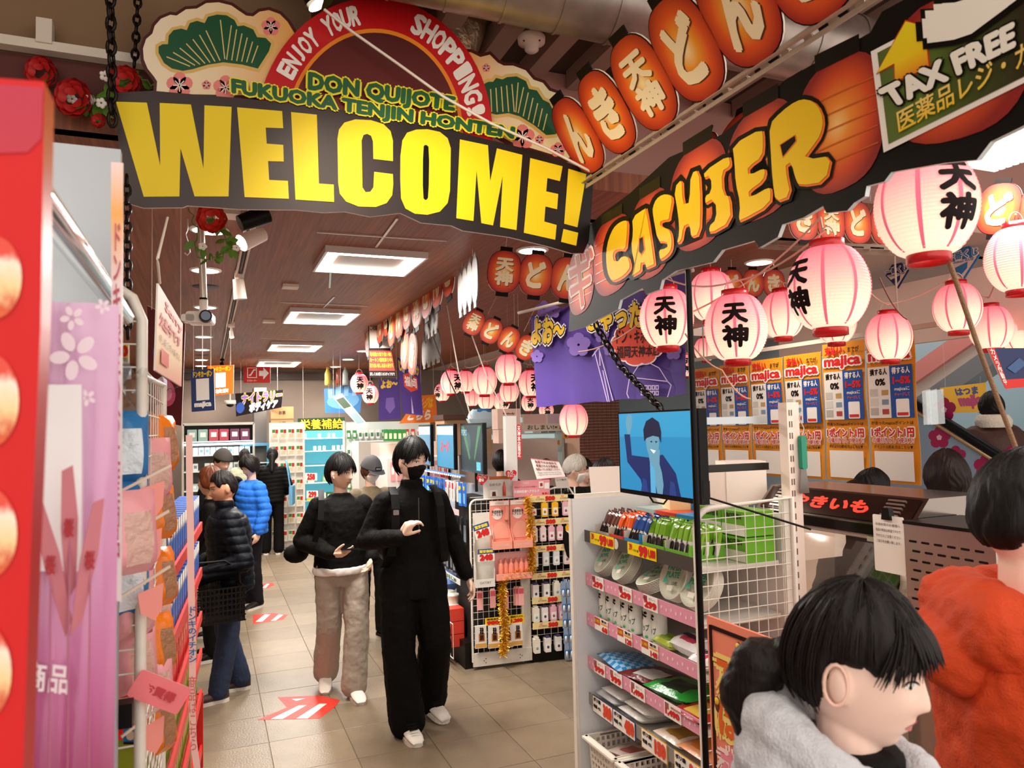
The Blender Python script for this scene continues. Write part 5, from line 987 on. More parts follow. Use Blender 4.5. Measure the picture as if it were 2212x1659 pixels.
def hair_style(front=.38, side=-.1, back=-.6, thick=.022, jag=.07, top=0, part=0, locks=9, seed=0, ear=None):
    def t(az, nz, d):
        a = abs(az); k = sst(.5, 1.25, a); k2 = sst(1.5, 2.3, a); hl = front*(1-k)+side*k; hl = hl*(1-k2)+back*k2
        if ear is not None: w_ = sst(1.15, 1.35, a)*(1-sst(1.75, 1.95, a)); hl = hl*(1-w_)+max(hl, ear)*w_
        nn = noise.noise(Vector((az*2.2+seed, nz*1.5, seed))); j = jag*(((az*locks/PI+nn*1.6) % 1.0)-.5)*(1 if a < 1.3 else .5)
        mk = sst(hl-.02, hl+.05, nz+j); st = .0028*math.sin(az*26+nn*9+nz*3)*mk; th = (thick*(1+.25*nn)*(1-.3*k*(1-max(nz, 0)))+top*max(nz, 0))*(.42+.58*sst(hl, hl+.45, nz))
        return (th+st)*mk-.014*(1-mk)
    return t
HAIR = {}
def hair_mat(col):
    if col in HAIR: return HAIR[col]
    M_ = bpy.data.materials.new('hair'); M_.use_nodes = True; nt = M_.node_tree; p = nt.nodes['Principled BSDF']; L = nt.links; p.inputs['Roughness'].default_value = .5; p.inputs['Specular IOR Level'].default_value = .25
    tc = nt.nodes.new('ShaderNodeTexCoord'); mp = nt.nodes.new('ShaderNodeMapping'); mp.inputs['Scale'].default_value = (160, 160, 9); n = nt.nodes.new('ShaderNodeTexNoise'); n.inputs['Scale'].default_value = 1; n.inputs['Detail'].default_value = 2
    mx = nt.nodes.new('ShaderNodeMix'); mx.data_type = 'RGBA'; c = C(col); mx.inputs['A'].default_value = tuple(x*.45 for x in c[:3])+(1,); mx.inputs['B'].default_value = tuple(min(x*1.35, 1) for x in c[:3])+(1,)
    bp = nt.nodes.new('ShaderNodeBump'); bp.inputs['Strength'].default_value = .5; bp.inputs['Distance'].default_value = .004
    L.new(tc.outputs['Object'], mp.inputs[0]); L.new(mp.outputs[0], n.inputs['Vector']); L.new(n.outputs[0], mx.inputs['Factor']); L.new(mx.outputs['Result'], p.inputs['Base Color']); L.new(n.outputs[0], bp.inputs['Height']); L.new(bp.outputs[0], p.inputs['Normal']); HAIR[col] = M_; return M_
def face_parts(parent, HM, fem, brow='#1a1210', eye='#1a100c', lip='#b8685c', open_=1.0, hide_mouth=False, hs=1):
    P, F, bv = head_mesh(fem)
    def on(x, z, off): 
        h = bv.ray_cast(Vector((x, -.3, z)), Vector((0, 1, 0)))[0]; return HM @ ((h if h else Vector((x, -.08, z)))+Vector((0, -off, 0)))
    b = B(); wt = m('#e9e1dc', .25); ir = m(eye, .15); br = m(brow, .7); lp = m(lip, .4)
    for s in (-1, 1):
        def strip(top, bot, x0, x1, off, mat, n=10):
            Q = []
            for i in range(n+1): x = x0+(x1-x0)*i/n; q = i/n; Q += [on(s*x, bot(q), off), on(s*x, top(q), off)]
            b.add(Q, [(2*i, 2*i+2, 2*i+3, 2*i+1) for i in range(n)], mat, smooth=True)
        ar = lambda q: math.sin(PI*min(max(q, 0), 1))**.7
        strip(lambda q: .004+.0052*open_*ar(q)+.001*q, lambda q: .004-.0034*open_*ar(q)+.001*q, .018, .045, .0018, wt)
        strip(lambda q: .0042+.0045*open_*ar(q), lambda q: .004-.0034*open_*ar(q), .0265, .0365, .0024, ir, 6)
        strip(lambda q: .0065+.0056*open_*ar(q)+.001*q, lambda q: .004+.0047*open_*ar(q)+.001*q, .0165, .0475, .003, m('#120b09', .5))
        strip(lambda q: .027+.004*math.sin(PI*q*.75), lambda q: .0225+.0045*math.sin(PI*q*.8), .014, .051, .0015, br)
    b.obj('eyes', parent)
    if not hide_mouth:
        b = B(); n = 12
        for (t_, o_) in ((lambda q: -.0625+.0062*math.sin(PI*q)**.6*(1-.25*ex(-((q-.5)/.1)**2)), lambda q: -.0628), (lambda q: -.0632, lambda q: -.0632-.0078*math.sin(PI*q)**.7)):
            Q = []
            for i in range(n+1): q = i/n; x = -.023+.046*q; Q += [on(x, o_(q), .0012), on(x, t_(q), .0012)]
            b.add(Q, [(2*i, 2*i+2, 2*i+3, 2*i+1) for i in range(n)], lp, smooth=True)
        b.obj('lips', parent)
def person(label, loc, rz, h=1.72, skin='#d9a98c', fem=0, head=(0, 0, 0), hair='#120c0a', hstyle=None, arms=None, legs=None, top='#15120f', bot='#15120f', shoe='#e9e2d8', sole='#d8d0c4', bulk=1.0, leg_w=1.0, flare=1.0, voxel=.008, lean=(0, 0), quilted=None, collar=.0, hands=(True, True), mask=None, face=True, hem=.86, wr=.012, hide_legs=False, upper_only=False, curl=(.5, .5), hand_dir=(None, None), coat=None, hvox=None, neck_fwd=0.0, open_=1.0, lip='#b8685c', tmat=None, bmat=None, shoes=True, name='person'):
    """standing figure facing -Y, feet at z=0; one fused body mesh, hair and clothes as its children"""
    k = h/1.75; t = thing(name, label, 'person', loc, rz); sk = m(skin, .45, sss=.06); V = Vector; lx, ly = lean
    up = lambda z: V((lx*(z/k-.95)*k, ly*(z/k-.95)*k, 0)) if z > .95*k else V((0, 0, 0))
    A = arms or {}; sh = {s: V((s*.178*k*(.94 if fem else 1), .0, 1.42*k))+up(1.42*k) for s in (-1, 1)}
    el = {s: V(A.get(('e', s), (s*.24, .03, 1.13)))*k for s in (-1, 1)}; wr_ = {s: V(A.get(('w', s), (s*.25, -.06, .9)))*k for s in (-1, 1)}
    Lg = legs or {}; hp_ = {s: V((s*.088*k, 0, .92*k)) for s in (-1, 1)}; kn = {s: V(Lg.get(('k', s), (s*.1, -.02, .5)))*k for s in (-1, 1)}; an = {s: V(Lg.get(('a', s), (s*.105, .02, .09)))*k for s in (-1, 1)}; ty = {s: Lg.get(('t', s), s*12) for s in (-1, 1)}; tp_ = {s: Lg.get(('p', s), 0) for s in (-1, 1)}
    nb = V((0, .012*k, 1.46*k))+up(1.46*k); hc = V((0, -.012*k-neck_fwd, 1.628*k))+up(1.6*k)
    HM = Matrix.Translation(hc) @ Euler((R(head[1]), R(head[2]), R(head[0])), 'XYZ').to_matrix().to_4x4() @ Matrix.Scale((k if k > .92 else .92)*1.05, 4)
    # body
    b = B(); P, F, bv = head_mesh(fem); b.add(P, F, sk, HM, True)
    caps(b, nb-V((0, 0, .04*k)), hc-V((0, -.02*k, .07*k)), .055*k, .05*k, sk)
    for s in (-1, 1):
        b.ell((s*.072, .016, -.006), (.011, .019, .032), sk, 12, T=HM, rot=(R(-10), 0, R(s*22)))
        if not upper_only or hands[0 if s < 0 else 1]: caps(b, sh[s]-V((s*.03*k, 0, .05*k)), el[s], .03*k, .03*k, sk, 10); caps(b, el[s], wr_[s], .034*k, .024*k, sk, 10)
        if hands[0 if s < 0 else 1]:
            hd_ = hand_dir[0 if s < 0 else 1]
            if hd_: dv, pnv, sd = [V(x) for x in hd_]
            else: dv = (wr_[s]-el[s]).normalized(); pnv = V((-s, 0, 0)); sd = V((0, -1, 0))
            hand_caps(b, wr_[s]+dv*.01, dv, pnv, sd, sk, curl[0 if s < 0 else 1], k)
    loft(b, [((up(z*k).x, up(z*k).y, z*k), rx*k, ry*k) for z, rx, ry in ((.92, .1, .08), (1.1, .1, .07), (1.3, .12, .075), (1.39, .1, .06), (1.46, .055, .05))], sk)
    for s in (-1, 1): caps(b, hp_[s], kn[s], .06*k, .045*k, sk, 10); caps(b, kn[s], an[s], .045*k, .035*k, sk, 10)
    fuse(b, 'body', t, hvox or voxel, 3)
    if face: face_parts(t, HM, fem, brow=hair, open_=open_, hide_mouth=bool(mask), lip=lip)
    if hstyle: shell(B(), hstyle, hair_mat(hair), fem).obj('hair', t).matrix_local = HM
    if mask:
        mt = lambda az, nz, d: .007 if False else (.0065*(mk_ := sst(.0, .1, 1.25-abs(az))*sst(-.95, -.88, nz)*sst(-.07, -.14, nz+.12*abs(az)-.12*math.cos(az)*.3))+.004*mk_*max(0, .5-abs(az))-.012*(1-mk_))
        shell(B(), mt, m(mask, .6), fem, feat=1).obj('face_mask', t).matrix_local = HM
        b = B()
        for s in (-1, 1): b.tube([HM @ V((s*.064, -.045, -.03)), HM @ V((s*.077, -.01, -.004)), HM @ V((s*.08, .025, .004))], .0018, m(mask, .6), 5)
        b.obj('ear_loops', t)
    # top garment
    tm_ = tmat or m(top, .75, bump=.25, bs=130); b = B(); u = bulk
    z1 = hem
    rings = [(z1, .172*u, .128*u), (z1+.03, .178*u, .132*u), (1.02, .172*u, .126*u), (1.15, .172*u, .124*u), (1.28, .185*u, .13*u), (1.36, .178*u, .118*u), (1.41, .14*u, .1*u), (1.45, .1, .085), (1.475, .075, .075)]
    if z1 < .8: rings = [(z1, .2*u, .16*u), (z1+.04, .2*u, .16*u)]+rings[2:]
    loft(b, [((up(z*k).x, up(z*k).y+.008*k, z*k), rx*k*(.92 if fem else 1), ry*k) for z, rx, ry in rings], tm_)
    for s in (-1, 1): caps(b, sh[s]-V((s*.012*k*u, 0, .03*k*u)), el[s], .066*u*k, .058*u*k, tm_); caps(b, el[s], wr_[s]+(el[s]-wr_[s]).normalized()*.012, .06*u*k, .046*u*k, tm_)
    if collar: loft(b, [((nb.x, nb.y-.01, nb.z-.03*k), .085*k, .08*k), ((nb.x, nb.y-.014, nb.z+.01), .072*k, .072*k), ((nb.x+lx*.05, nb.y-.02+ly*.05, nb.z+collar), .068*k, .07*k)], tm_)
    fuse(b, 'jacket', t, voxel, 5, [(wr, .09), (wr*.5, .035)] if wr else None, quilt(*quilted) if quilted else None)
    if not upper_only:
        bm_ = bmat or m(bot, .8, bump=.2, bs=150); b = B(); u = leg_w
        loft(b, [((0, .005*k, z*k), rx*k, ry*k) for z, rx, ry in ((.8, .165, .12), (.9, .172, .128), (.98, .165, .12), (1.04, .155, .112))], bm_)
        for s in (-1, 1): caps(b, hp_[s], kn[s], .092*u*k, .075*u*k, bm_); e = an[s]+(kn[s]-an[s]).normalized()*-.005; caps(b, kn[s], an[s], .075*u*k, .066*u*k*flare, bm_)
        fuse(b, 'trousers', t, voxel, 4, [(wr*1.1, .08), (wr*.5, .03)] if wr else None)
        if shoes:
            for s in (-1, 1):
                Rm = Matrix.Translation(an[s]-V((0, 0, .09*k))) @ Matrix.Rotation(R(ty[s]), 4, 'Z') @ Matrix.Rotation(R(tp_[s]), 4, 'X'); b = B(); sm_ = m(shoe, .5); so = m(sole, .55)
                prof = [(-.2, .028, .025), (-.19, .04, .045), (-.14, .05, .06), (-.08, .049, .075), (-.03, .043, .1), (.03, .04, .105), (.06, .036, .1), (.075, .02, .08)]
                n = 16; Q = []
                for y, w, hh in prof:
                    for j in range(n): a = 2*PI*j/n; Q.append((w*k*math.cos(a), y*k, (.02+max(0, hh-.02)*(.5+.5*math.sin(a)))*k))
                b.add(Q, [(i*n+j, i*n+(j+1) % n, (i+1)*n+(j+1) % n, (i+1)*n+j) for i in range(len(prof)-1) for j in range(n)]+[tuple(range(n)), tuple(range(len(Q)-n, len(Q)))], sm_, Rm, True); so_o = b.obj('shoe', t)
                b = B(); b.prism(smooth_poly([(-.032*k, -.19*k), (.03*k, -.2*k), (.052*k, -.14*k), (.044*k, -.03*k), (.04*k, .075*k), (-.04*k, .075*k), (-.044*k, -.03*k), (-.052*k, -.13*k)], 1), -.026*k, .0, so, Rm @ Matrix.Rotation(-PI/2, 4, 'X') @ Matrix.Scale(-1, 4, (0, 1, 0)) @ Matrix.Scale(-1, 4, (0, 0, 1)) if False else Rm @ Matrix(((1, 0, 0, 0), (0, 0, 1, 0), (0, -1, 0, 0), (0, 0, 0, 1)))); b.obj('sole', so_o)
    t['k'] = k; return t, HM
def hair_strands(t, HM, fem, col, n, front, side, back, thick, ear=.24, seed=5, r=.0016, flick=.006):
    b = B(); rn = random.Random(seed); hm_ = hair_mat(col)
    for i in range(n):
        fr_ = i < n*.6; az = rn.uniform(-1.2, 1.2) if fr_ else rn.choice((-1, 1))*(rn.uniform(2.0, 3.1) if i % 3 else rn.uniform(1.2, 2.0)); a = abs(az); P = []; th0 = rn.uniform(.0, .55)
        z1 = front+(side-front)*min(1, a/1.1)+rn.uniform(-.07, .06) if fr_ else (back+rn.uniform(-.1, .1) if a >= 2 else ear)
        for j in range(8):
            q = j/7; nz = math.cos(th0)*(1-q)+z1*q; rxy = math.sqrt(max(0, 1-nz*nz)); aa = az*(.55+.45*q)+.12*math.sin(i)*q if fr_ else az; d = (rxy*math.sin(aa), -rxy*math.cos(aa), nz); pp = hp(*d, fem, 0); P.append(HM @ (pp+pp.normalized()*(thick+.003*math.sin(i*1.7)-thick*.35*q+(flick*q*q if fr_ else 0))))
        b.tube(P, [r]*7+[r*.3], hm_, 4)
    o = b.obj('hair_strands', t); o['kind'] = 'stuff'; return o
def strap(t, pts, w, mat, name='strap'):
    b = B(); P = [Vector(p) for p in pts]; Q = []
    for i, p in enumerate(P):
        d = (P[min(i+1, len(P)-1)]-P[max(i-1, 0)]).normalized(); s = Vector((1, 0, 0)); s = (s-d*s.dot(d)).normalized()*w/2; nn = d.cross(s).normalized()*.004; Q += [p-s-nn, p+s-nn, p+s+nn, p-s+nn]
    b.add(Q, [(i*4+j, i*4+(j+1) % 4, i*4+4+(j+1) % 4, i*4+4+j) for i in range(len(P)-1) for j in range(4)], mat); return b.obj(name, t)
# --- tall man in black walking to the camera
t, HM = person('tall person in all black with a black face mask and white sneakers, walking', (1.19, 4.62, 0), R(0), 1.78, '#ecc8b2', 0, (27, 4, 0), '#0b0807', hair_style(.47, -.12, -.62, .03, .12, .006, locks=8, seed=3, ear=.12), arms={('e', -1): (-.28, .02, 1.16), ('w', -1): (-.13, -.25, 1.2), ('e', 1): (.27, .05, 1.15), ('w', 1): (.34, -.04, .9)}, legs={('k', -1): (-.11, -.06, .5), ('a', -1): (-.07, -.08, .09), ('k', 1): (.12, -.06, .52), ('a', 1): (.14, .16, .12), ('t', -1): 4, ('t', 1): 14, ('p', 1): 8}, top='#060505', bot='#050404', shoe='#ece6dd', sole='#e3ddd3', bulk=1.08, leg_w=1.35, flare=1.25, voxel=.0075, hvox=.005, collar=.06, mask='#0f0d0d', hand_dir=(((.45, -.35, .85), (.75, .1, -.55), (.5, -.8, -.1)), None), curl=(.9, .55), hem=.8)
bk = m('#040404', .5)
hair_strands(t, HM, 0, '#0b0807', 420, .46, -.02, -.5, .034, .16, 3, .0022)
k = 1.78/1.75
strap(t, [(-.13, -.02, 1.5), (-.135, -.11, 1.46), (-.14, -.158, 1.38), (-.145, -.165, 1.25), (-.17, -.14, 1.1), (-.19, -.05, 1.02)], .05, bk, 'backpack_strap'); strap(t, [(.13, -.02, 1.5), (.135, -.11, 1.46), (.14, -.158, 1.38), (.145, -.165, 1.25), (.17, -.14, 1.1), (.19, -.05, 1.02)], .05, bk, 'backpack_strap')
B().rbox((-.142, -.172, 1.36), (.035, .006, .03), .006, m('#8a8580', .3, .8)).obj('strap_buckle', t)
b = B(); b.rbox((0, .24, 1.22), (.3, .16, .46), .06, bk); b.obj('backpack', t)
B().box((0, -.168, 1.33), (.006, .004, .22), m('#3a3634', .4)).obj('zip', t)
for s, x, y, z, ry in ((-1, -.075, -.2, .1, 4), (1, .14, .03, .125, 14)):
    b = B()
    for j in range(4): b.box((0, -.02*j, .008*(3-j)), (.05, .008, .006), m('#15120f', .6), T=Matrix.Translation((x, y+.02, z-.01)) @ Matrix.Rotation(R(ry), 4, 'Z'))
    b.obj('laces', t)
# --- man in beige wide trousers, just behind
t, HM = person('person in a loose black jacket and pale grey wide trousers looking aside with a phone', (.88, 5.45, 0), R(-2), 1.67, '#e9bfa4', 0, (45, 2, 0), '#0d0908', hair_style(.42, -.15, -.62, .028, .08, .004, locks=11, seed=8, ear=.15), arms={('e', -1): (-.28, .06, 1.13), ('w', -1): (-.1, -.24, 1.07), ('e', 1): (.3, .05, 1.14), ('w', 1): (.2, -.16, 1.0)}, legs={('k', -1): (-.09, .02, .5), ('a', -1): (-.1, .2, .12), ('k', 1): (.1, -.08, .5), ('a', 1): (.07, -.12, .09), ('t', 1): 6, ('t', -1): -8, ('p', -1): 10}, top='#070605', bot='#a89a8c', shoe='#ece4da', sole='#d9d0c6', bulk=1.14, leg_w=1.22, flare=1.2, voxel=.0075, hvox=.005, hand_dir=(((.85, -.5, .05), (0, 0, 1), (.2, -.5, .6)), None), curl=(.35, .6), hem=.9, collar=.02)
hair_strands(t, HM, 0, '#0d0908', 380, .4, -.02, -.5, .031, .18, 4, .002)
B().rbox((.0, 0, 0), (.15, .009, .075), .01, m('#0d0d0f', .2)).obj('phone_body')
ph = bpy.data.objects['phone_body']; ph.name = 'phone'; tag(ph, 'black phone held flat in the hand of the person in pale trousers', 'phone'); ph.location = (.88+.02, 5.45-.335, 1.055); ph.rotation_euler = (R(75), 0, R(-15))
b = B(); loft(b, [((0, .01, .845), .2, .15), ((0, .01, .875), .205, .155), ((0, .01, .9), .2, .15)], m('#efe8df', .7)); fuse(b, 'shirt_hem', t, .008, 3, [(.01, .05)])
b = B(); b.ell((.0, 0, 0), (.006, .007, .007), m('#f5f3f0', .2), 10); b.cyl((0, 0, 0), (0, -.008, -.028), .003, n=6, mat=m('#f5f3f0', .2)); b.obj('earbud', t, HM @ Vector((-.078, .005, -.006)), (0, 0, R(45)))
b = B(); b.ell((-.3, .16, .98), (.09, .06, .07), m('#0d0b0b', .7), 14); b.obj('hanging_hood', t)
strap(t, [(-.14, -.02, 1.44), (-.15, -.15, 1.38), (-.16, -.19, 1.25), (-.2, -.17, 1.1)], .04, bk, 'bag_strap')
# --- man in navy quilted jacket, side view, at the red shelves
NAVY = m('#060a12', .55); 
t, HM = person('person in a dark navy quilted jacket and blue jeans browsing the red shelves', (.14, 5.75, 0), R(-82), 1.575, '#c98f70', 0, (4, 8, 0), '#18110e', hair_style(.5, .05, -.42, .014, .02, .004, locks=14, seed=5, ear=.25), arms={('e', -1): (-.26, -.02, 1.1), ('w', -1): (-.2, -.24, .98), ('e', 1): (.29, .05, 1.08), ('w', 1): (.22, -.28, .98)}, legs={('k', 1): (.1, -.03, .5), ('a', 1): (.1, -.1, .09), ('a', -1): (-.1, .1, .09), ('t', 1): 4, ('t', -1): -10}, top='#0d1420', bot='#22304a', shoe='#4a3226', sole='#e4ddd2', bulk=1.34, leg_w=1.12, flare=1.05, voxel=.0075, hvox=.006, quilted=(.058, .012), collar=.07, wr=.008, tmat=NAVY, bmat=m('#22304a', .85, var=.35, vs_=9, bump=.3, bs=120), hem=.84, lean=(0, -.06), lip='#a5665a')
# black shopping basket in his hand
bs_ = thing('shopping_basket', 'black slatted shopping basket held by the person in navy', 'basket', (.0, 5.42, .62), R(10)); bm_ = m('#15110f', .4); b = B(); w, d, hh = .42, .28, .22
for side in range(4):
    L = w if side % 2 == 0 else d; D = d if side % 2 == 0 else w; R4 = Matrix.Rotation(side*PI/2, 4, 'Z'); n = int(L/.028)
    for i in range(n+1): b.box((-L/2*.95+L*.95*i/n, -D/2*.95, hh/2), (.008, .004, hh), bm_, None, R4)
    for j in range(7): b.box((0, -D/2*.95, hh*j/6), (L, .005, .009), bm_, None, R4)
b.box((0, 0, .004), (w*.95, d*.95, .006), bm_); o = b.obj('slatted_sides', bs_); o['kind'] = 'stuff'
b = B(); b.tube([(-.2, 0, hh), (-.19, 0, hh+.1), (-.1, 0, hh+.16), (.1, 0, hh+.16), (.19, 0, hh+.1), (.2, 0, hh)], .008, bm_, 6); b.obj('handle', bs_)
# --- woman in black quilted jacket seen from behind, blue tote
t, HM = person('person seen from behind in a black quilted jacket with a blue tote bag', (.9, 11.95, 0), R(165), 1.6, '#e0b097', 1, (8, 14, 0), '#0f0a09', hair_style(.3, -.3, -.75, .022, .04, seed=2), arms={('e', 1): (.28, -.06, 1.2), ('w', 1): (.12, -.22, 1.4), ('e', -1): (-.26, 0, 1.15), ('w', -1): (-.2, -.14, 1.0)}, top='#080707', bot='#060505', shoe='#221d1b', sole='#e9e4dd', bulk=1.22, leg_w=1.12, voxel=.011, quilted=(.06, .012), collar=.05, wr=.006, face=False, hem=.86, flare=1.2)
b = B(); caps(b, HM @ Vector((0, .08, -.02)), HM @ Vector((0, .11, -.26)), .055, .03, hair_mat('#0f0a09')); fuse(b, 'ponytail', t, .011, 3)
b = B(); b.rbox((-.29, -.02, .88), (.05, .26, .3), .02, m('#5d9ac0', .7)); b.tube([(-.28, -.1, 1.02), (-.24, -.06, 1.25), (-.2, .0, 1.42), (-.24, .06, 1.25), (-.28, .1, 1.02)], .012, m('#5d9ac0', .7), 6); b.obj('tote_bag', t)
# --- light green hooded person beside her
t, HM = person('person in a pale green hooded top beside the person with the blue tote', (.52, 12.35, 0), R(195), 1.58, '#e0b097', 1, (-15, 10, 0), '#1a100d', hair_style(.3, -.3, -.7, .022, .05, seed=6), top='#c9cdb0', bot='#1a1716', bulk=1.3, voxel=.011, wr=.014, face=False, shoe='#1c1816')
b = B(); b.ell((0, .1, 1.38), (.14, .08, .09), m('#c9cdb0', .75), 18); fuse(b, 'hood', t, .011, 3)
# --- group at the far left
t, HM = person('person with long brown hair and a black top behind the red shelves', (.02, 6.75, 0), R(-95), 1.56, '#dca88c', 1, (-8, -4, 0), '#6a3416', hair_style(.3, -.45, -.9, .026, .05, seed=4), top='#060505', bot='#060505', bulk=1.08, voxel=.009, wr=.012, shoe='#1c1816')
b = B()
for j in range(7): a = -1.2+j*.4; p = HM @ Vector((.07*math.sin(a), .045+.05*math.cos(a), -.03)); q = p+Vector((.05*math.sin(a), .08+.03*math.cos(a)*0, -.22-.03*(j % 3))); caps(b, p, q, .035, .018, hair_mat('#6a3416'))
fuse(b, 'long_hair', t, .009, 4)
b = B(); b.rbox((-.2, -.14, .92), (.06, .16, .13), .03, m('#efe6d8', .4)); b.tube([(-.2, -.2, .98), (-.16, -.1, 1.2), (-.12, 0, 1.44)], .005, m('#d9c9a8', .3, .5), 5); b.obj('white_handbag', t)
t, HM = person('person in a dark beret bowing over the shelves at far left', (.13, 8.6, 0), R(20), 1.66, '#d9a58a', 0, (10, 20, 0), '#1a1210', hair_style(.5, 0, -.5, .012, .03), top='#080707', bot='#080707', bulk=1.15, voxel=.011, collar=.03, wr=.012, shoe='#1c1816', open_=.4)
shell(B(), lambda az, nz, d: (.03 if nz > .3 else -.02)+.012*max(nz, 0), m('#3a3430', .8), 0).obj('beret', t).matrix_local = HM
t, HM = person('person in a bright blue jacket bending with long dark hair', (.42, 8.5, 0), R(-60), 1.6, '#dcb09a', 1, (0, 24, 0), '#120c0b', hair_style(.3, -.5, -.9, .03, .06, seed=9), top='#1a6ad0', bot='#17151a', bulk=1.3, voxel=.01, quilted=(.07, .012), wr=.01, shoe='#1c1816')
t, HM = person('person with glasses and a grey scarf half hidden behind the navy jacket', (.08, 7.4, 0), R(-60), 1.5, '#e0b49c', 1, (10, 8, 0), '#120d0c', hair_style(.32, -.4, -.8, .026, .03, seed=12), top='#6e6c72', bot='#17151a', bulk=1.1, voxel=.011, wr=.014, shoe='#1c1816')
b = B()
for s in (-1, 1): b.tube([HM @ Vector((s*.031+.02*math.cos(a), -.094, .004+.016*math.sin(a))) for a in [2*PI*j/14 for j in range(14)]], .0015, m('#c9a888', .3, .6), 4, closed=True)
b.obj('glasses', t)
# --- person in grey cap and white mask behind the pair
t, HM = person('person in a grey cap and white face mask behind the two walkers in black', (1.36, 6.75, 0), R(8), 1.6, '#e0b49c', 1, (12, 16, 0), '#5a3420', hair_style(.3, -.4, -.8, .02, .03, seed=1), top='#6a5238', bot='#120f0f', bulk=1.2, voxel=.009, mask='#efeae4', wr=.014, shoe='#0e0c0b', sole='#0e0c0b', tmat=m('#6a5a42', .8, var=.6, vs_=14))
shell(B(), lambda az, nz, d: (.026 if nz > .22 else -.02)+.008*max(nz, 0), m('#4c4a4c', .8), 1).obj('cap', t).matrix_local = HM
b = B(); P = []
for j in range(11): a = -1.0+2.0*j/10; P += [(.1*math.sin(a), -.085-.0*j, .034), (.085*math.sin(a), -.1-.07*math.cos(a), .012)]
b.add(P, [(2*i, 2*i+1, 2*i+3, 2*i+2) for i in range(10)], m('#4c4a4c', .8)); b.box((0, -.112, .055), (.05, .012, .03), m('#1c1b1d', .6)); b.text('POSH OLD', 0, .055, .044, .014, m('#d9d4ce', .6), -.12, .02); b.obj('cap_brim', t).matrix_local = HM
# --- staff behind the counter
def staff(label, u, v, s, rz, h, **kw):
    p = atS(u, v, s); return person(label, (p.x, p.y, 0), rz, h, upper_only=False, shoes=False, voxel=.011, **kw)
staff('staff member with short silver-grey hair and white mask at the counter', 1240, 1010, 6.2, R(40), 1.6, hair='#b9b0a6', hstyle=hair_style(.3, -.1, -.4, .02, .04), top='#070606', head=(20, 8, 0), mask='#efeae4', skin='#dcae96')
staff('staff member with dark hair standing nearest the blue screen', 1303, 1010, 5.2, R(110), 1.6, hair='#1c1412', hstyle=hair_style(.2, -.3, -.6, .03, .06), top='#070606', head=(10, 8, 0), skin='#dcae96')
staff('brown-haired staff member bending behind the pink price card', 1180, 1020, 7.4, R(150), 1.5, hair='#7a4a2c', hstyle=hair_style(.3, -.2, -.6, .022, .05), top='#2a2422', face=False, skin='#dcae96')
staff('black-haired staff member behind the pink counter display', 1082, 1000, 7.6, R(160), 1.6, hair='#0f0b0a', hstyle=hair_style(.2, -.5, -.9, .024, .02), top='#2a2422', face=False, skin='#dcae96')
staff('young staff member with a white collar behind the silver-haired one', 1262, 1020, 7.0, R(10), 1.52, hair='#17110f', hstyle=hair_style(.25, -.1, -.5, .02, .05), top='#1a1716', skin='#e4b9a2')
staff('dark-haired customer standing just behind the oven hood', 1850, 1050, 4.0, R(150), 1.5, hair='#16100e', hstyle=hair_style(.1, -.6, -1.0, .026, .02), top='#2a211e', face=False, skin='#e0b29a', fem=1)
staff('dark-haired customer with white mask beside the oven hood', 1880, 1040, 4.5, R(60), 1.53, hair='#0f0b0a', hstyle=hair_style(.1, -.6, -1.0, .026, .02), top='#2a211e', mask='#efeae4', skin='#e0b29a', fem=1)
staff('person with a dark bob in a cream sweater seen from behind', 2050, 1050, 3.7, R(165), 1.67, hair='#231612', hstyle=hair_style(.2, -.75, -.85, .03, .02), top='#eadfce', face=False, bulk=1.15, skin='#e0b29a', fem=1)
# ================================================================ cosmetics gondola in the middle
E0 = Vector((1.879, 5.498, 0)); E1 = Vector((2.728, 5.43, 0)); CZ = math.atan2(E1.y-E0.y, E1.x-E0.x); _es = Sheet((E0.x, E0.y), (E1.x, E1.y)); _ed = (E1-E0).normalized(); _en = Vector((-_ed.y, _ed.x, 0))
def cl(u, v, off=0): p = _es.hit(u, v, off); return ((p-E0).dot(_ed), p.z)           # plane coordinates of a point on the end face
def cw(x, y, z): return tuple(E0+_ed*x+_en*y+Vector((0, 0, z)))                        # local -> world
cg = thing('display_gondola', 'white wire gondola end with pink hair milk display', 'shelf', tuple(E0), CZ); WM = WMET
xL, xR = 0, cl(1149, 1432)[0]; zT = cl(1100, 1076)[1]; rc = .05
b = B(); b.tube([(xL, 0, .06), (xL, 0, zT-rc)]+[(xL+rc-rc*math.cos(a), 0, zT-rc+rc*math.sin(a)) for a in (R(22), R(45), R(68), R(90))]+[(xR-.07, 0, zT), (xR-.07, 0, .06)], .009, WM, 8); b.obj('frame', cg)
b = B(); n = 9
for k in range(1, n): b.cyl((xL+k*(xR-.07)/n, .004, .1), (xL+k*(xR-.07)/n, .004, zT), .002, n=5, mat=WM)
for k in range(24): b.cyl((xL, .004, .12+k*.052), (xR-.07, .004, .12+k*.052), .002, n=5, mat=WM)
o = b.obj('wire_grid', cg); o['kind'] = 'stuff'
B().box((xR-.035, .02, .72), (.07, .04, 1.3), m('#d9d3c8', .45)).obj('post', cg); B().box((xR/2, -.002, .075), (xR, .02, .1), m('#d4cdc2', .5, var=.15, vs_=15)).obj('kick_plate', cg)
for x, z in ((.1, .08), (.085, .065), (.1, .05), (xR-.1, .08), (xR-.085, .07), (xR-.1, .055)): B().cyl((x, -.0125, z), (x, -.0135, z), .004, n=8, mat=BLK).obj('bolt_hole', cg)
for x in (.04, xR-.05): B().cyl((x, .06, 0), (x, .06, .03), .008, n=8, mat=SILV).obj('foot', cg)
B().box((xR/2, .3, .7), (xR-.02, .5, 1.2), m('#2a2624', .6)).obj('dark_core', cg)
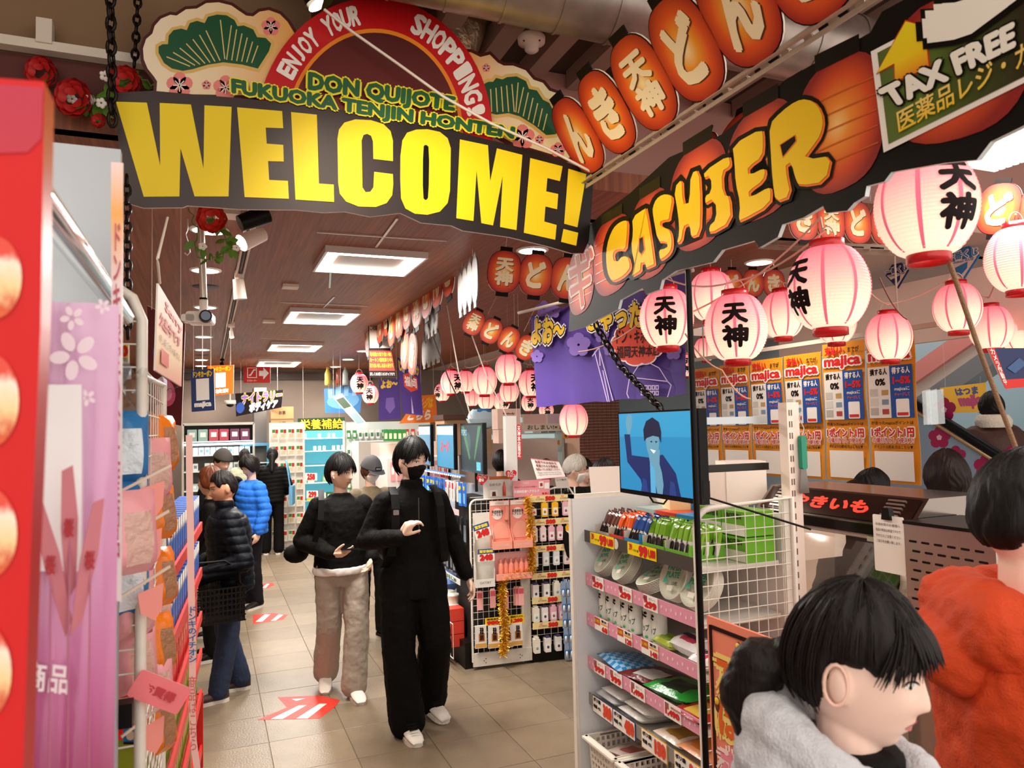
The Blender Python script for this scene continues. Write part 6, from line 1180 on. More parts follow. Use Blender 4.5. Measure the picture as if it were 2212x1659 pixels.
SAL = m('#f0917e', .4); SAL2 = m('#f3a48f', .4); PKP = m('#f2b6b0', .4)
# pink display boxes
x0, z0 = cl(1056, 1184); x1, z1 = cl(1141, 1077)
t = thing('hair_milk_display', 'salmon pink two-column cardboard hair milk display with white lettering', 'display', cw((x0+x1)/2, -.03, z0), CZ); w = x1-x0; h = z1-z0
for s in (-1, 1):
    b = B(); cx = s*w/4; b.box((cx, 0, h*.55), (w/2-.006, .008, h*.9), SAL); b.rect(cx-w*.23, h*.9, cx+w*.23, h*.99, -.006, m('#efe0d8', .5)); b.text('ORBIS', cx, h*.945, w*.2, .016, m('#c99a90', .5), -.007, .01); b.flat([(cx-.02+.042*math.cos(a*PI/8), h*.72+.045*math.sin(a*PI/8)) for a in range(16)], -.006, m('#f4dcd2', .5)); b.text('浸透美容液\nヘアミルク', cx-.02, h*.74, w*.28, .045, DK, -.008, .02); b.flat([(cx+.075*math.cos(a*PI/12), h*.2+.13*math.sin(a*PI/12)) for a in range(13)], -.006, SAL2)
    b.rbox((cx+.055, -.012, h*.72), (.022, .016, .11), .006, SAL2); b.box((cx+.055, -.012, h*.58), (.022, .016, .012), m('#a83a3a', .4)); b.obj('back_card', t)
    b = B(); b.box((cx, -.07, .03), (w/2-.01, .006, .06), SAL2); b.box((cx, -.035, .005), (w/2-.01, .07, .008), SAL2)
    for q in (-1, 1): b.prism([(0, .0), (.07, .0), (.07, .06), (0, .15)], -.002, .002, SAL, Matrix.Translation((cx+q*(w/4-.006), 0, 0)) @ Matrix.Rotation(-PI/2, 4, 'Z'))
    b.text('おひとつお試し', cx, .03, w*.36, .018, m('#f6d8ce', .5), -.0745, .01); b.obj('tray', t)
x2, z2 = cl(1066, 1250); x3, z3 = cl(1141, 1186)
t = thing('bottle_tray', 'salmon tray holding wrapped hair milk bottles under the pink display', 'tray', cw((x2+x3)/2, -.05, z2), CZ); w2 = x3-x2
B().box((0, .035, .1), (w2, .006, .2), PKP).obj('back_card', t); B().box((0, -.03, .02), (w2, .006, .05), SAL2).box((0, 0, 0), (w2, .07, .006), SAL).obj('tray', t)
bt = B(); bt.lathe([(.001, 0), (.021, 0), (.022, .01), (.022, .1), (.016, .115), (.01, .12), (.01, .15), (.001, .152)], 16, m('#f28f78', .3)); bt = bt.mesh('bottle')
for k in range(6): tag(put('hair_milk_bottle', bt, None, cw((x2+x3)/2-.1+k*.042, -.05+.008*(k % 2), z2+.005)), 'salmon hair milk bottle standing in the wrapped tray', 'bottle', 'hair milk bottles in the tray')
# grey cardboard holders
x4, z4 = cl(1022, 1266); x5, z5 = cl(1066, 1105)
t = thing('cardboard_holder', 'tall empty grey cardboard holder on the left of the pink display', 'display', cw((x4+x5)/2-.01, -.04, z4), CZ); w3 = .15; h3 = z5-z4; gm = m('#d8d2c8', .5)
b = B(); b.box((0, .02, h3/2), (w3, .004, h3), gm)
for q in (-1, 1): b.prism([(0, 0), (.06, 0), (.06, .12), (.035, .2), (.02, .28), (.045, .34), (.02, .42), (0, h3)], -.002, .002, gm, Matrix.Translation((q*w3/2, .02, 0)) @ Matrix.Rotation(-PI/2, 4, 'Z'))
b.box((0, -.04, .03), (w3, .004, .06), m('#e4ded6', .5)); b.text('GATSBY', 0, .035, .09, .016, m('#6a655e', .5), -.043, .0); b.obj('holder', t)
def price_card(lab, u0, v0, u1, v1, big, head, hc, off=.09, tilt=0, bg='#f2ede2', tc=None, hcol='#f0e04a'):
    xa, za = cl(u0, v1, off); xb, zb = cl(u1, v0, off); w = xb-xa; h = zb-za; b = B(); b.box((0, 0, h/2), (w, .003, h), m(bg, .5)); b.rect(-w/2, h*.6, w/2, h, -.002, m(hc, .5)) if hc else None; b.text(head, 0, h*.8, w*.8, h*.22, m(hcol, .5), -.003, .05); b.text(big, 0, h*.32, w*.72, h*.42, tc or RED_T, -.003, .09)
    return tag(b.obj('price_card', None, cw((xa+xb)/2, -off, za), (0, R(tilt), CZ)), lab, 'price card')
price_card('tilted 248 price card on the grey holder', 1028, 1128, 1062, 1162, '248', '驚安価格', '#33508a', tilt=-14); price_card('lower upright 248 price card on the grey holder', 1032, 1184, 1068, 1214, '248', '驚安価格', '#33508a')
price_card('yellow 980 price card above the white pouches', 1048, 1332, 1082, 1352, '980', '酒造会社', None, .03, bg='#f2c81c', hcol='#5a2a14'); price_card('yellow 1,280 price card right of the tinsel', 1100, 1326, 1132, 1348, '1,280', '酒造会社プレミアム', None, .03, bg='#f2c81c', hcol='#5a2a14')
# hanging pink files
fm_ = B(); fm_.prism([(-.022, -.14), (.022, -.14), (.022, -.01), (.014, .005), (-.014, .005), (-.022, -.01)], -.006, .006, m('#f3b0ac', .4)); fm_.rect(-.02, -.05, .02, -.01, -.0065, m('#d05a60', .4)); fm_ = fm_.mesh('file')
for (u, v, off, lab) in ((1036, 1278, .03, 'pink hanging pack, leftmost below the grey holder'), (1064, 1273, .03, 'pink hanging pack in the middle below the grey holder'), (1092, 1276, .02, 'pink hanging pack just behind the tinsel'), (1114, 1268, .02, 'rear pink hanging pack of the right trio'), (1118, 1268, .035, 'middle pink hanging pack of the right trio'), (1125, 1268, .05, 'front pink hanging pack of the right trio')):
    x, z = cl(u, v, off); tag(put('hanging_pack', fm_, None, cw(x, -off, z), (0, 0, CZ)), lab, 'pack')
# white pouches
pm_ = B(); pm_.prism([(-.046, -.17), (.046, -.17), (.044, 0), (-.044, 0)], -.008, .008, m('#e9e2da', .35, bump=.3, bs=30)); pm_.rect(-.018, -.12, .03, -.06, -.0085, m('#b9702c', .5)); pm_.text('酒造', .006, -.04, .03, .05, DK, -.0092, .05); pm_.rect(-.044, -.165, .044, -.135, -.0085, m('#d9a24a', .5)); pm_.text('酒粕', .006, -.09, .03, .04, DK, -.0095, .04); pm_ = pm_.mesh('pouch')
for u, v, lab in ((1038, 1351, 'white sake-lees pouch at the far left of the bottom row'), (1066, 1351, 'white sake-lees pouch second from left in the bottom row'), (1095, 1350, 'white sake-lees pouch half hidden by the tinsel'), (1116, 1346, 'white sake-lees pouch at the right of the bottom row')):
    x, z = cl(u, v, .03); tag(put('pouch', pm_, None, cw(x, -.03, z), (0, 0, CZ)), lab, 'pouch')
# tinsel
pts = [cl(1140, 1078, .05), cl(1146, 1130, .05), cl(1148, 1180, .05), cl(1149, 1228, .05), cl(1130, 1240, .05), cl(1105, 1242, .05), cl(1086, 1248, .05), cl(1084, 1290, .05), cl(1089, 1340, .05), cl(1090, 1380, .05), cl(1086, 1416, .05)]
t = thing('tinsel_garland', 'gold tinsel garland draped over the front of the gondola', 'garland', cw(0, 0, 0), CZ); P = []
for (a, c) in zip(pts, pts[1:]):
    for k in range(8): q = k/8; P.append(Vector((a[0]+(c[0]-a[0])*q, -.055, a[1]+(c[1]-a[1])*q)))
B().tube(P, .005, m('#b8891c', .3, .8), 5).obj('core', t); GT = m('#e0a010', .3, .55); GT2 = m('#ffd860', .25, .6); b = B(); rnd = random.Random(3)
for i, p in enumerate(P):
    for j in range(40):
        d = Vector((rnd.gauss(0, 1), rnd.gauss(0, 1), rnd.gauss(0, 1))).normalized(); s = d.orthogonal().normalized()*.0022; L = .032+.014*rnd.random(); c = p+Vector((rnd.uniform(-.008, .008), 0, rnd.uniform(-.012, .012))); b.add([c+s, c-s, c+d*L-s, c+d*L+s], [(0, 1, 2, 3)], GT if rnd.random() < .6 else GT2)
o = b.obj('tinsel_strands', t); o['kind'] = 'stuff'
# things standing on top of the gondola
xa, za = cl(1046, 1072); xb, zb = cl(1108, 1025)
t = thing('acrylic_header', 'clear acrylic header with a red bottle picture on the gondola top', 'display', cw((xa+xb)/2, .02, zT), CZ); w = xb-xa; B().box((0, 0, .085), (w, .01, .17), m('#d8d2cc', .3)).obj('panel', t); b = B(); b.rect(-w*.3, .15, w*.5, .175, -.006, m('#b9672c', .5)); b.lathe([(.001, 0), (.013, 0), (.013, .07), (.008, .085), (.004, .11), (.001, .112)], 12, m('#e0604a', .3), Matrix.Translation((w*.2, -.012, .02))); b.rect(-w*.28, .02, -w*.02, .07, -.006, m('#f0ebe4', .5)); b.flat([(-w*.22, .02), (-w*.08, .02), (-w*.1, .055), (-w*.2, .055)], -.007, m('#4a1c18', .5)); b.text('なめらか', -w*.1, .11, w*.4, .02, m('#8a7f78', .5), -.007, .02); b.obj('print', t)
xa, za = cl(1107, 1074); xb, zb = cl(1185, 1035)
t = thing('pink_header_sign', 'pink hair milk header sign above the tinsel', 'sign', cw((xa+xb)/2, -.02, za), CZ); w = xb-xa; h = zb-za; B().box((0, 0, h/2), (w, .006, h), m('#ee9aa4', .45)).obj('board', t); b = B(); b.text('ORBIS', -w*.18, h*.85, w*.22, h*.12, m('#f8dcd8', .5), -.004, .01); b.text('毛先までしなやかな美髪へ', -w*.16, h*.6, w*.62, h*.1, m('#7a3a3e', .5), -.004, .01); b.text('浸透美容液ヘアミルク', -w*.14, h*.33, w*.68, h*.17, WH, -.004, .04); b.rect(w*.2, h*.5, w*.33, h*.9, -.004, WH); b.rect(w*.35, h*.42, w*.48, h*.8, -.0045, WH); b.rect(w*.23, h*.6, w*.3, h*.8, -.005, m('#a83a30', .5)); b.text('●●C', w*.38, h*.15, w*.2, h*.12, RED_T, -.004, .02); b.obj('print', t); B().cyl((0, .004, -.2), (0, .004, 0), .004, n=6, mat=SILV).obj('stem', t)
def heart(u, v, txt, lab):
    x, z = cl(u, v, .06); P = []
    for k in range(28): a = 2*PI*k/28; P.append((.0029*16*math.sin(a)**3*.98, .0029*(13*math.cos(a)-5*math.cos(2*a)-2*math.cos(3*a)-math.cos(4*a))))
    t = thing('heart_card', lab, 'card', cw(x, -.06, z), CZ); B().prism(P, -.002, .002, m('#cf1a1e', .4)).obj('heart', t); B().text(txt, 0, .004, .062, .045, WH, -.004, .03).obj('lettering', t); B().cyl((0, 0, -.09), (0, 0, -.04), .002, n=5, mat=SILV).obj('stick', t)
heart(1042, 1035, 'ついに\n登場', 'red heart card on the left end of the gondola top'); heart(1104, 1025, '大バズ\nオルビス', 'red heart card on the right above the pink header')
# --- 500-yen section
se = thing('charm_rack', 'wire rack section with orange 500 price strips right of the tinsel', 'shelf', cw(xR, 0, 0), CZ); ws = cl(1250, 1300)[0]-xR
B().box((ws/2, .2, .06), (ws, .4, .12), m('#15110f', .4)).obj('black_base', se); b = B()
for k in range(8): b.cyl((k*ws/7, .02, .12), (k*ws/7, .02, 1.36), .003 if 0 < k < 7 else .008, n=6, mat=WM)
for k in range(22): b.cyl((0, .02, .15+k*.055), (ws, .02, .15+k*.055), .002, n=5, mat=WM)
o = b.obj('wire_grid', se); o['kind'] = 'stuff'; B().box((ws/2, .3, .7), (ws-.02, .3, 1.1), m('#2a2422', .6)).obj('dark_core', se)
b = B(); b.tube([(0, 0, 1.3), (ws*.55, 0, 1.36), (ws*.85, 0, 1.36), (ws*.95, 0, 1.3)], .008, WM, 6); b.obj('top_rail', se)
CH = [('#f2ead8', '#8aa89a'), ('#f4d9da', '#b06a80'), ('#f2b81c', '#b8701c'), ('#eeb6c4', '#a84a70'), ('#efe9e4', '#4a3a66'), ('#d9dfe2', '#9ab0b8'), ('#2a2226', '#d8485a')]
def charm_mesh(a, c):
    b = B(); b.rbox((0, 0, .055), (.05, .022, .11), .006, m(a, .4)); b.rect(-.02, .015, .02, .07, -.0115, m('#f4efe8', .5) if a != '#efe9e4' else m('#f8f4ee', .5)); b.ell((0, -.011, .04), (.011, .003, .012), m(c, .5), 10); b.box((0, 0, .118), (.03, .018, .014), m(c if a == '#efe9e4' else a, .4)); return b.mesh('charm_box')
CM = [charm_mesh(*c) for c in CH]; rows = [(1098, '6223'), (1150, '11332'), (1203, '5551'), (1272, '4405'), (1322, '04331'), (1388, '0440')]; cnames = ['cream', 'pale pink', 'yellow', 'rose pink', 'white and purple', 'pale blue', 'black and red']
strips = [1075, 1125, 1182, 1240, 1292, 1346]
ords = ['top', 'second', 'third', 'fourth', 'fifth', 'lowest']
for r_, ((v, seq), vs2) in enumerate(zip(rows, strips)):
    zc = cl(1190, v)[1]; zs = cl(1190, vs2)[1]; b = B(); wS = ws if r_ < 4 else ws*.62; b.box((wS/2, 0, 0), (wS, .003, .05), m('#f2dc9a', .5))
    for q in range(2 if r_ < 4 else 1): x = ws*(.32+.5*q); b.text('500', x+.04, 0, .075, .03, RED_T, -.003, .1); b.text('ミニタオル', x-.045, -.004, .07, .014, m('#3a3a1c', .5), -.003, .02); b.flat([(x-.06+.014*math.cos(a*PI/4), .012+.01*math.sin(a*PI/4)) for a in range(8)], -.0022, m('#f0a080', .5))
    b.obj('price_strip', se, (0, -.04, zs))
    for k, ch in enumerate(seq):
        x = xR+.035+k*(ws-.05)/len(seq); mi = int(ch)
        for d in range(2 if r_ in (3, 4, 5) else 1): tag(put('charm_box', CM[mi], None, cw(x, -.03+d*.03, zc-.06), (0, 0, CZ)), f'small {cnames[mi]} charm box in the {ords[r_]} row of the 500 rack', 'box', f'{cnames[mi]} charm boxes, {ords[r_]} row of the 500 rack')
# blue bottles hanging in strips at the right edge
bb = B(); bb.rbox((0, 0, 0), (.032, .014, .13), .006, m('#8fa6c4', .25, al=1)); bb.box((0, -.008, -.01), (.028, .002, .04), m('#2f7ab8', .4)); bb.lathe([(.001, 0), (.009, 0), (.009, .04), (.005, .05), (.001, .051)], 10, m('#f0f2f4', .3), Matrix.Translation((0, -.008, -.05))); bb.box((0, 0, .075), (.01, .004, .03), m('#3a4660', .4)); bb = bb.mesh('strip_bottle')
for r_ in range(5):
    for c in range(4): x, z = cl(1216+c*11+r_*2, 1274+r_*33, .08); tag(put('sample_bottle', bb, None, cw(x, -.08+.008*(c % 2), z), (R(4), 0, CZ+R(-8+5*c))), f'small blue and white sample bottle hanging in row {r_+1} of the clip strip'.replace('row 1', 'the top row').replace('row 2', 'the second row').replace('row 3', 'the third row').replace('row 4', 'the fourth row').replace('row 5', 'the lowest row'), 'bottle', 'sample bottles on the clip strip, tier %s' % 'abcde'[r_])
b = B()
for c in range(4): xa, za = cl(1216+c*11, 1250, .08); xb, zb = cl(1226+c*11, 1425, .08); b.tube([cw(xa, -.075, za), cw(xb, -.075, zb)], .003, m('#5a6478', .4), 4)
tag(b.obj('clip_strip'), 'grey plastic clip strips that carry the small blue bottles', 'strip')
# --- long side facing the aisle: hanging packs, price rails, red boxes, screens
SX = 1.86
ls = thing('side_rack', 'long side of the gondola facing the aisle with hanging dark packs', 'shelf', (SX, 7.2, 0), -PI/2); LL = 1.66
B().box((LL/2, .25, .7), (LL, .04, 1.35), m('#dce4ea', .5)).obj('back_board', ls); B().box((LL/2, .12, .1), (LL, .3, .2), m('#17130f', .5)).obj('base', ls)
pr = thing('top_rail_lights', 'row of bright white LED dots along the top of the side rack', 'light', (SX, 7.2, 1.47), -PI/2)
for k in range(26): B().ell((.05+k*.06, -.01, 0), (.006, .006, .006), m('#ffffff', .3, em=9, emc='#cfe6ff'), 8).obj('led', pr)
B().box((LL/2, .0, .012), (LL, .01, .01), m('#3a7ac0', .4)).obj('led_bar', pr)
hk = B(); hk.prism([(-.028, -.2), (.028, -.2), (.03, 0), (-.03, 0)], -.006, .006, m('#2a2c30', .3)); hk.rect(-.02, -.18, .02, -.05, -.0066, m('#8c929a', .3)); hk = hk.mesh('dark_pack')
hk2 = B(); hk2.prism([(-.03, -.18), (.03, -.18), (.03, 0), (-.03, 0)], -.006, .006, m('#2b6fd0', .35)); hk2.rect(-.024, -.16, .024, -.08, -.0066, m('#8ad0f0', .35)); hk2.text('39', 0, -.04, .04, .03, YLW, -.007, .08); hk2 = hk2.mesh('blue_pack')
hk3 = B(); hk3.prism([(-.02, -.16), (.02, -.16), (.02, 0), (-.02, 0)], -.006, .006, m('#e6e2e0', .35)); hk3.rect(-.016, -.06, .016, -.01, -.0066, m('#d0202a', .4)); hk3.rect(-.006, -.14, .006, -.07, -.0066, m('#b8bcc4', .3, .6)); hk3 = hk3.mesh('brush_pack')
for row, (z, me, nm_, lab) in enumerate(((1.42, None, '', ''), (1.14, hk, 'dark_pack', 'upper'), (.88, hk, 'dark_pack', 'lower'))):
    for k in range(26):
        x = .04+k*.062; mm_ = me if me else (hk3 if x > 1.05 and x < 1.5 else hk2); L_ = (('bright blue hanging pack under the LED row of the side rack', 'red-topped brush pack near the pink display')[mm_ is hk3] if not me else f'dark silver hanging pack in the {lab} row of the side rack'); tag(put('hanging_pack', mm_, None, (SX+.0+.015*(k % 3), 7.2-x, z), (0, 0, -PI/2+R(random.uniform(-14, 14)))), L_, 'pack', L_+' group')
for z, c, t_ in ((1.2, '#e8c8cc', ''), (.94, '#3a2c2a', 'CREATIVE'), (.665, '#eef0ec', 'はぶらし39')):
    b = B(); b.box((LL/2, -.06, z), (LL, .004, .045), m(c, .4)); 
    if t_:
        for q in range(3): b.text(t_, .3+q*.55, z, .34, .028, WH if c == '#3a2c2a' else m('#1c6a3a', .5), -.064, .04)
    b.obj('price_rail', ls)
soft_pack('vinyl_bag', 'blue and white vinyl pouch on the lower side rack', 'bag', (SX+.03, 6.3, .46), (.4, .2, .16), '#7a9ae0', rot=(0, 0, -PI/2), patch='#c9d8f4')
for k in range(2): B().lathe([(.001, 0), (.05, 0), (.05, .08), (.053, .08), (.053, .1), (.001, .102)], 22, m('#efeadb', .4)).obj('jar', None, (SX-.02, 6.0-.13*k, .41)); tag(bpy.data.objects['jar' if k == 0 else 'jar.001'], ('cream lidded jar on the ledge, farther one', 'cream lidded jar on the ledge, nearer one')[k], 'jar')
for i in range(5):
    for j in range(3):
        red = i % 2 == 0; box_pack('small_carton', (('red', 'white and dark')[not red])+f' pad carton in the {("bottom", "middle", "top")[j]} layer of the low basket', 'box', (SX-.06, 6.25-i*.13, .14+j*.1), (.115, .14, .095), ('#d8402c', '#f0e6dc') if red else ('#e9e4de', '#2a2f4a'), 'コットン', '#f6f0e6' if red else '#2a2f4a', group='pad cartons in the low basket')
b = B()
for z in (.1, .36): b.tube([(-.13, .0, z), (-.13, LL*.6, z)], .004, WM, 5)
for k in range(15): b.cyl((-.13, k*LL*.6/14, .1), (-.13, k*LL*.6/14, .36), .0025, n=5, mat=WM)
o = b.obj('low_basket_front', None, (SX, 5.52, 0)); tag(o, 'white wire front of the low basket along the aisle floor', 'basket')
for y, lab in ((5.75, 'round red 99 price badge on the low basket'), (6.15, 'second round red 99 price badge farther along the basket')):
    t = thing('price_badge', lab, 'price card', (SX-.14, y, .28), -PI/2); B().box((0, .004, 0), (.3, .003, .16), m('#17110f', .4)).obj('backing', t); B().lathe([(.001, 0), (.055, 0), (.055, .004), (.001, .004)], 20, m('#d8201c', .4), Matrix.Rotation(PI/2, 4, 'X')).obj('disc', t); B().text('99', 0, 0, .075, .06, YLW, -.006, .1).obj('lettering', t)
for k, (ya, yb, col, tx, lab) in enumerate(((5.28, 5.92, '#1c2c34', 'POPO', 'nearest of the three small screens on the gondola, showing dark green shapes'), (6.0, 6.62, '#2a7aa0', 'よーい', 'middle small screen on the gondola, showing blue'), (6.72, 7.25, '#3f6f8a', '', 'farthest small screen on the gondola, mostly behind the walking person'))):
    t = thing('small_screen', lab, 'screen', (1.93, (ya+yb)/2, 1.5), -PI/2+R(-3)); w = yb-ya; B().box((0, .02, .2), (w, .03, .39), m('#0e0e10', .25)).obj('bezel', t); b = B(); b.rect(-w/2+.015, .015, w/2-.015, .38, 0.003, E_(col, .8)); 
    if k == 0: b.flat([(-.08+.07*math.cos(a*PI/10), .24+.08*math.sin(a*PI/10)) for a in range(20)], .0025, E_('#2f4a50', .7)); b.flat([(-.28, .37), (-.2, .37), (-.02, .12), (-.06, .1)], .0022, E_('#3a6a4a', .7)); b.flat([(.28, .37), (.2, .37), (.08, .12), (.1, .1)], .0022, E_('#3a6a4a', .7)); b.text('BBI', .2, .06, .1, .06, E_('#5ab0d8', 1), .002, .04); b.text('POPO', -.2, .32, .16, .05, E_('#7a9aa8', .8), .002, .03)
    if tx == 'よーい': b.text(tx, 0, .2, w*.5, .1, E_('#c83a4a', .8), .002, .05)
    b.rect(-w/2+.015, .3, w/2-.015, .375, .002, E_('#a9c9d8', .7)) if k else None; b.obj('picture', t); B().cyl((0, .04, -.15), (0, .04, .1), .012, n=8, mat=m('#1a1816', .4)).obj('stand', t)
# ================================================================ counters and cabinets behind
MT = m('#e9dcd0', .4)
def cabinet(name, lab, loc, w, d, h, rz, shelves, goods, cols, glow=0, group=None, back='#cfe0dc', frame_c='#d9d4cc'):
    t = thing(name, lab, 'cabinet', loc, rz); fm_ = m(frame_c, .4); b = B(); b.box((0, d/2, h/2), (w, .02, h), m(back, .4, em=glow) if glow else m(back, .5))
    for s in (-1, 1): b.box((s*w/2, 0, h/2), (.03, d, h), fm_)
    b.box((0, 0, h), (w, d, .04), fm_); b.box((0, 0, .05), (w, d, .1), fm_); b.obj('carcass', t)
    for z in shelves:
        B().box((0, 0, z), (w-.03, d-.02, .015), m('#e4ecec', .3)).obj('shelf_board', t)
    return t
def fill(lab, group, loc, rz, w, zs, size, cols, n, dz=0, name='small_box', seed=1, dens=1.0):
    """row of small boxed goods on each listed height; loc is the cabinet's base"""
    rn = random.Random(seed); T = Matrix.Translation(loc) @ Matrix.Rotation(rz, 4, 'Z'); mc = {}
    for c in cols:
        b = B(); sx, sy, sz = size; b.rbox((0, 0, sz/2), size, min(sx, sz)*.08, m(c, .4)); b.rect(-sx*.3, sz*.35, sx*.3, sz*.75, -sy/2-.001, m('#f4f1ea' if c not in ('#f0f0ec', '#f4f4f0') else '#7a9aa0', .5)); mc[c] = b.mesh('goods')
    for i, z in enumerate(zs):
        for k in range(n):
            if rn.random() > dens: continue
            c = cols[(k//2+i) % len(cols)]; p = T @ Vector((-w/2+w*(k+.5)/n, -.02+.02*rn.random(), z+.008)); o = put(name, mc[c], None, p, (0, 0, rz+rn.uniform(-.06, .06))); tag(o, lab if len(zs) > 1 or n > 12 else f'{lab}, {ORD[k]} from the left', 'goods', group)
YB0 = 9.2
cabinet('glass_showcase', 'lit glass showcase behind the silver-haired staff member', (3.75, 9.6, 0), 1.7, .35, 2.0, R(-8), (.9, 1.2, 1.5, 1.75), None, None, .25); fill('small white and green boxed item in the lit glass showcase', 'boxed items in the lit showcase', (3.75, 9.6, 0), R(-8), 1.6, (.9, 1.2, 1.5, 1.75), (.09, .06, .15), ('#f0f0ec', '#8fb0a0', '#e8d8b0', '#dfe8e4'), 14, seed=2, dens=.85)
hang_panel('header_board', 'pale header board above the lit glass showcase', 'sign', [(1128, 895), (1295, 893), (1295, 930), (1130, 932)], 9.4, m('#efe3d2', .5), [('t', 'おしまい!×ドンキホーテ', .06, .1, .95, .36, m('#5a4a3a', .5), .03), ('r', .02, .45, .3, .98, m('#f0c9c4', .5)), ('r', .33, .45, .62, .98, m('#d9c2d4', .5)), ('r', .65, .45, .95, .98, m('#c4d4e6', .5))])
for k, (u, v, lab) in enumerate(((1165, 958, 'small orange price card in the showcase, left one'), (1200, 956, 'small orange price card in the showcase, right one'), (1225, 942, 'orange and black hanging pack in the showcase'))):
    hang_panel('orange_card', lab, 'price card', [(u-9, v-5), (u+9, v-5), (u+9, v+5), (u-9, v+5)], 9.2, m('#ec9a1c', .5), [('t', '特価', .2, .2, .8, .8, DK, .03)])
# brown tiled pillar
tp_ = thing('tiled_pillar', 'brown tiled pillar behind the wide purple banner', 'pillar', (4.4, 7.95, 0)); B().box((0, .2, 1.5), (.56, .4, 3.0), m('#c9a58a', .6)).obj('core', tp_); te = B().box((0, 0, 0), (.056, .012, .03), m('#6a3018', .4)).mesh('tile')
for i in range(9):
    for j in range(33): put('tile', te, tp_, (-.25+i*.0625, -.003, 1.35+j*.0365))
# counter with notices
ct = thing('checkout_counter', 'long pale back counter behind the staff and below the orange posters', 'counter', (3.95, 5.3, 0), 0); B().box((0, 0, .5), (.4, 3.6, 1.0), m('#e6d5c8', .5)).obj('body', ct); B().box((0, 0, 1.02), (.46, 3.7, .04), m('#f0e2d6', .35)).obj('worktop', ct)
hang_panel('tax_notice', 'white and pink tax-free notice standing above the 500 rack', 'sign', [(1146, 990), (1207, 997), (1222, 1030), (1160, 1036)], 5.7, m('#f6eae4', .5), [('r', .0, .0, 1, .03, m('#e07a8a', .5)), ('r', .0, .97, 1, 1, m('#e07a8a', .5)), ('t', '免税でのお会計を', .12, .78, .88, .93, m('#8a3a34', .5), .03), ('t', '希望されるお客様は', .12, .6, .88, .74, m('#8a3a34', .5), .03), ('t', '免税レジにお並びください', .08, .43, .92, .56, m('#8a3a34', .5), .03), ('t', 'Please come to the tax free', .1, .28, .9, .36, DK, .0), ('t', 'register for tax exemption', .1, .16, .9, .24, DK, .0)])
hang_panel('white_notice', 'small white sheet clipped below the tax-free notice', 'sign', [(1198, 1032), (1226, 1030), (1230, 1052), (1202, 1054)], 5.75, WH, [('t', 'レジ案内', .15, .65, .85, .85, DK, .01)])
hang_panel('blank_panel', 'blank pale panel standing left of the blue screen', 'panel', [(1272, 1009), (1338, 1007), (1342, 1075), (1278, 1078)], 4.3, m('#f2e4dc', .5), [])
hang_panel('red_strip_sign', 'narrow vertical red sign on the pale post', 'sign', [(1115, 917), (1126, 917), (1127, 991), (1117, 991)], 6.3, m('#c8202c', .5), [('t', '天\n神\n本\n店\n限\n定', .2, .05, .8, .95, WH, .03)])
B().box((2.37, 5.85, 1.3), (.1, .06, 1.3), m('#e0dcd6', .4)).obj('pale_post'); tag(bpy.data.objects['pale_post'], 'pale post carrying the nearest small screen bracket', 'post')
# goods piled behind the screens
soft_pack('shopping_bag', 'white and blue shopping bag on the shelf behind the screens', 'bag', tuple(atS(1040, 905, 7.6)-Vector((0, 0, .1))), (.3, .12, .2), '#b9d4e2', rot=(0, 0, 0), patch='#3a7ab0')
for k, (u, v, c, lab) in enumerate(((1093, 905, '#e2c0b0', 'large pale pink gift box behind the pink cluster'), (1095, 935, '#d8b4a4', 'lower pale pink gift box behind the screens'))):
    p = atS(u, v, 7.4); box_pack('gift_box', lab, 'box', (p.x, p.y, p.z-.1), (.24, .16, .2), (c,), 'Melody', '#6a3a34', rz=0, tsize=(.5, .12), tz=.25)
p = atS(1000, 895, 8.4); b = B(); b.box((p.x, p.y, p.z-.25), (.55, .35, .4), m('#b08a66', .6)); b.box((p.x, p.y-.02, p.z-.03), (.6, .4, .05), m('#4a2c22', .5)); tag(b.obj('wooden_cabinet'), 'small brown wooden cabinet behind the far screens', 'cabinet')
B().box((p.x+.2, p.y+.5, .85), (2.2, .5, 1.7), m('#d9c4b6', .5)).obj('stock_shelf'); tag(bpy.data.objects['stock_shelf'], 'pale stock shelf under the lantern cluster', 'shelf')
# ================================================================ left side: packages, showcase, wire rack, red shelves
FOOD = grad('food_photo', [(0, '#e8721c'), (.3, '#c8481a'), (.55, '#f0c890'), (.85, '#e8dccb'), (1, '#d8402a')], 'Z', .35, noise_amt=.35, scale=7)
RP = m('#c8080c', .6); dk_ = m('#7a1a14', .4)
ys = .68; S = Sheet((0, ys), (1, ys)); S.poly([(-260, 150), (96, 176), (92, 420), (88, 700), (66, 1200), (45, 1800), (-260, 1800)], RP, 0, .04, m('#b40d10', .4)); S.poly([(-260, 165), (94, 190), (90, 300), (60, 330), (-260, 340)], grad('pack_top', [(0, '#e85a1c'), (.6, '#c81a14'), (1, '#b01a3a')], 'Z', .3), .001)
rt = thing('snack_standee', 'tall red snack standee with takoyaki pictures at the left edge', 'standee', (-.3, ys, 0)); S.obj('board', rt, world=True)
for (u, v, rx, ry) in ((-8, 600, 56, 88), (-18, 865, 60, 100), (-20, 1150, 58, 96), (-34, 1450, 60, 105)):
    S = Sheet((0, ys), (1, ys)); S.poly([(u+rx*math.cos(a*PI/14), v+ry*math.sin(a*PI/14)) for a in range(28)], FOOD, .002); S.obj('takoyaki_print', rt, world=True)
z_ = onY(45, 1790, ys).z; B().box((-.3, ys+.02, z_/2), (.32, .04, z_), RP).obj('foot_panel', rt, world=True)
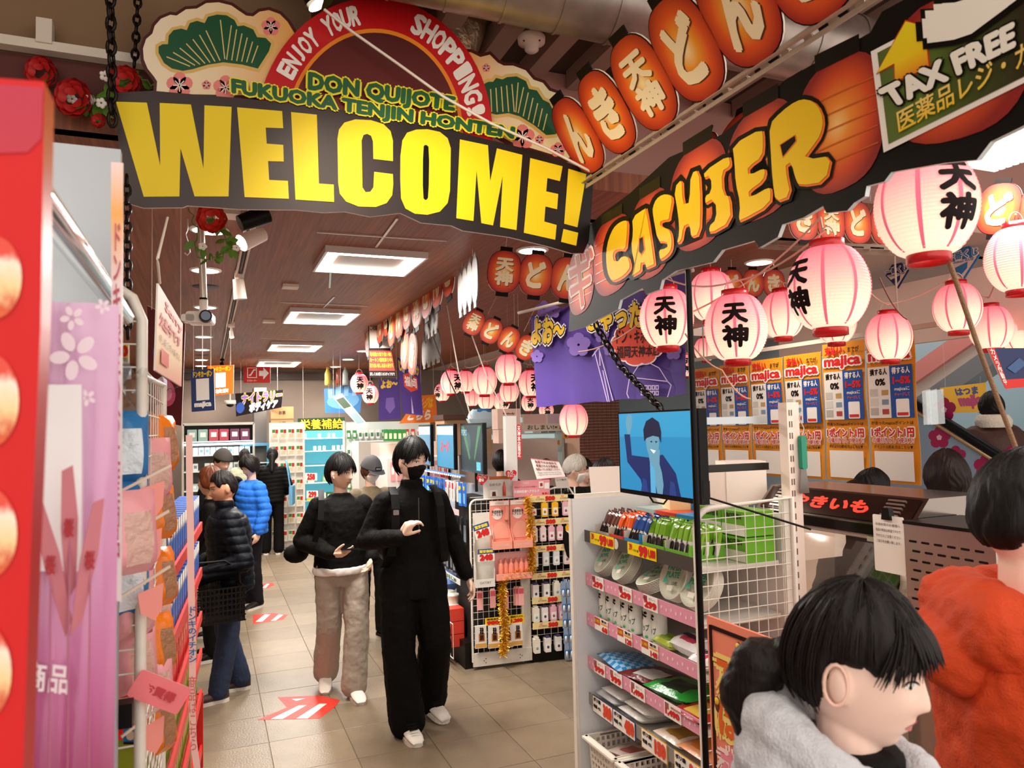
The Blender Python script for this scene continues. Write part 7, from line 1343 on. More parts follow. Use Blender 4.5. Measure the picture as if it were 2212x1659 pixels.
# open white showcase
sc2 = thing('white_showcase', 'tall white open showcase with silver front rails beside the red standee', 'cabinet', (-.4, 1.3, 0)); wp_ = m('#a2a6aa', .4)
b = B(); b.box((-.2, .2, 1.1), (.03, .55, 2.2), wp_); b.box((-.01, .47, 1.24), (.47, .03, 2.48), wp_); b.box((.0, .1, .3), (.42, .75, .6), wp_); b.obj('carcass', sc2)
for z in (2.12, 2.2): B().tube([(.235-(z-2.12)*.6, -.5, z), (.235-(z-2.12)*.6, .46, z)], .018, m('#c9ccd0', .15, .9), 8).obj('silver_rail', sc2)
b = B(); b.box((.05, 0, 2.02), (.32, .9, .02), m('#eef0f0', .3)); 
for k in range(14): b.box((.18, -.4+k*.06, 2.008), (.06, .02, .012), m('#bcc4c4', .3))
b.obj('lamp_tray', sc2); B().box((-.02, .15, 2.24), (.2, .5, .02), m('#ffffff', .4, em=1.5, emc='#fdf6ee')).obj('lamp', sc2)
# pink sakura vinyl in front of it
yp = 1.02; VP = grad('sakura_vinyl', [(0, '#8c2a4c'), (.25, '#c06a9a'), (.55, '#d79ac4'), (1, '#dcb4d4')], 'Z', .18)
pv = thing('sakura_poster', 'glossy pink cherry blossom poster wrapped in clear vinyl', 'poster', (-.2, yp, 0)); n = 14; P = []; S = Sheet((0, yp), (1, yp))
for i in range(n+1):
    v = 652+(1800-652)*i/n
    for j in range(9): u = 55+(252-55)*j/8; P.append(S.hit(u-12*i/n, v+3*math.sin(j*2))+S.n*(.006*math.sin(j*1.9+i*.4)-.03*(j/8)**3))
S.add(P, [(i*9+j, i*9+j+1, i*9+9+j+1, i*9+9+j) for i in range(n) for j in range(8)], VP, smooth=True); S.obj('sheet', pv, world=True)
PT = m('#efdce8', .3)
for (u, v, r) in ((165, 770, 52), (160, 690, 26), (90, 680, 20), (192, 860, 18), (225, 665, 16)):
    S = Sheet((0, yp), (1, yp))
    for k in range(5):
        a = 2*PI*k/5+.5; c_ = Vector((u+r*.62*math.cos(a), v+r*.62*math.sin(a))); e = Vector((math.cos(a), math.sin(a))); f_ = Vector((-e.y, e.x)); S.poly([tuple(c_+e*r*.42*math.cos(t*PI/6)+f_*r*.27*math.sin(t*PI/6)) for t in range(12)], PT, .012+.0002*k)
    S.obj('blossom_print', pv, world=True)
S = Sheet((0, yp), (1, yp)); S.poly([(60, 832), (180, 832), (180, 1230), (50, 1230)], m('#f0eef0', .3), .013); S.poly([(180, 832), (184, 838), (184, 1230), (180, 1230)], m('#d4b4cc', .3), .013); S.obj('box_picture', pv, world=True)
S = Sheet((0, yp), (1, yp)); S.quadtext('商品', [(62, 1420), (154, 1432), (150, 1492), (58, 1482)], m('#f6eaf0', .3), .012, .03); S.obj('lettering', pv, world=True)
B().box((.0, .02, .6), (.2, .01, 1.2), m('#8c2a4c', .4)).obj('lower_panel', pv)
for k, (u, v) in enumerate(((110, 1200), (150, 1120), (195, 1190))):
    p = onY(u, v, .96); t = thing('pink_pennant', ('blurry pink paper pennant at the left of the sakura poster', 'tallest blurry pink paper pennant in front of the sakura poster', 'blurry pink paper pennant at the right of the sakura poster')[k], 'pennant', tuple(p)); B().prism([(-.012, .09), (.006, .1), (.014, 0), (.01, -.13), (-.006, -.16), (-.014, -.02)], -.001, .001, m('#c97a86', .5)).obj('paper', t, (0, 0, 0), (R(8), R(-10+9*k), R(10*k))).scale = (.6, 1, .6); B().cyl((0, .003, -.3), (0, .003, 0), .001, n=5, mat=m('#b8708c', .4)).obj('stick', t); B().text('桜', 0, -.01, .009, .02, m('#b02a34', .5), -.003, .04).obj('character', t)
yb = 1.18; S = Sheet((0, yb), (1, yb)); q = [(240, 350), (266, 352), (262, 1300), (240, 1296)]; S.poly(q, grad('strip_banner', [(0, '#e9dfe0'), (.7, '#ecd8dc'), (.88, '#e8a04a'), (1, '#efc9c4')], 'Z', .4), 0, .004); 
S.quadtext('ド\nン\nキ\n限\n定\nの\nお\n土\n産\n商\n品', qmap(q, [(.15, .86), (.85, .86), (.85, .1), (.15, .1)]), m('#b8505c', .5), .002, .02); tag(S.obj('vertical_banner'), 'slim vertical pale pink banner with red lettering', 'banner')
# wire rack with hanging sweets
wr_t = thing('wire_rack', 'white wire rack with rounded top beside the pink banner', 'rack', (-.14, 1.86, 0)); X_ = 0
zt = onX(300, 600, -.14).z
b = B(); b.tube([(0, 0, .05), (0, 0, zt-.08), (-.02, 0, zt-.03), (-.06, 0, zt), (-.3, 0, zt)], .012, WMET, 8); b.tube([(0, .85, .05), (0, .85, 2.03)], .011, WMET, 8); b.tube([(0, 0, 2.0), (0, .85, 2.03)], .008, WMET, 6); b.obj('posts', wr_t)
b = B()
for k in range(36): b.cyl((-.0, 0, .2+k*.052), (-.0, .85, .2+k*.052), .002, n=5, mat=WMET)
for k in range(1, 9): b.cyl((0, k*.094, .1), (0, k*.094, 2.02), .002, n=5, mat=WMET)
for k in range(38): b.cyl((0, 0, .2+k*.052), (-.3, 0, .2+k*.052), .0022, n=5, mat=WMET)
o = b.obj('wire_grid', wr_t); o['kind'] = 'stuff'
B().box((-.28, .45, 1.0), (.02, .86, 1.9), m('#d9c2b4', .6)).obj('back_board', wr_t)
def bag_mesh(c, c2, w=.16, h=.22):
    b = B(); n = 8; P = []
    for s in (1, -1):
        for i in range(n+1):
            for j in range(n+1): x, z = i/n*2-1, j/n*2-1; e = max(0, (1-x**4)*(1-z**4)); P.append((x*w/2*(1-.05*abs(z)), -s*.03*e**.5*(1+.2*math.sin(5*x+3*z)), z*h/2))
    N = (n+1)**2; q = lambda i, j, o: o+i*(n+1)+j; F = [(i, j) for i in range(n) for j in range(n)]; inn = lambda i, j: 2 <= i < 6 and 1 <= j < 6
    b.add(P, [(q(i, j, 0), q(i+1, j, 0), q(i+1, j+1, 0), q(i, j+1, 0)) for i, j in F if not inn(i, j)], m(c, .3, bump=.3, bs=30), smooth=True); b.add(P, [(q(i, j, 0), q(i+1, j, 0), q(i+1, j+1, 0), q(i, j+1, 0)) for i, j in F if inn(i, j)], m(c2, .25, bump=.8, bs=50), smooth=True); b.add(P, [(q(i, j, N), q(i, j+1, N), q(i+1, j+1, N), q(i+1, j, N)) for i, j in F], m(c, .3), smooth=True); return b.mesh('bag')
ob = bag_mesh('#e87a10', '#a87a5a', .1, .17); bbm = bag_mesh('#2f7ab8', '#e0ecf4', .1, .16); pbm = bag_mesh('#e9a0a8', '#d8b0a4', .11, .16)
ladder = ['uppermost', 'second', 'third', 'fourth', 'lowest']
for k, (u, v) in enumerate(((352, 955), (346, 1100), (348, 1245), (345, 1390), (345, 1560))): p = onX(u, v, -.13); tag(put('sweets_bag', ob, None, p, (R(-6), R(4), R(55))), f'{ladder[k]} orange bag of sweets hanging on the wire rack', 'bag')
for k, (u, v) in enumerate(((272, 965), (272, 1110), (272, 1255))): p = onX(u, v, -.17); tag(put('sweets_bag', bbm, None, p, (0, 0, R(25))), f'{["uppermost", "middle", "lowest"][k]} small blue packet behind the near rack post', 'bag')
for k, (u, v) in enumerate(((280, 1150), (285, 1300), (330, 1010), (335, 1320), (335, 1480), (290, 1420))): p = onX(u, v, -.14-.02*(k % 2)); tag(put('sweets_bag', pbm, None, p, (0, 0, R(40))), 'small pink packet of sweets '+('behind the near rack post, upper one', 'behind the near rack post, middle one', 'beside the uppermost orange bag', 'beside the third orange bag', 'beside the fourth orange bag', 'behind the near rack post, lowest one')[k], 'bag')
for k, (u0, v0, u1, v1, t1, t2) in enumerate(((258, 1026, 292, 1070, '80', '(¥8.18)'), (255, 1350, 281, 1396, '80', '(¥7.50)'), (262, 745, 277, 785, '0', '(30)'))):
    hang_panel('price_tag', ('yellow 80 price tag in the middle of the wire rack', 'lower yellow 80 price tag on the wire rack', 'upper yellow price tag beside the pink banner')[k], 'price card', [(u0, v0), (u1, v0), (u1, v1), (u0, v1)], 1.72, YLW, [('t', t1, .1, .4, .9, .92, RED_T, .08), ('t', t2, .08, .06, .92, .3, DK, .04)])
for k, (u, v) in enumerate(((272, 1425), (282, 1590))): hang_panel('blue_label', ('small blue label with a round face low on the wire rack', 'lowest blue label with two round faces on the wire rack')[k], 'label', [(u-16, v-18), (u+16, v-18), (u+16, v+18), (u-16, v+18)], 1.72, m('#2a86c0', .5), [('p', [(.5+.3*math.cos(a*PI/6), .55+.3*math.sin(a*PI/6)) for a in range(12)], m('#f0dcc4', .5)), ('r', .05, .02, .95, .16, DK)])
t = thing('pink_tag', 'pink paper tag held by a black clip low on the wire rack', 'tag', tuple(onX(345, 1495, -.1))); B().rbox((0, 0, 0), (.12, .002, .06), .008, m('#ee7a80', .5), (0, R(32), 0)).obj('paper', t, (0, 0, 0), (0, 0, R(10))); B().prism([(-.05, -.03), (-.0, -.03), (.0, .02), (-.05, .02)], -.02, .02, m('#0e0c0b', .4)).obj('clip', t, (-.05, -.03, -.02)); B().text('お買得', 0, 0, .07, .02, m('#c83a44', .5), -.004, .04, T=Matrix.Rotation(R(32), 4, 'Y')).obj('lettering', t)
for k, (u, v) in enumerate(((325, 1075), (318, 1180), (322, 1300), (325, 1590))): p = onX(u, v, -.12); t = thing('pink_pennant', ('uppermost pink price pennant on the rack', 'second pink price pennant on the rack', 'third pink price pennant on the rack', 'lowest pink price pennant on the rack')[k], 'pennant', tuple(p)); B().prism([(-.04, .03), (.05, .05), (.045, -.03), (.02, -.06), (-.03, -.03)], -.001, .001, m('#ee968c', .5)).obj('paper', t, (0, 0, 0), (0, 0, R(30))).scale = (.62, 1, .7); B().box((-.01, -.003, .045), (.12, .004, .006), m('#d8c4b4', .4), (0, R(-24), 0)).obj('holder', t, (0, 0, 0), (0, 0, R(30)))
hang_panel('sorry_sign', 'pink and cream apology sign hanging by a cord on the left', 'sign', [(342, 612), (395, 700), (392, 835), (336, 800)], 2.35, grad('sorry_print', [(0, '#f0a898'), (.3, '#f6dcb0'), (.8, '#f3b4a4'), (1, '#ee9a8c')], 'Z', .5), [('t', 'Sorry', .3, .78, .95, .93, RED_T, .05), ('t', '欠品中です', .1, .55, .9, .72, m('#d84a44', .5), .04), ('t', '申し訳ございません', .1, .36, .9, .46, m('#7a5a3a', .5), .0), ('r', .15, .12, .45, .3, m('#e2685c', .5))], ss=2.75)
string([onX(362, 470, -.13), onX(340, 560, -.13), onX(345, 612, -.13)], .004, 'white cord holding the apology sign', m('#efe4d8', .5), 0)
b = B(); P = []; n = 12
for i in range(n+1):
    for j in range(9): q0 = onX(262+i*11, 780+i*5, -.12-.02*j); P.append(q0+Vector((0, 0, -.02*j+.012*math.sin(i*1.7+j*2.3))))
b.add(P, [(i*9+j, i*9+9+j, i*9+10+j, i*9+j+1) for i in range(n) for j in range(8)], glass('vinyl_sheet', '#f4f6f8', .45, .12)); tag(b.obj('vinyl_cover'), 'crumpled clear vinyl cover drooping over the wire rack', 'cover')
# red souvenir shelves
SZ = PI/2-R(3.3); SM = Matrix.Translation((-.145, 2.95, 0)) @ Matrix.Rotation(SZ, 4, 'Z')
rs = thing('red_shelf', 'red souvenir shelf unit along the left of the aisle', 'shelf', (-.145, 2.95, 0), SZ); RS = m('#d2201a', .4); ZR = [1.335, 1.08, .835, .63, .405, .1]; LR_ = 1.66
for z in ZR: b = B(); b.box((LR_/2, .19, z-.012), (LR_, .4, .02), RS); b.box((LR_/2, -.01, z+.004), (LR_, .012, .05), RS); b.obj('shelf_board', rs)
B().box((LR_/2, .4, .75), (LR_, .02, 1.5), m('#b81a15', .5)).obj('back_board', rs); B().box((LR_+.01, .19, .2), (.02, .42, .42), RS).obj('end_panel', rs)
for x in (.0, LR_): B().box((x, .38, .75), (.03, .03, 1.5), RS).obj('upright', rs)
def Lw(x, y, z): return tuple(SM @ Vector((x, y, z)))
fj = B(); fj.box((0, 0, .09), (.075, .1, .18), m('#2a5ab0', .4)); fj.flat([(-.0375, .18), (-.0375, .12), (-.025, .145), (-.012, .118), (0, .14), (.014, .112), (.025, .138), (.0375, .12), (.0375, .18)], -.051, m('#f4f2ee', .5)); fj.rect(-.02, .015, .02, .03, -.051, m('#c8302c', .5)); fj.rect(-.0375, 0, .0375, .05, -.0505, m('#1c3a86', .5)); fj = fj.mesh('mountain_box')
for k in range(16):
    for z, lab in ((ZR[0], 'topmost'), (ZR[1], 'second')): tag(put('souvenir_box', fj, None, Lw(.12+k*.098, .05, z), (0, 0, SZ)), f'blue souvenir box with a snowy mountain print on the {lab} red shelf', 'box', f'mountain boxes, {lab} red shelf')
rb_ = B().box((0, 0, .09), (.085, .16, .18), m('#c8221c', .4)).text('抹茶', 0, .12, .04, .03, m('#f0c9a0', .5), -.0815, .02).mesh('red_box'); gb_ = B().box((0, 0, .085), (.085, .16, .17), m('#8a9a1c', .4)).text('抹茶', 0, .11, .04, .03, m('#e4e0a0', .5), -.0815, .02).rect(-.03, .02, .03, .05, -.081, m('#6a7a14', .5)).mesh('green_box')
for k in range(17):
    for z, me, c, lab in ((ZR[2], rb_, 'red', 'third'), (ZR[3], gb_, 'olive green', 'fourth'), (ZR[4], gb_, 'olive green', 'fifth')):
        if random.random() < .93: tag(put('souvenir_box', me, None, Lw(.1+k*.094, .09, z), (0, 0, SZ+R(random.uniform(-2, 2)))), f'{c} tea souvenir box on the {lab} red shelf', 'box', f'{c} boxes, {lab} red shelf')
for k in range(4): box_pack('brown_carton', ('nearest', 'second', 'third', 'farthest')[k]+' plain brown carton at the bottom of the red shelf', 'box', Lw(.25+k*.38, .15, ZR[5]), (.34, .26, .26), ('#b08a62', '#b8926a'), None, rz=PI/2)
for k in range(3): box_pack('brown_carton', ('top', 'middle', 'bottom')[k]+' brown carton stacked above the red shelf near the rack', 'box', Lw(.06, .22, 1.36+.2*(2-k)), (.2, .3, .19), ('#a5744a', '#ae7d52'), '1234', '#3a2a1c', rz=R(40), tsize=(.3, .12), tz=0)
# hanging paper tape
b = B(); P = []; S = Sheet((-.1, 2.75), (.3, 2.75)); tape = [(409, 940), (410, 1050), (412, 1150), (413, 1250), (417, 1400), (415, 1520), (418, 1600), (432, 1700)]
for u, v in tape: P += [S.hit(u-8, v), S.hit(u+7, v)]
S.add(P, [(2*i, 2*i+1, 2*i+3, 2*i+2) for i in range(len(tape)-1)], m('#f3c9c4', .6)); S.quadtext('ド\nン\nキ\nの\nイ\nチ\nオ\nシ', [(407, 1310), (424, 1310), (424, 1430), (408, 1430)], m('#2a6ab0', .5), .003, .02); S.quadtext('商\n品\nは\nこ\nち\nら', [(406, 1460), (424, 1460), (426, 1620), (410, 1620)], m('#d86a64', .5), .003, .0); tag(S.obj('paper_tape'), 'long pale pink paper tape hanging down in front of the red shelves', 'tape')
# red dango-print banner and cartons behind the rack
hang_panel('candy_board', 'dark red board with pink candy prints behind the apology sign', 'sign', [(318, 660), (400, 700), (392, 920), (322, 905)], 3.6, m('#5c1418', .4), [('p', [(.5+.3*math.cos(a*PI/8), .28+.13*math.sin(a*PI/8)) for a in range(16)], m('#d85a80', .4)), ('p', [(.5+.2*math.cos(a*PI/8), .28+.08*math.sin(a*PI/8)) for a in range(16)], m('#f0a0b8', .4)), ('p', [(.3+.16*math.cos(a*PI/8), .6+.08*math.sin(a*PI/8)) for a in range(16)], m('#6a3a80', .4)), ('p', [(.75+.14*math.cos(a*PI/8), .72+.07*math.sin(a*PI/8)) for a in range(16)], m('#e8a06a', .4)), ('p', [(.3+.1*math.cos(a*PI/8), .1+.05*math.sin(a*PI/8)) for a in range(16)], m('#e8b0b8', .4))])
# ================================================================ projector, roses
p = atS(430, 685, 3.6); pj = thing('projector', 'white projector with a big black lens on a ceiling pole', 'projector', tuple(p)); wpj = m('#efe4d8', .35)
b = B(); b.rbox((0, .05, 0), (.12, .12, .055), .015, wpj); b.rbox((-.05, .03, -.004), (.06, .08, .035), .01, wpj); b.obj('body', pj, (0, 0, 0), (0, 0, R(-8))); B().cyl((.03, -.02, 0), (.03, -.055, 0), .031, .029, 22, m('#14110f', .3)).obj('lens_barrel', pj); B().cyl((.03, -.0552, 0), (.03, -.056, 0), .022, n=20, mat=m('#1c3a6a', .1, coat=1)).obj('lens_glass', pj)
B().cyl((.02, .03, .03), (.02, .03, .09), .02, n=12, mat=wpj).obj('mount', pj); B().cyl((.02, .03, .09), (.0, .03, CEIL+.1-p.z if CEIL+.1-p.z > .2 else .6), .0175, n=14, mat=m('#d9cdbf', .25, .5)).obj('pole', pj); B().cyl((.02, .03, .085), (.02, .03, .1), .0195, n=14, mat=BLK).obj('ring', pj)
rose = m('#d22a18', .6, bump=.2, bs=60); leafm = m('#5d8a2a', .5, var=.4, vs_=25)
lf = B(); L6 = [(0, 0), (.16, .1), (.28, .4), (.2, .75), (0, 1), (-.2, .75), (-.28, .4), (-.16, .1)]; lf.add([(x, .12*abs(x)-.1*z*z, z) for x, z in L6]+[(0, -.03, .5)], [(i, (i+1) % 8, 8) for i in range(8)], leafm); lf = lf.mesh('leaf')
wf_ = B()
for k in range(5): wf_.ell((.011*math.cos(k*1.257), 0, .011*math.sin(k*1.257)), (.009, .004, .009), m('#f2ece0', .6), 8)
wf_ = wf_.mesh('white_flower')
def rose_mesh(c):
    b = B()
    for k in range(22):
        a = k*2.4; r = .05*math.sqrt(k/22)*.62+.004; s_ = .014+.011*k/22; n = 5; T = Matrix.Rotation(a, 4, 'Y') @ Matrix.Translation((0, -.03+.045*k/22, r)) @ Matrix.Rotation(R(20+50*k/22), 4, 'X'); P = [(s_*1.15*math.sin(q), .3*s_*math.cos(q*2), s_*(1+math.cos(q))*.75) for q in [2*PI*j/9 for j in range(9)]]; b.add(P+[(0, .35*s_, s_*.7)], [(j, (j+1) % 9, 9) for j in range(9)], c, T, True)
    return b.mesh('rose')
rm = rose_mesh(rose); rm2 = rose_mesh(m('#b01410', .6))
def garland(lab, pts, s, roses, seed, n=26, me=rm, sz=.06):
    rn = random.Random(seed); W_ = [atS(u, v, s) for u, v in pts]; t = thing('rose_garland', lab, 'garland', tuple(W_[0])); P = []
    for a, c in zip(W_, W_[1:]):
        for k in range(6): P.append(a.lerp(c, k/6)+Vector((rn.uniform(-.01, .01), rn.uniform(-.01, .01), rn.uniform(-.01, .01))))
    P.append(W_[-1]); B().tube(P, .003, m('#6a7a3a', .6), 5).obj('vine', t, world=True)
    for k in range(n): p = rn.choice(P)-W_[0]; o = put('leaf', lf, t, p, (rn.uniform(-1, 1), rn.uniform(0, 6), rn.uniform(-.6, .6))); o.scale = (sz*rn.uniform(.7, 1.15),)*3
    for (u, v, k) in roses: o = put('rose', me, t, atS(u, v, s-.05)-W_[0], (R(12), 0, R(-15))); o.scale = (k, k, k)
    for k in range(max(3, n//7)): put('white_flower', wf_, t, rn.choice(P)-W_[0]+Vector((rn.uniform(-.04, .04), -.04, rn.uniform(-.03, .03))), (rn.random(), 0, 0))
garland('garland with an orange-red rose and green leaves hanging from the projector pole', [(410, 450), (425, 500), (418, 540), (440, 560), (470, 555), (500, 535), (485, 510), (470, 480), (455, 455)], 3.3, [(460, 472, 1.25)], 4, 22)
garland('rose garland with dark red blooms along the bulkhead at upper left', [(70, 150), (120, 190), (160, 225), (210, 235), (240, 200), (290, 165), (335, 180)], 2.75, [(165, 215, 1.3), (275, 180, 1.1), (95, 160, 1.1), (215, 262, .5)], 8, 40, rm2)
p = atS(405, 530, 3.3); t = thing('metal_hook', 'small s-shaped metal hook hanging left of the rose', 'hook', tuple(p)); B().tube([(0, 0, .12), (0, 0, .07), (-.008, 0, .05), (.006, 0, .0), (.01, 0, -.03), (0, 0, -.045), (-.012, 0, -.035)], .003, SILV, 5).obj('wire', t)
# ================================================================ back of the shop
CY = '#bfeaf0'
# left back shelf with whitish goods
cabinet('stock_cabinet', 'grey-topped back shelf with lit white boxes at the far left', (.15, 12.9, 0), 1.05, .4, 2.0, 0, (.95, 1.25, 1.5, 1.72), None, None, .0, back='#6f6862', frame_c='#b9b2a8')
fill('small white boxed item on the lit left back shelf', 'white boxed items, left back shelf', (.15, 12.85, 0), 0, .95, (1.25, 1.5), (.075, .06, .12), ('#f0f0ec', '#dfe9ea'), 11, seed=4, dens=.9); fill('coloured carton on the upper left back shelf', 'coloured cartons, upper left back shelf', (.15, 12.85, 0), 0, .95, (1.72,), (.14, .1, .19), ('#9cc0b4', '#c8485a', '#7a3a5a', '#9cc0b4', '#d85a3a'), 6, seed=5); fill('folded pale towel on the lower left back shelf', 'folded towels, left back shelf', (.15, 12.85, 0), 0, .95, (.95,), (.16, .2, .1), ('#b9d0d4', '#e4e0da'), 5, seed=6)
B().box((.15, 12.68, 1.68), (1.0, .03, .03), m('#ffffff', .4, em=6, emc='#e4f4ff')).obj('shelf_lamp'); tag(bpy.data.objects['shelf_lamp'], 'white strip lamp under the upper left back shelf', 'light')
B().box((.8, 13.35, 1.3), (.2, .5, 2.6), m('#6f6a66', .7)).obj('pillar'); tag(bpy.data.objects['pillar'], 'plain grey pillar right of the left back shelf', 'pillar')
# carton stacks and rack of sachets
for k, (u, v, s, sz, c, lab) in enumerate(((608, 892, 12.4, (.36, .3, .2), '#c49a68', 'upper brown carton stacked on the sachet rack'), (608, 915, 12.4, (.36, .3, .2), '#bb9160', 'lower brown carton stacked on the sachet rack'), (590, 876, 12.6, (.14, .12, .1), '#3a9a5a', 'small green carton on top of the brown cartons'))):
    p = atS(u, v, s); box_pack('carton', lab, 'box', (p.x, p.y, p.z-sz[2]/2), sz, (c,), 'お茶' if k < 2 else None, '#4a3218', rz=0, tsize=(.3, .3), tz=0)
for k in range(5): p = atS(524+k*9, 952, 12.9); box_pack('tall_carton', f'{["leftmost dark", "second orange", "third red", "fourth orange", "rightmost dark"][k]} tall carton beside the grey pillar', 'box', (p.x, p.y, p.z-.22), (.075, .2, .36), (('#5a4632', '#c8602a', '#b8281e', '#c8602a', '#6a4a34')[k],), rz=0)
rk = thing('sachet_rack', 'white rack of red and green sachets left of the big fridge', 'rack', (1.17, 12.45, 0)); B().box((0, .08, 1.0), (.52, .04, 2.0), m('#dcd6ce', .5)).obj('back_panel', rk)
for s in (-1, 1): B().box((s*.26, .05, 1.0), (.03, .06, 2.0), m('#e6e0d8', .4)).obj('upright', rk)
sa = B(); sa.prism([(-.055, -.17), (.055, -.17), (.05, 0), (-.05, 0)], -.012, .012, m('#efe9dc', .35)); sa.rect(-.045, -.06, .0, -.01, -.0126, m('#4a9a3a', .5)); sa.rect(.005, -.07, .045, -.01, -.0128, m('#c8301e', .5)); sa.rect(-.03, -.14, .03, -.08, -.0126, m('#e4d8b0', .5)); sa = sa.mesh('sachet')
for i in range(7):
    for j in range(4): tag(put('sachet', sa, None, (.98+j*.125, 12.42-.02*(j % 2), 1.9-i*.27), (R(8), 0, R(random.uniform(-8, 8)))), f'white sachet with red and green print in the {["top", "second", "third", "fourth", "fifth", "sixth", "lowest"][i]} row of the sachet rack', 'sachet', f'sachets, {["top", "second", "third", "fourth", "fifth", "sixth", "lowest"][i]} row')
# small blue fridge
cabinet('drinks_fridge', 'small blue-lit drinks fridge between pillar and sachet rack', (.92-.2+.05, 13.1, 0), .56, .5, 1.65, 0, (.4, .75, 1.1, 1.35), None, None, .35, back='#5fc0dc', frame_c='#5a9ac0'); fill('pale bottle in the small blue fridge', 'bottles in the small blue fridge', (.77, 13.0, 0), 0, .5, (.4, .75, 1.1), (.06, .06, .2), ('#dff0f4', '#9ac8d8', '#e8e0d0'), 7, seed=9, name='bottle')
# large open fridge with header
fg = cabinet('open_fridge', 'large open fridge lit pale blue under the green nutrition header', (1.95, 13.5, 0), 1.15, .6, 1.98, 0, (.35, .65, .95, 1.25, 1.5, 1.72), None, None, .22, back='#6fcfe0', frame_c='#dfe6e6')
fill('small white carton on an upper shelf of the open fridge', 'small white cartons in the open fridge', (1.95, 13.3, 0), 0, 1.05, (1.5, 1.72), (.045, .05, .08), ('#f4f4f0', '#e8f0f2'), 13, seed=3, dens=.55); fill('green vegetable pack on the middle shelf of the open fridge', 'vegetable packs in the open fridge', (1.95, 13.3, 0), 0, 1.0, (.95,), (.11, .08, .12), ('#cfe4c4', '#8fb87a', '#eef2ea'), 8, seed=8, dens=.8); fill('small red and yellow pack on a low shelf of the open fridge', 'packs on the low fridge shelves', (1.95, 13.3, 0), 0, 1.0, (.35, .65), (.1, .08, .12), ('#d8402c', '#f0d03a', '#f0ece4', '#3a7a3a'), 9, seed=10, dens=.8)
box_light((1.95, 13.05, 1.9), 1.0, .1, 5, (.7, .95, 1), (R(20), 0, 0), 'fridge_lamp')
hang_panel('nutrition_header', 'dark green header board with gold nutrition lettering above the fridge', 'sign', [(643, 904), (745, 901), (747, 929), (643, 931)], 12.6, m('#1f4a24', .5), [('t', '栄養補給', .05, .12, .95, .9, m('#1a1206', .5), .09), ('t', '栄養補給', .05, .12, .95, .9, m('#e8c02a', .5), .03)])
for k, (u, v, tx) in enumerate(((672, 1030, '258'), (675, 1068, '299'))): hang_panel('price_card', ('upper', 'lower')[k]+' white and red price card on the open fridge', 'price card', [(u-13, v-8), (u+13, v-8), (u+13, v+8), (u-13, v+8)], 12.4, WH, [('t', tx, .2, .15, .8, .85, RED_T, .08)])
# big hand sign with bottles
hs_ = [(700, 840), (706, 832), (712, 838), (718, 828), (726, 836), (734, 826), (744, 834), (752, 828), (764, 836), (778, 838), (784, 850), (776, 870), (764, 890), (740, 892), (715, 888), (702, 876)]
hang_panel('hand_sign', 'die-cut blue hand sign holding drink bottles high on the back wall', 'sign', hs_[:1]+[(784, 828), (778, 892), (702, 892)], 12.8, m('#3a7ab8', .5), [('p', [(.5+.44*math.cos(a*PI/8), .45+.3*math.sin(a*PI/8)) for a in range(16)], m('#6aa8dc', .5)), ('r', .1, .6, .22, .95, m('#8abce4', .5)), ('r', .3, .62, .42, 1.0, m('#8abce4', .5)), ('r', .52, .62, .64, .98, m('#8abce4', .5)), ('r', .74, .6, .86, .95, m('#8abce4', .5))])
for k, (u, c) in enumerate(((708, '#d8c85a'), (732, '#8a3a24'), (746, '#b9c4c4'))):
    p = atS(u, 832, 12.7); b = B(); b.lathe([(.001, 0), (.05, 0), (.055, .04), (.05, .16), (.05, .2), (.022, .27), (.018, .31), (.001, .312)], 14, m(c, .25)); tag(b.obj('bottle_cutout', None, tuple(p)), ('yellow', 'brown cola', 'clear')[k]+' bottle on the blue hand sign', 'bottle')
# graffiti sign over the back shelf
hang_panel('graffiti_sign', 'dark die-cut sign with purple and white bubble lettering on the back wall', 'sign', [(508, 850), (612, 842), (608, 880), (510, 900)], 12.2, m('#1a1418', .5), [('t', 'ナイトラリー', .14, .5, .98, .95, m('#d8d03a', .5), .13), ('t', 'ナイトラリー', .14, .5, .98, .95, m('#8a5ab8', .5), .06), ('t', 'ボディケア', .3, .08, .9, .48, m('#e8e4ea', .5), .1), ('p', [(.1+.09*math.cos(a*PI/8), .35+.24*math.sin(a*PI/8)) for a in range(16)], m('#2a4a9a', .5))])
# hanging round boards on the left (codes left out)
hang_panel('round_board', 'navy and yellow die-cut hanging board with a blank white panel', 'sign', [(412, 800), (462, 796), (464, 886), (414, 890)], 6.5, m('#2a3f6e', .5), [('t', 'ドンキカーボン', .1, .82, .92, .96, YB, .06), ('r', .22, .26, .78, .78, WH), ('t', 'majica', .15, .08, .85, .22, WH, .08)])
hang_panel('round_board', 'orange die-cut hanging board with a blank white panel', 'sign', [(448, 790), (505, 788), (504, 850), (450, 856)], 7.2, m('#e06a14', .5), [('t', 'ドンキカーボン', .1, .8, .9, .96, YB, .06), ('r', .3, .25, .7, .75, WH), ('t', '検索', .3, .06, .8, .2, WH, .05)])
string([atS(437, 690, 6.5), atS(437, 798, 6.5)], .004, 'thin string holding the navy hanging board', m('#efe4d8', .5), 0)
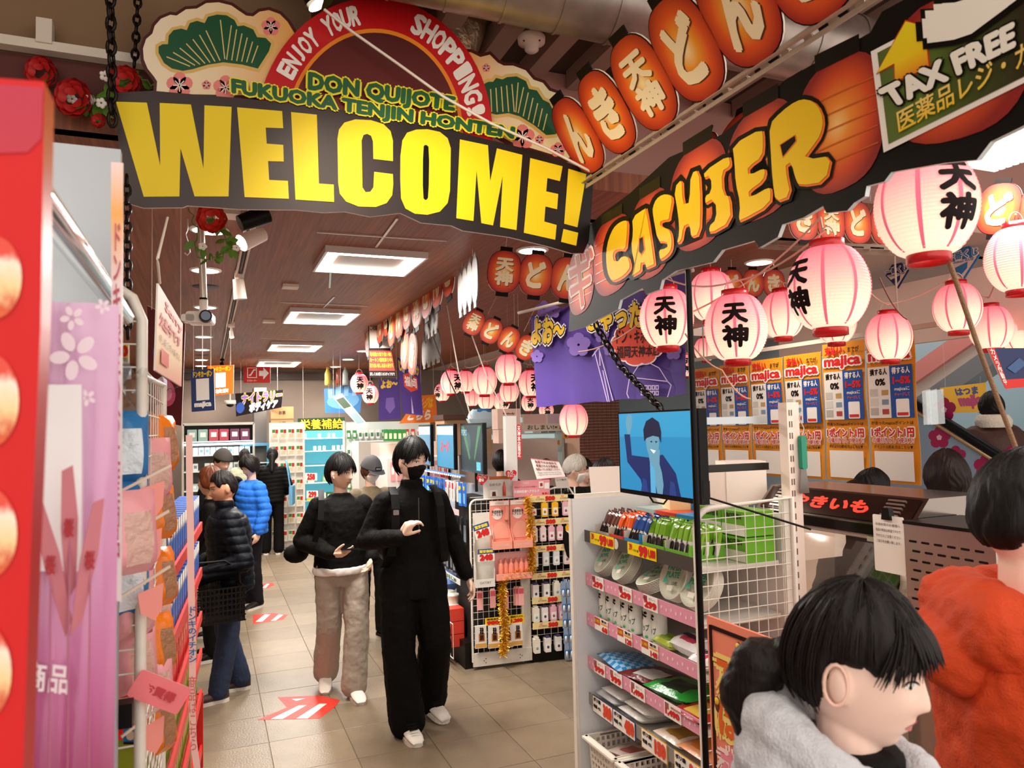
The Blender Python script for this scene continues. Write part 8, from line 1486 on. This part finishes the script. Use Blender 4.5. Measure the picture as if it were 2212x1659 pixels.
# right of the fridge: racks of small hanging goods
hr = thing('hanging_goods_rack', 'tall wire rack of small green and clear packs right of the fridge', 'rack', (2.55, 11.4, 0), R(-20)); B().box((0, .1, 1.0), (1.3, .03, 1.95), m('#c9d4d0', .5)).obj('back_panel', hr); 
for s in (-1, 1): B().box((s*.66, .05, 1.0), (.03, .06, 2.0), WMET).obj('upright', hr)
T = Matrix.Translation((2.55, 11.4, 0)) @ Matrix.Rotation(R(-20), 4, 'Z')
hm = [B().prism([(-.03, -.13), (.03, -.13), (.03, 0), (-.03, 0)], -.008, .008, m(c, .4)).rect(-.02, -.1, .02, -.04, -.0086, m(c2, .4)).mesh('pack') for c, c2 in (('#3a8a4a', '#e8e4da'), ('#dfe4e2', '#4a7a5a'), ('#d83a2c', '#f0e0d0'), ('#e8e4e0', '#c84a5a'))]
rown = ['top', 'second', 'third', 'fourth', 'fifth', 'lowest']; cn = ['green', 'clear', 'red', 'pink and white']
for i in range(6):
    for j in range(14):
        mi = (0, 1, 1, 0, 2, 2, 3)[(j//2+i) % 7]; tag(put('small_pack', hm[mi], None, T @ Vector((-.58+j*.09, -.0, 1.85-i*.26)), (R(6), 0, R(-20+random.uniform(-15, 15)))), f'small {cn[mi]} hanging pack in the {rown[i]} row of the far wire rack', 'pack', f'{cn[mi]} packs, {rown[i]} row of the far rack')
for k in range(5): p = atS(833+k*10, 940, 8.2); tag(B().rbox((0, 0, .06), (.045, .03, .13), .006, m('#2f7a3a', .4)).rect(-.015, .02, .015, .08, -.0155, m('#efe0b0', .5)).obj('tea_pack', None, tuple(p-Vector((0, 0, .06)))), f'{["leftmost", "second", "middle", "fourth", "rightmost"][k]} green pack of the five above the tall walker', 'pack')
B().box((2.15, 8.05, .8), (.8, .5, 1.5), m('#e2d8d0', .5)).obj('mid_shelf'); tag(bpy.data.objects['mid_shelf'], 'pale shelf block behind the walkers holding the green packs', 'shelf')
B().box((2.3, 10.2, .85), (.9, .5, 1.7), m('#d9d4cc', .5)).obj('mid_shelf_2'); o = bpy.data.objects['mid_shelf_2']; o.name = 'far_shelf'; tag(o, 'far pale shelf block below the small purple banners', 'shelf')
fill('small red and white toothbrush pack on the shelf behind the walkers', 'toothbrush packs behind the walkers', (2.15, 7.82, 0), 0, .75, (.7, 1.0, 1.3), (.05, .04, .2), ('#d83a2c', '#f0ece4', '#e8a0a0'), 11, seed=12)
hang_panel('clear_flyer', 'tilted clear vinyl flyer hanging in front of the hand sign', 'sign', [(718, 858), (738, 850), (795, 918), (776, 922)], 10.5, m('#c9d4d8', .15), [('r', .1, .6, .9, .9, m('#4a5a4a', .4)), ('r', .1, .1, .9, .4, m('#8fa8b0', .4))])
p = atS(497, 872, 11.0); t = thing('dome_camera', 'white dome security camera below the hanging boards', 'camera', tuple(p)); B().lathe([(.001, .05), (.08, .05), (.085, .0), (.06, -.01)], 18, m('#e9e2d8', .4)).obj('housing', t); B().ell((0, 0, -.01), (.055, .055, .045), m('#1c1a1a', .15), 14).obj('dome', t); B().cyl((0, 0, .05), (0, 0, CEIL-p.z), .012, n=8, mat=m('#d9cfc4', .4)).obj('stem', t)
# red and white arrow stickers on the floor
def floor_arrow(lab, outline, stripes):
    t = thing('floor_sticker', lab, 'sticker', tuple(onZ(*outline[0], .002))); o0 = t.location
    for nm_, polys, mt_, z in (('red_shape', outline and [outline], m('#d83424', .5, var=.15, vs_=30), .0012), ('white_stripe', stripes, m('#efe6dc', .5, var=.1, vs_=40), .0022)):
        for pl_ in polys: P = [onZ(u, v, z)-o0 for u, v in pl_]; n = len(P); B().add(P+[q-Vector((0, 0, .001)) for q in P], [tuple(range(n)), tuple(range(2*n-1, n-1, -1))]+[(i, i+n, (i+1) % n+n, (i+1) % n) for i in range(n)], mt_).obj(nm_, t)
floor_arrow('large worn red and white arrow sticker on the floor nearest the camera', [(556, 1555), (620, 1528), (600, 1506), (690, 1502), (735, 1512), (722, 1528), (690, 1552)], [[(585, 1553), (645, 1524), (662, 1523), (610, 1553)], [(640, 1552), (690, 1520), (706, 1520), (664, 1552)], [(630, 1510), (660, 1508), (640, 1514)]])
floor_arrow('second red and white arrow sticker beside the navy jacket', [(546, 1348), (546, 1328), (590, 1324), (622, 1328), (612, 1338), (575, 1344)], [[(552, 1343), (572, 1327), (584, 1327), (566, 1343)], [(585, 1341), (602, 1327), (612, 1328), (596, 1340)]])
floor_arrow('small far red arrow sticker near the sachet rack', [(558, 1272), (558, 1261), (588, 1258), (594, 1264), (580, 1270)], [[(566, 1270), (576, 1261), (582, 1261), (574, 1270)]])
# ================================================================ escalator hall at right
struct(B().box((7.6, 8, 1.9), (.1, 14, 3.8), m('#9fb6c2', .5)).obj('wall_right'))
es = thing('escalator', 'escalator side with pink plum blossom graphics and black handrail', 'escalator', (5.6, 3.4, 0)); X5 = 5.6
A_, B_, C_, D_ = onX(1985, 870, X5), onX(2290, 1065, X5), onX(2290, 1180, X5), onX(1985, 1010, X5)
SHT = Sheet((X5, 0), (X5, 1)); q = [(1900, 815), (2330, 1090), (2330, 1300), (1900, 1300)]; SHT.poly(q, grad('glass_side', [(0, '#6e7688'), (.5, '#8f9cb4'), (1, '#9cc8e4')], 'Z', .15), 0, .05); SHT.obj('side_panel', es, world=True)
for u, v, r in ((2040, 885, 26), (2030, 945, 24), (2130, 1008, 26), (2065, 985, 22), (2185, 985, 22)): S = Sheet((X5, 0), (X5, 1)); plum(S, u, v, r, m('#b01c5c', .4), .004); plum(S, u, v, r*.25, m('#f0d0dc', .4), .006); S.obj('plum_print', es, world=True)
B().tube([onX(1890, 815, X5-.05), onX(2340, 1098, X5-.05)], .04, m('#14161a', .35), 8).obj('handrail', es, world=True); B().tube([onX(1890, 832, X5-.04), onX(2340, 1115, X5-.04)], .02, m('#d8b890', .3, .6), 6).obj('trim', es, world=True); B().tube([onX(1990, 800, X5+1.0), onX(2300, 1000, X5+1.0)], .04, m('#14161a', .35), 8).obj('far_handrail', es, world=True)
p = onX(2030, 890, X5+1.3)
B().add([onX(1990, 790, 7.5), onX(2330, 790, 7.5), onX(2330, 1000, 7.5), onX(1990, 1000, 7.5)], [(0, 1, 2, 3)], m('#a4c4d4', .4)).obj('blue_wall'); struct(bpy.data.objects['blue_wall'])
hang_panel('yellow_poster', 'yellow store app poster behind the escalator rider', 'poster', [(2030, 838), (2130, 826), (2130, 890), (2060, 892)], 6.6, m('#f0b41c', .5), [('t', 'majica', .3, .15, .95, .6, m('#b83a6a', .5), .08), ('t', 'はつま', .3, .65, .8, .9, m('#2a4a8a', .5), .05)])
t, HM = person('person in a brown sheepskin coat riding the escalator', tuple(onX(2150, 1000, 6.0)-Vector((0, 0, 1.05))), R(150), 1.62, '#e0b29a', 1, (10, 0, 0), '#1a1412', hair_style(.3, -.6, -.9, .022, .03), top='#4a2c24', bot='#2a2422', bulk=1.4, voxel=.011, face=False, wr=.014, collar=.06, tmat=m('#4a2a22', .6, bump=.3, bs=20), shoe='#1c1816')
b = B(); loft(b, [((0, .01, 1.34), .13, .12), ((0, .01, 1.4), .14, .125), ((0, .0, 1.45), .11, .11)], m('#e8dccb', .9, bump=.8, bs=60)); fuse(b, 'fleece_collar', t, .011, 3)
b = B(); b.tube([(.23*math.cos(a), .19*math.sin(a)+.01, 1.1+.04*math.cos(2*a)) for a in [2*PI*k/24 for k in range(24)]], .008, m('#efe6da', .8), 5, closed=True); b.obj('white_seam', t)
hang_panel('camera_notice', 'red-edged security camera notice hanging at the right edge', 'sign', [(2133, 752), (2225, 752), (2225, 835), (2172, 840)], 3.4, m('#1c2a5a', .4), [('p', [(0, 1), (.16, 1), (.16, 0.0), (0, 0)], RD), ('r', 0, 0, 1, .22, RD), ('t', 'カ\nメ\nラ\n作\n動\n中', .02, .1, .14, .98, WH, .03), ('p', [(.3, .5), (.7, .75), (.9, .6), (.5, .36)], m('#3a5a8a', .4))])
# sloping underside of the upper escalator
SL = [(onX(1960, 800, 6.4), onX(2330, 560, 6.4))]
for k, (dv, c, nm_, lab) in enumerate(((0, '#f0e6da', 'escalator_fascia', 'white sloping edge of the upper escalator'), (-42, '#ee9a94', 'escalator_soffit', 'pink soffit stripe of the upper escalator'), (34, '#8f969c', 'escalator_skirt', 'grey sloping skirt of the upper escalator'))):
    S = Sheet((6.4-.05*k, 0), (6.4-.05*k, 1)); S.poly([(1900, 880+dv), (2400, 530+dv), (2400, 575+dv), (1900, 922+dv)], m(c, .4), 0, .25 if k != 1 else .1); tag(S.obj(nm_), lab, 'escalator')
for k in range(3):
    q = [(1992+k*8, 845), (2010+k*14, 840), (2014+k*14, 915), (1996+k*8, 918)]; hang_panel('acrylic_shield', ('left', 'middle', 'right')[k]+' clear acrylic shield hanging beside the rightmost poster', 'shield', q, 3.9+.1*k, glass('shield_acrylic', '#eef4f6', .2, .05), [], side=glass('shield_acrylic'))
# clutter on the counter near the orange posters
for k, (u, v, c, lab) in enumerate(((1560, 1040, '#f0dcd0', 'pale pink box behind the blue screen'), (1600, 1030, '#f4e6da', 'cream box with a white roll behind the mesh panel'), (1480, 1050, '#f2d8a0', 'yellow printed box under the blue screen'), (1525, 1060, '#3f8ac0', 'tall blue box under the blue screen'))):
    p = atS(u, v, 3.7); box_pack('counter_box', lab, 'box', (p.x, p.y, max(1.04, p.z-.12)), (.2, .16, .2), (c,), rz=R(-20))
b = B(); P0 = atS(1765, 1035, 3.9); b.box((P0.x, P0.y, 1.25), (.34, .02, .22), m('#f0e4dc', .4)); tag(b.obj('register_card'), 'small white card holder on the counter behind the oven', 'card')
B().box((4.1, 2.5, .6), (.5, 1.5, 1.2), m('#d8c4b8', .5)).obj('till_counter'); tag(bpy.data.objects['till_counter'], 'pale till counter behind the sweet potato oven', 'counter')
# ================================================================ foreground people
hcol = '#140b09'
p = atS(1838, 1446, 1.15); k_ = p.z/1.628; gz = R(31)
hst = hair_style(.33, .12, -.5, .024, .04, .004, locks=12, seed=21, ear=.2)
t, HM = person('young person in profile with dark tied hair and a grey scarf, close to the camera', (p.x, p.y, 0), gz, k_*1.75, '#f0cdbd', 1, (2, 5, 0), hcol, hst, arms={('e', -1): (-.25, .06, 1.14), ('w', -1): (-.2, -.1, .92)}, top='#0e0c0c', bot='#17140f', bulk=1.15, voxel=.008, hvox=.0042, collar=.04, wr=.01, shoe='#1c1816', hem=.7, open_=1.25, lip='#c87a78', neck_fwd=.0)
b = B(); hm_ = hair_mat(hcol)
ptl = [(0, .085, .01), (0, .115, -.005), (.0, .155, -.03), (.0, .172, -.085), (.0, .155, -.14), (.0, .13, -.17)]; rad = [.034, .03, .045, .048, .036, .012]
for i in range(5): caps(b, HM @ Vector(ptl[i]), HM @ Vector(ptl[i+1]), rad[i], rad[i+1], hm_)
fuse(b, 'ponytail', t, .005, 4, [(.008, .02)])
rn = random.Random(5); hair_strands(t, HM, 1, hcol, 460, .33, .1, -.35, .026, .24, 5, .0012)
b = B()
for i in range(18):                                             # long fringe locks falling past the brow
    az = -.62+1.24*i/17; P = []
    for j in range(7): q = j/6; nz = .66-(.4+.05*math.sin(i*2.1))*q; rxy = math.sqrt(1-nz*nz); d = (rxy*math.sin(az), -rxy*math.cos(az), nz); pp = hp(*d, 1, 0); P.append(HM @ (pp+pp.normalized()*(.022+.009*q)))
    b.tube(P, [.004, .0045, .0045, .004, .003, .002, .0006], hm_, 6)
b.obj('fringe', t)
# grey looped scarf
b = B(); scm = m('#c2c2c6', .95, var=.22, vs_=40, bump=.5, bs=220); kk = k_
for (z0, tilt, rx, ry, tr, dy) in ((1.485, .5, .105, .118, .05, .0), (1.425, .42, .13, .14, .052, -.005), (1.38, .2, .15, .15, .05, 0)):
    P = [Vector((rx*math.cos(a), .02+dy+ry*math.sin(a), z0+tilt*ry*math.sin(a)*.95+.008*math.sin(3*a))) *kk for a in [2*PI*i/20 for i in range(20)]]
    for i in range(20): caps(b, P[i], P[(i+1) % 20], tr*kk*(1+.1*math.sin(i*1.9)), tr*kk*(1+.1*math.sin((i+1)*1.9)), scm, 10)
caps(b, Vector((.06, -.15, 1.4))*kk, Vector((.05, -.2, 1.12))*kk, .06, .06, scm, 10, ((0, 1, 0), .5))
fuse(b, 'scarf', t, .006, 6, [(.016, .05), (.006, .018)])
# ear detail
b = B(); b.tube([HM @ Vector((-.0805, .014+.017*math.cos(a)+.004, -.004+.031*math.sin(a))) for a in [2*PI*i/16 for i in range(16)]], .003, m('#f0c4b2', .45, sss=.06), 6, closed=True); b.obj('ear_rim', t)
# --- person in an orange hooded jacket
p = atS(2222, 1128, 1.55); k_ = p.z/1.628; om = m('#c63d0a', .75, bump=.35, bs=180, var=.08, vs_=12)
t, HM = person('person in an orange hooded jacket at the right edge, seen from behind', (p.x, p.y, 0), R(56), k_*1.75, '#f0c9b8', 0, (-4, 2, 0), '#0f0b0a', hair_style(.2, .05, -.45, .026, .05, .004, seed=31, ear=.2), top='#d8480e', bot='#17140f', bulk=1.42, voxel=.008, hvox=.006, wr=.022, shoe='#1c1816', hem=.72, tmat=om)
b = B(); kk = k_
caps(b, Vector((-.12, .1, 1.43))*kk, Vector((.12, .1, 1.43))*kk, .085, .085, om); caps(b, Vector((-.14, .02, 1.45))*kk, Vector((-.1, -.11, 1.38))*kk, .065, .05, om); caps(b, Vector((.14, .02, 1.45))*kk, Vector((.1, -.11, 1.38))*kk, .065, .05, om); caps(b, Vector((-.07, .17, 1.36))*kk, Vector((.07, .17, 1.36))*kk, .07, .07, om)
fuse(b, 'hood', t, .008, 6, [(.025, .07), (.01, .03)])
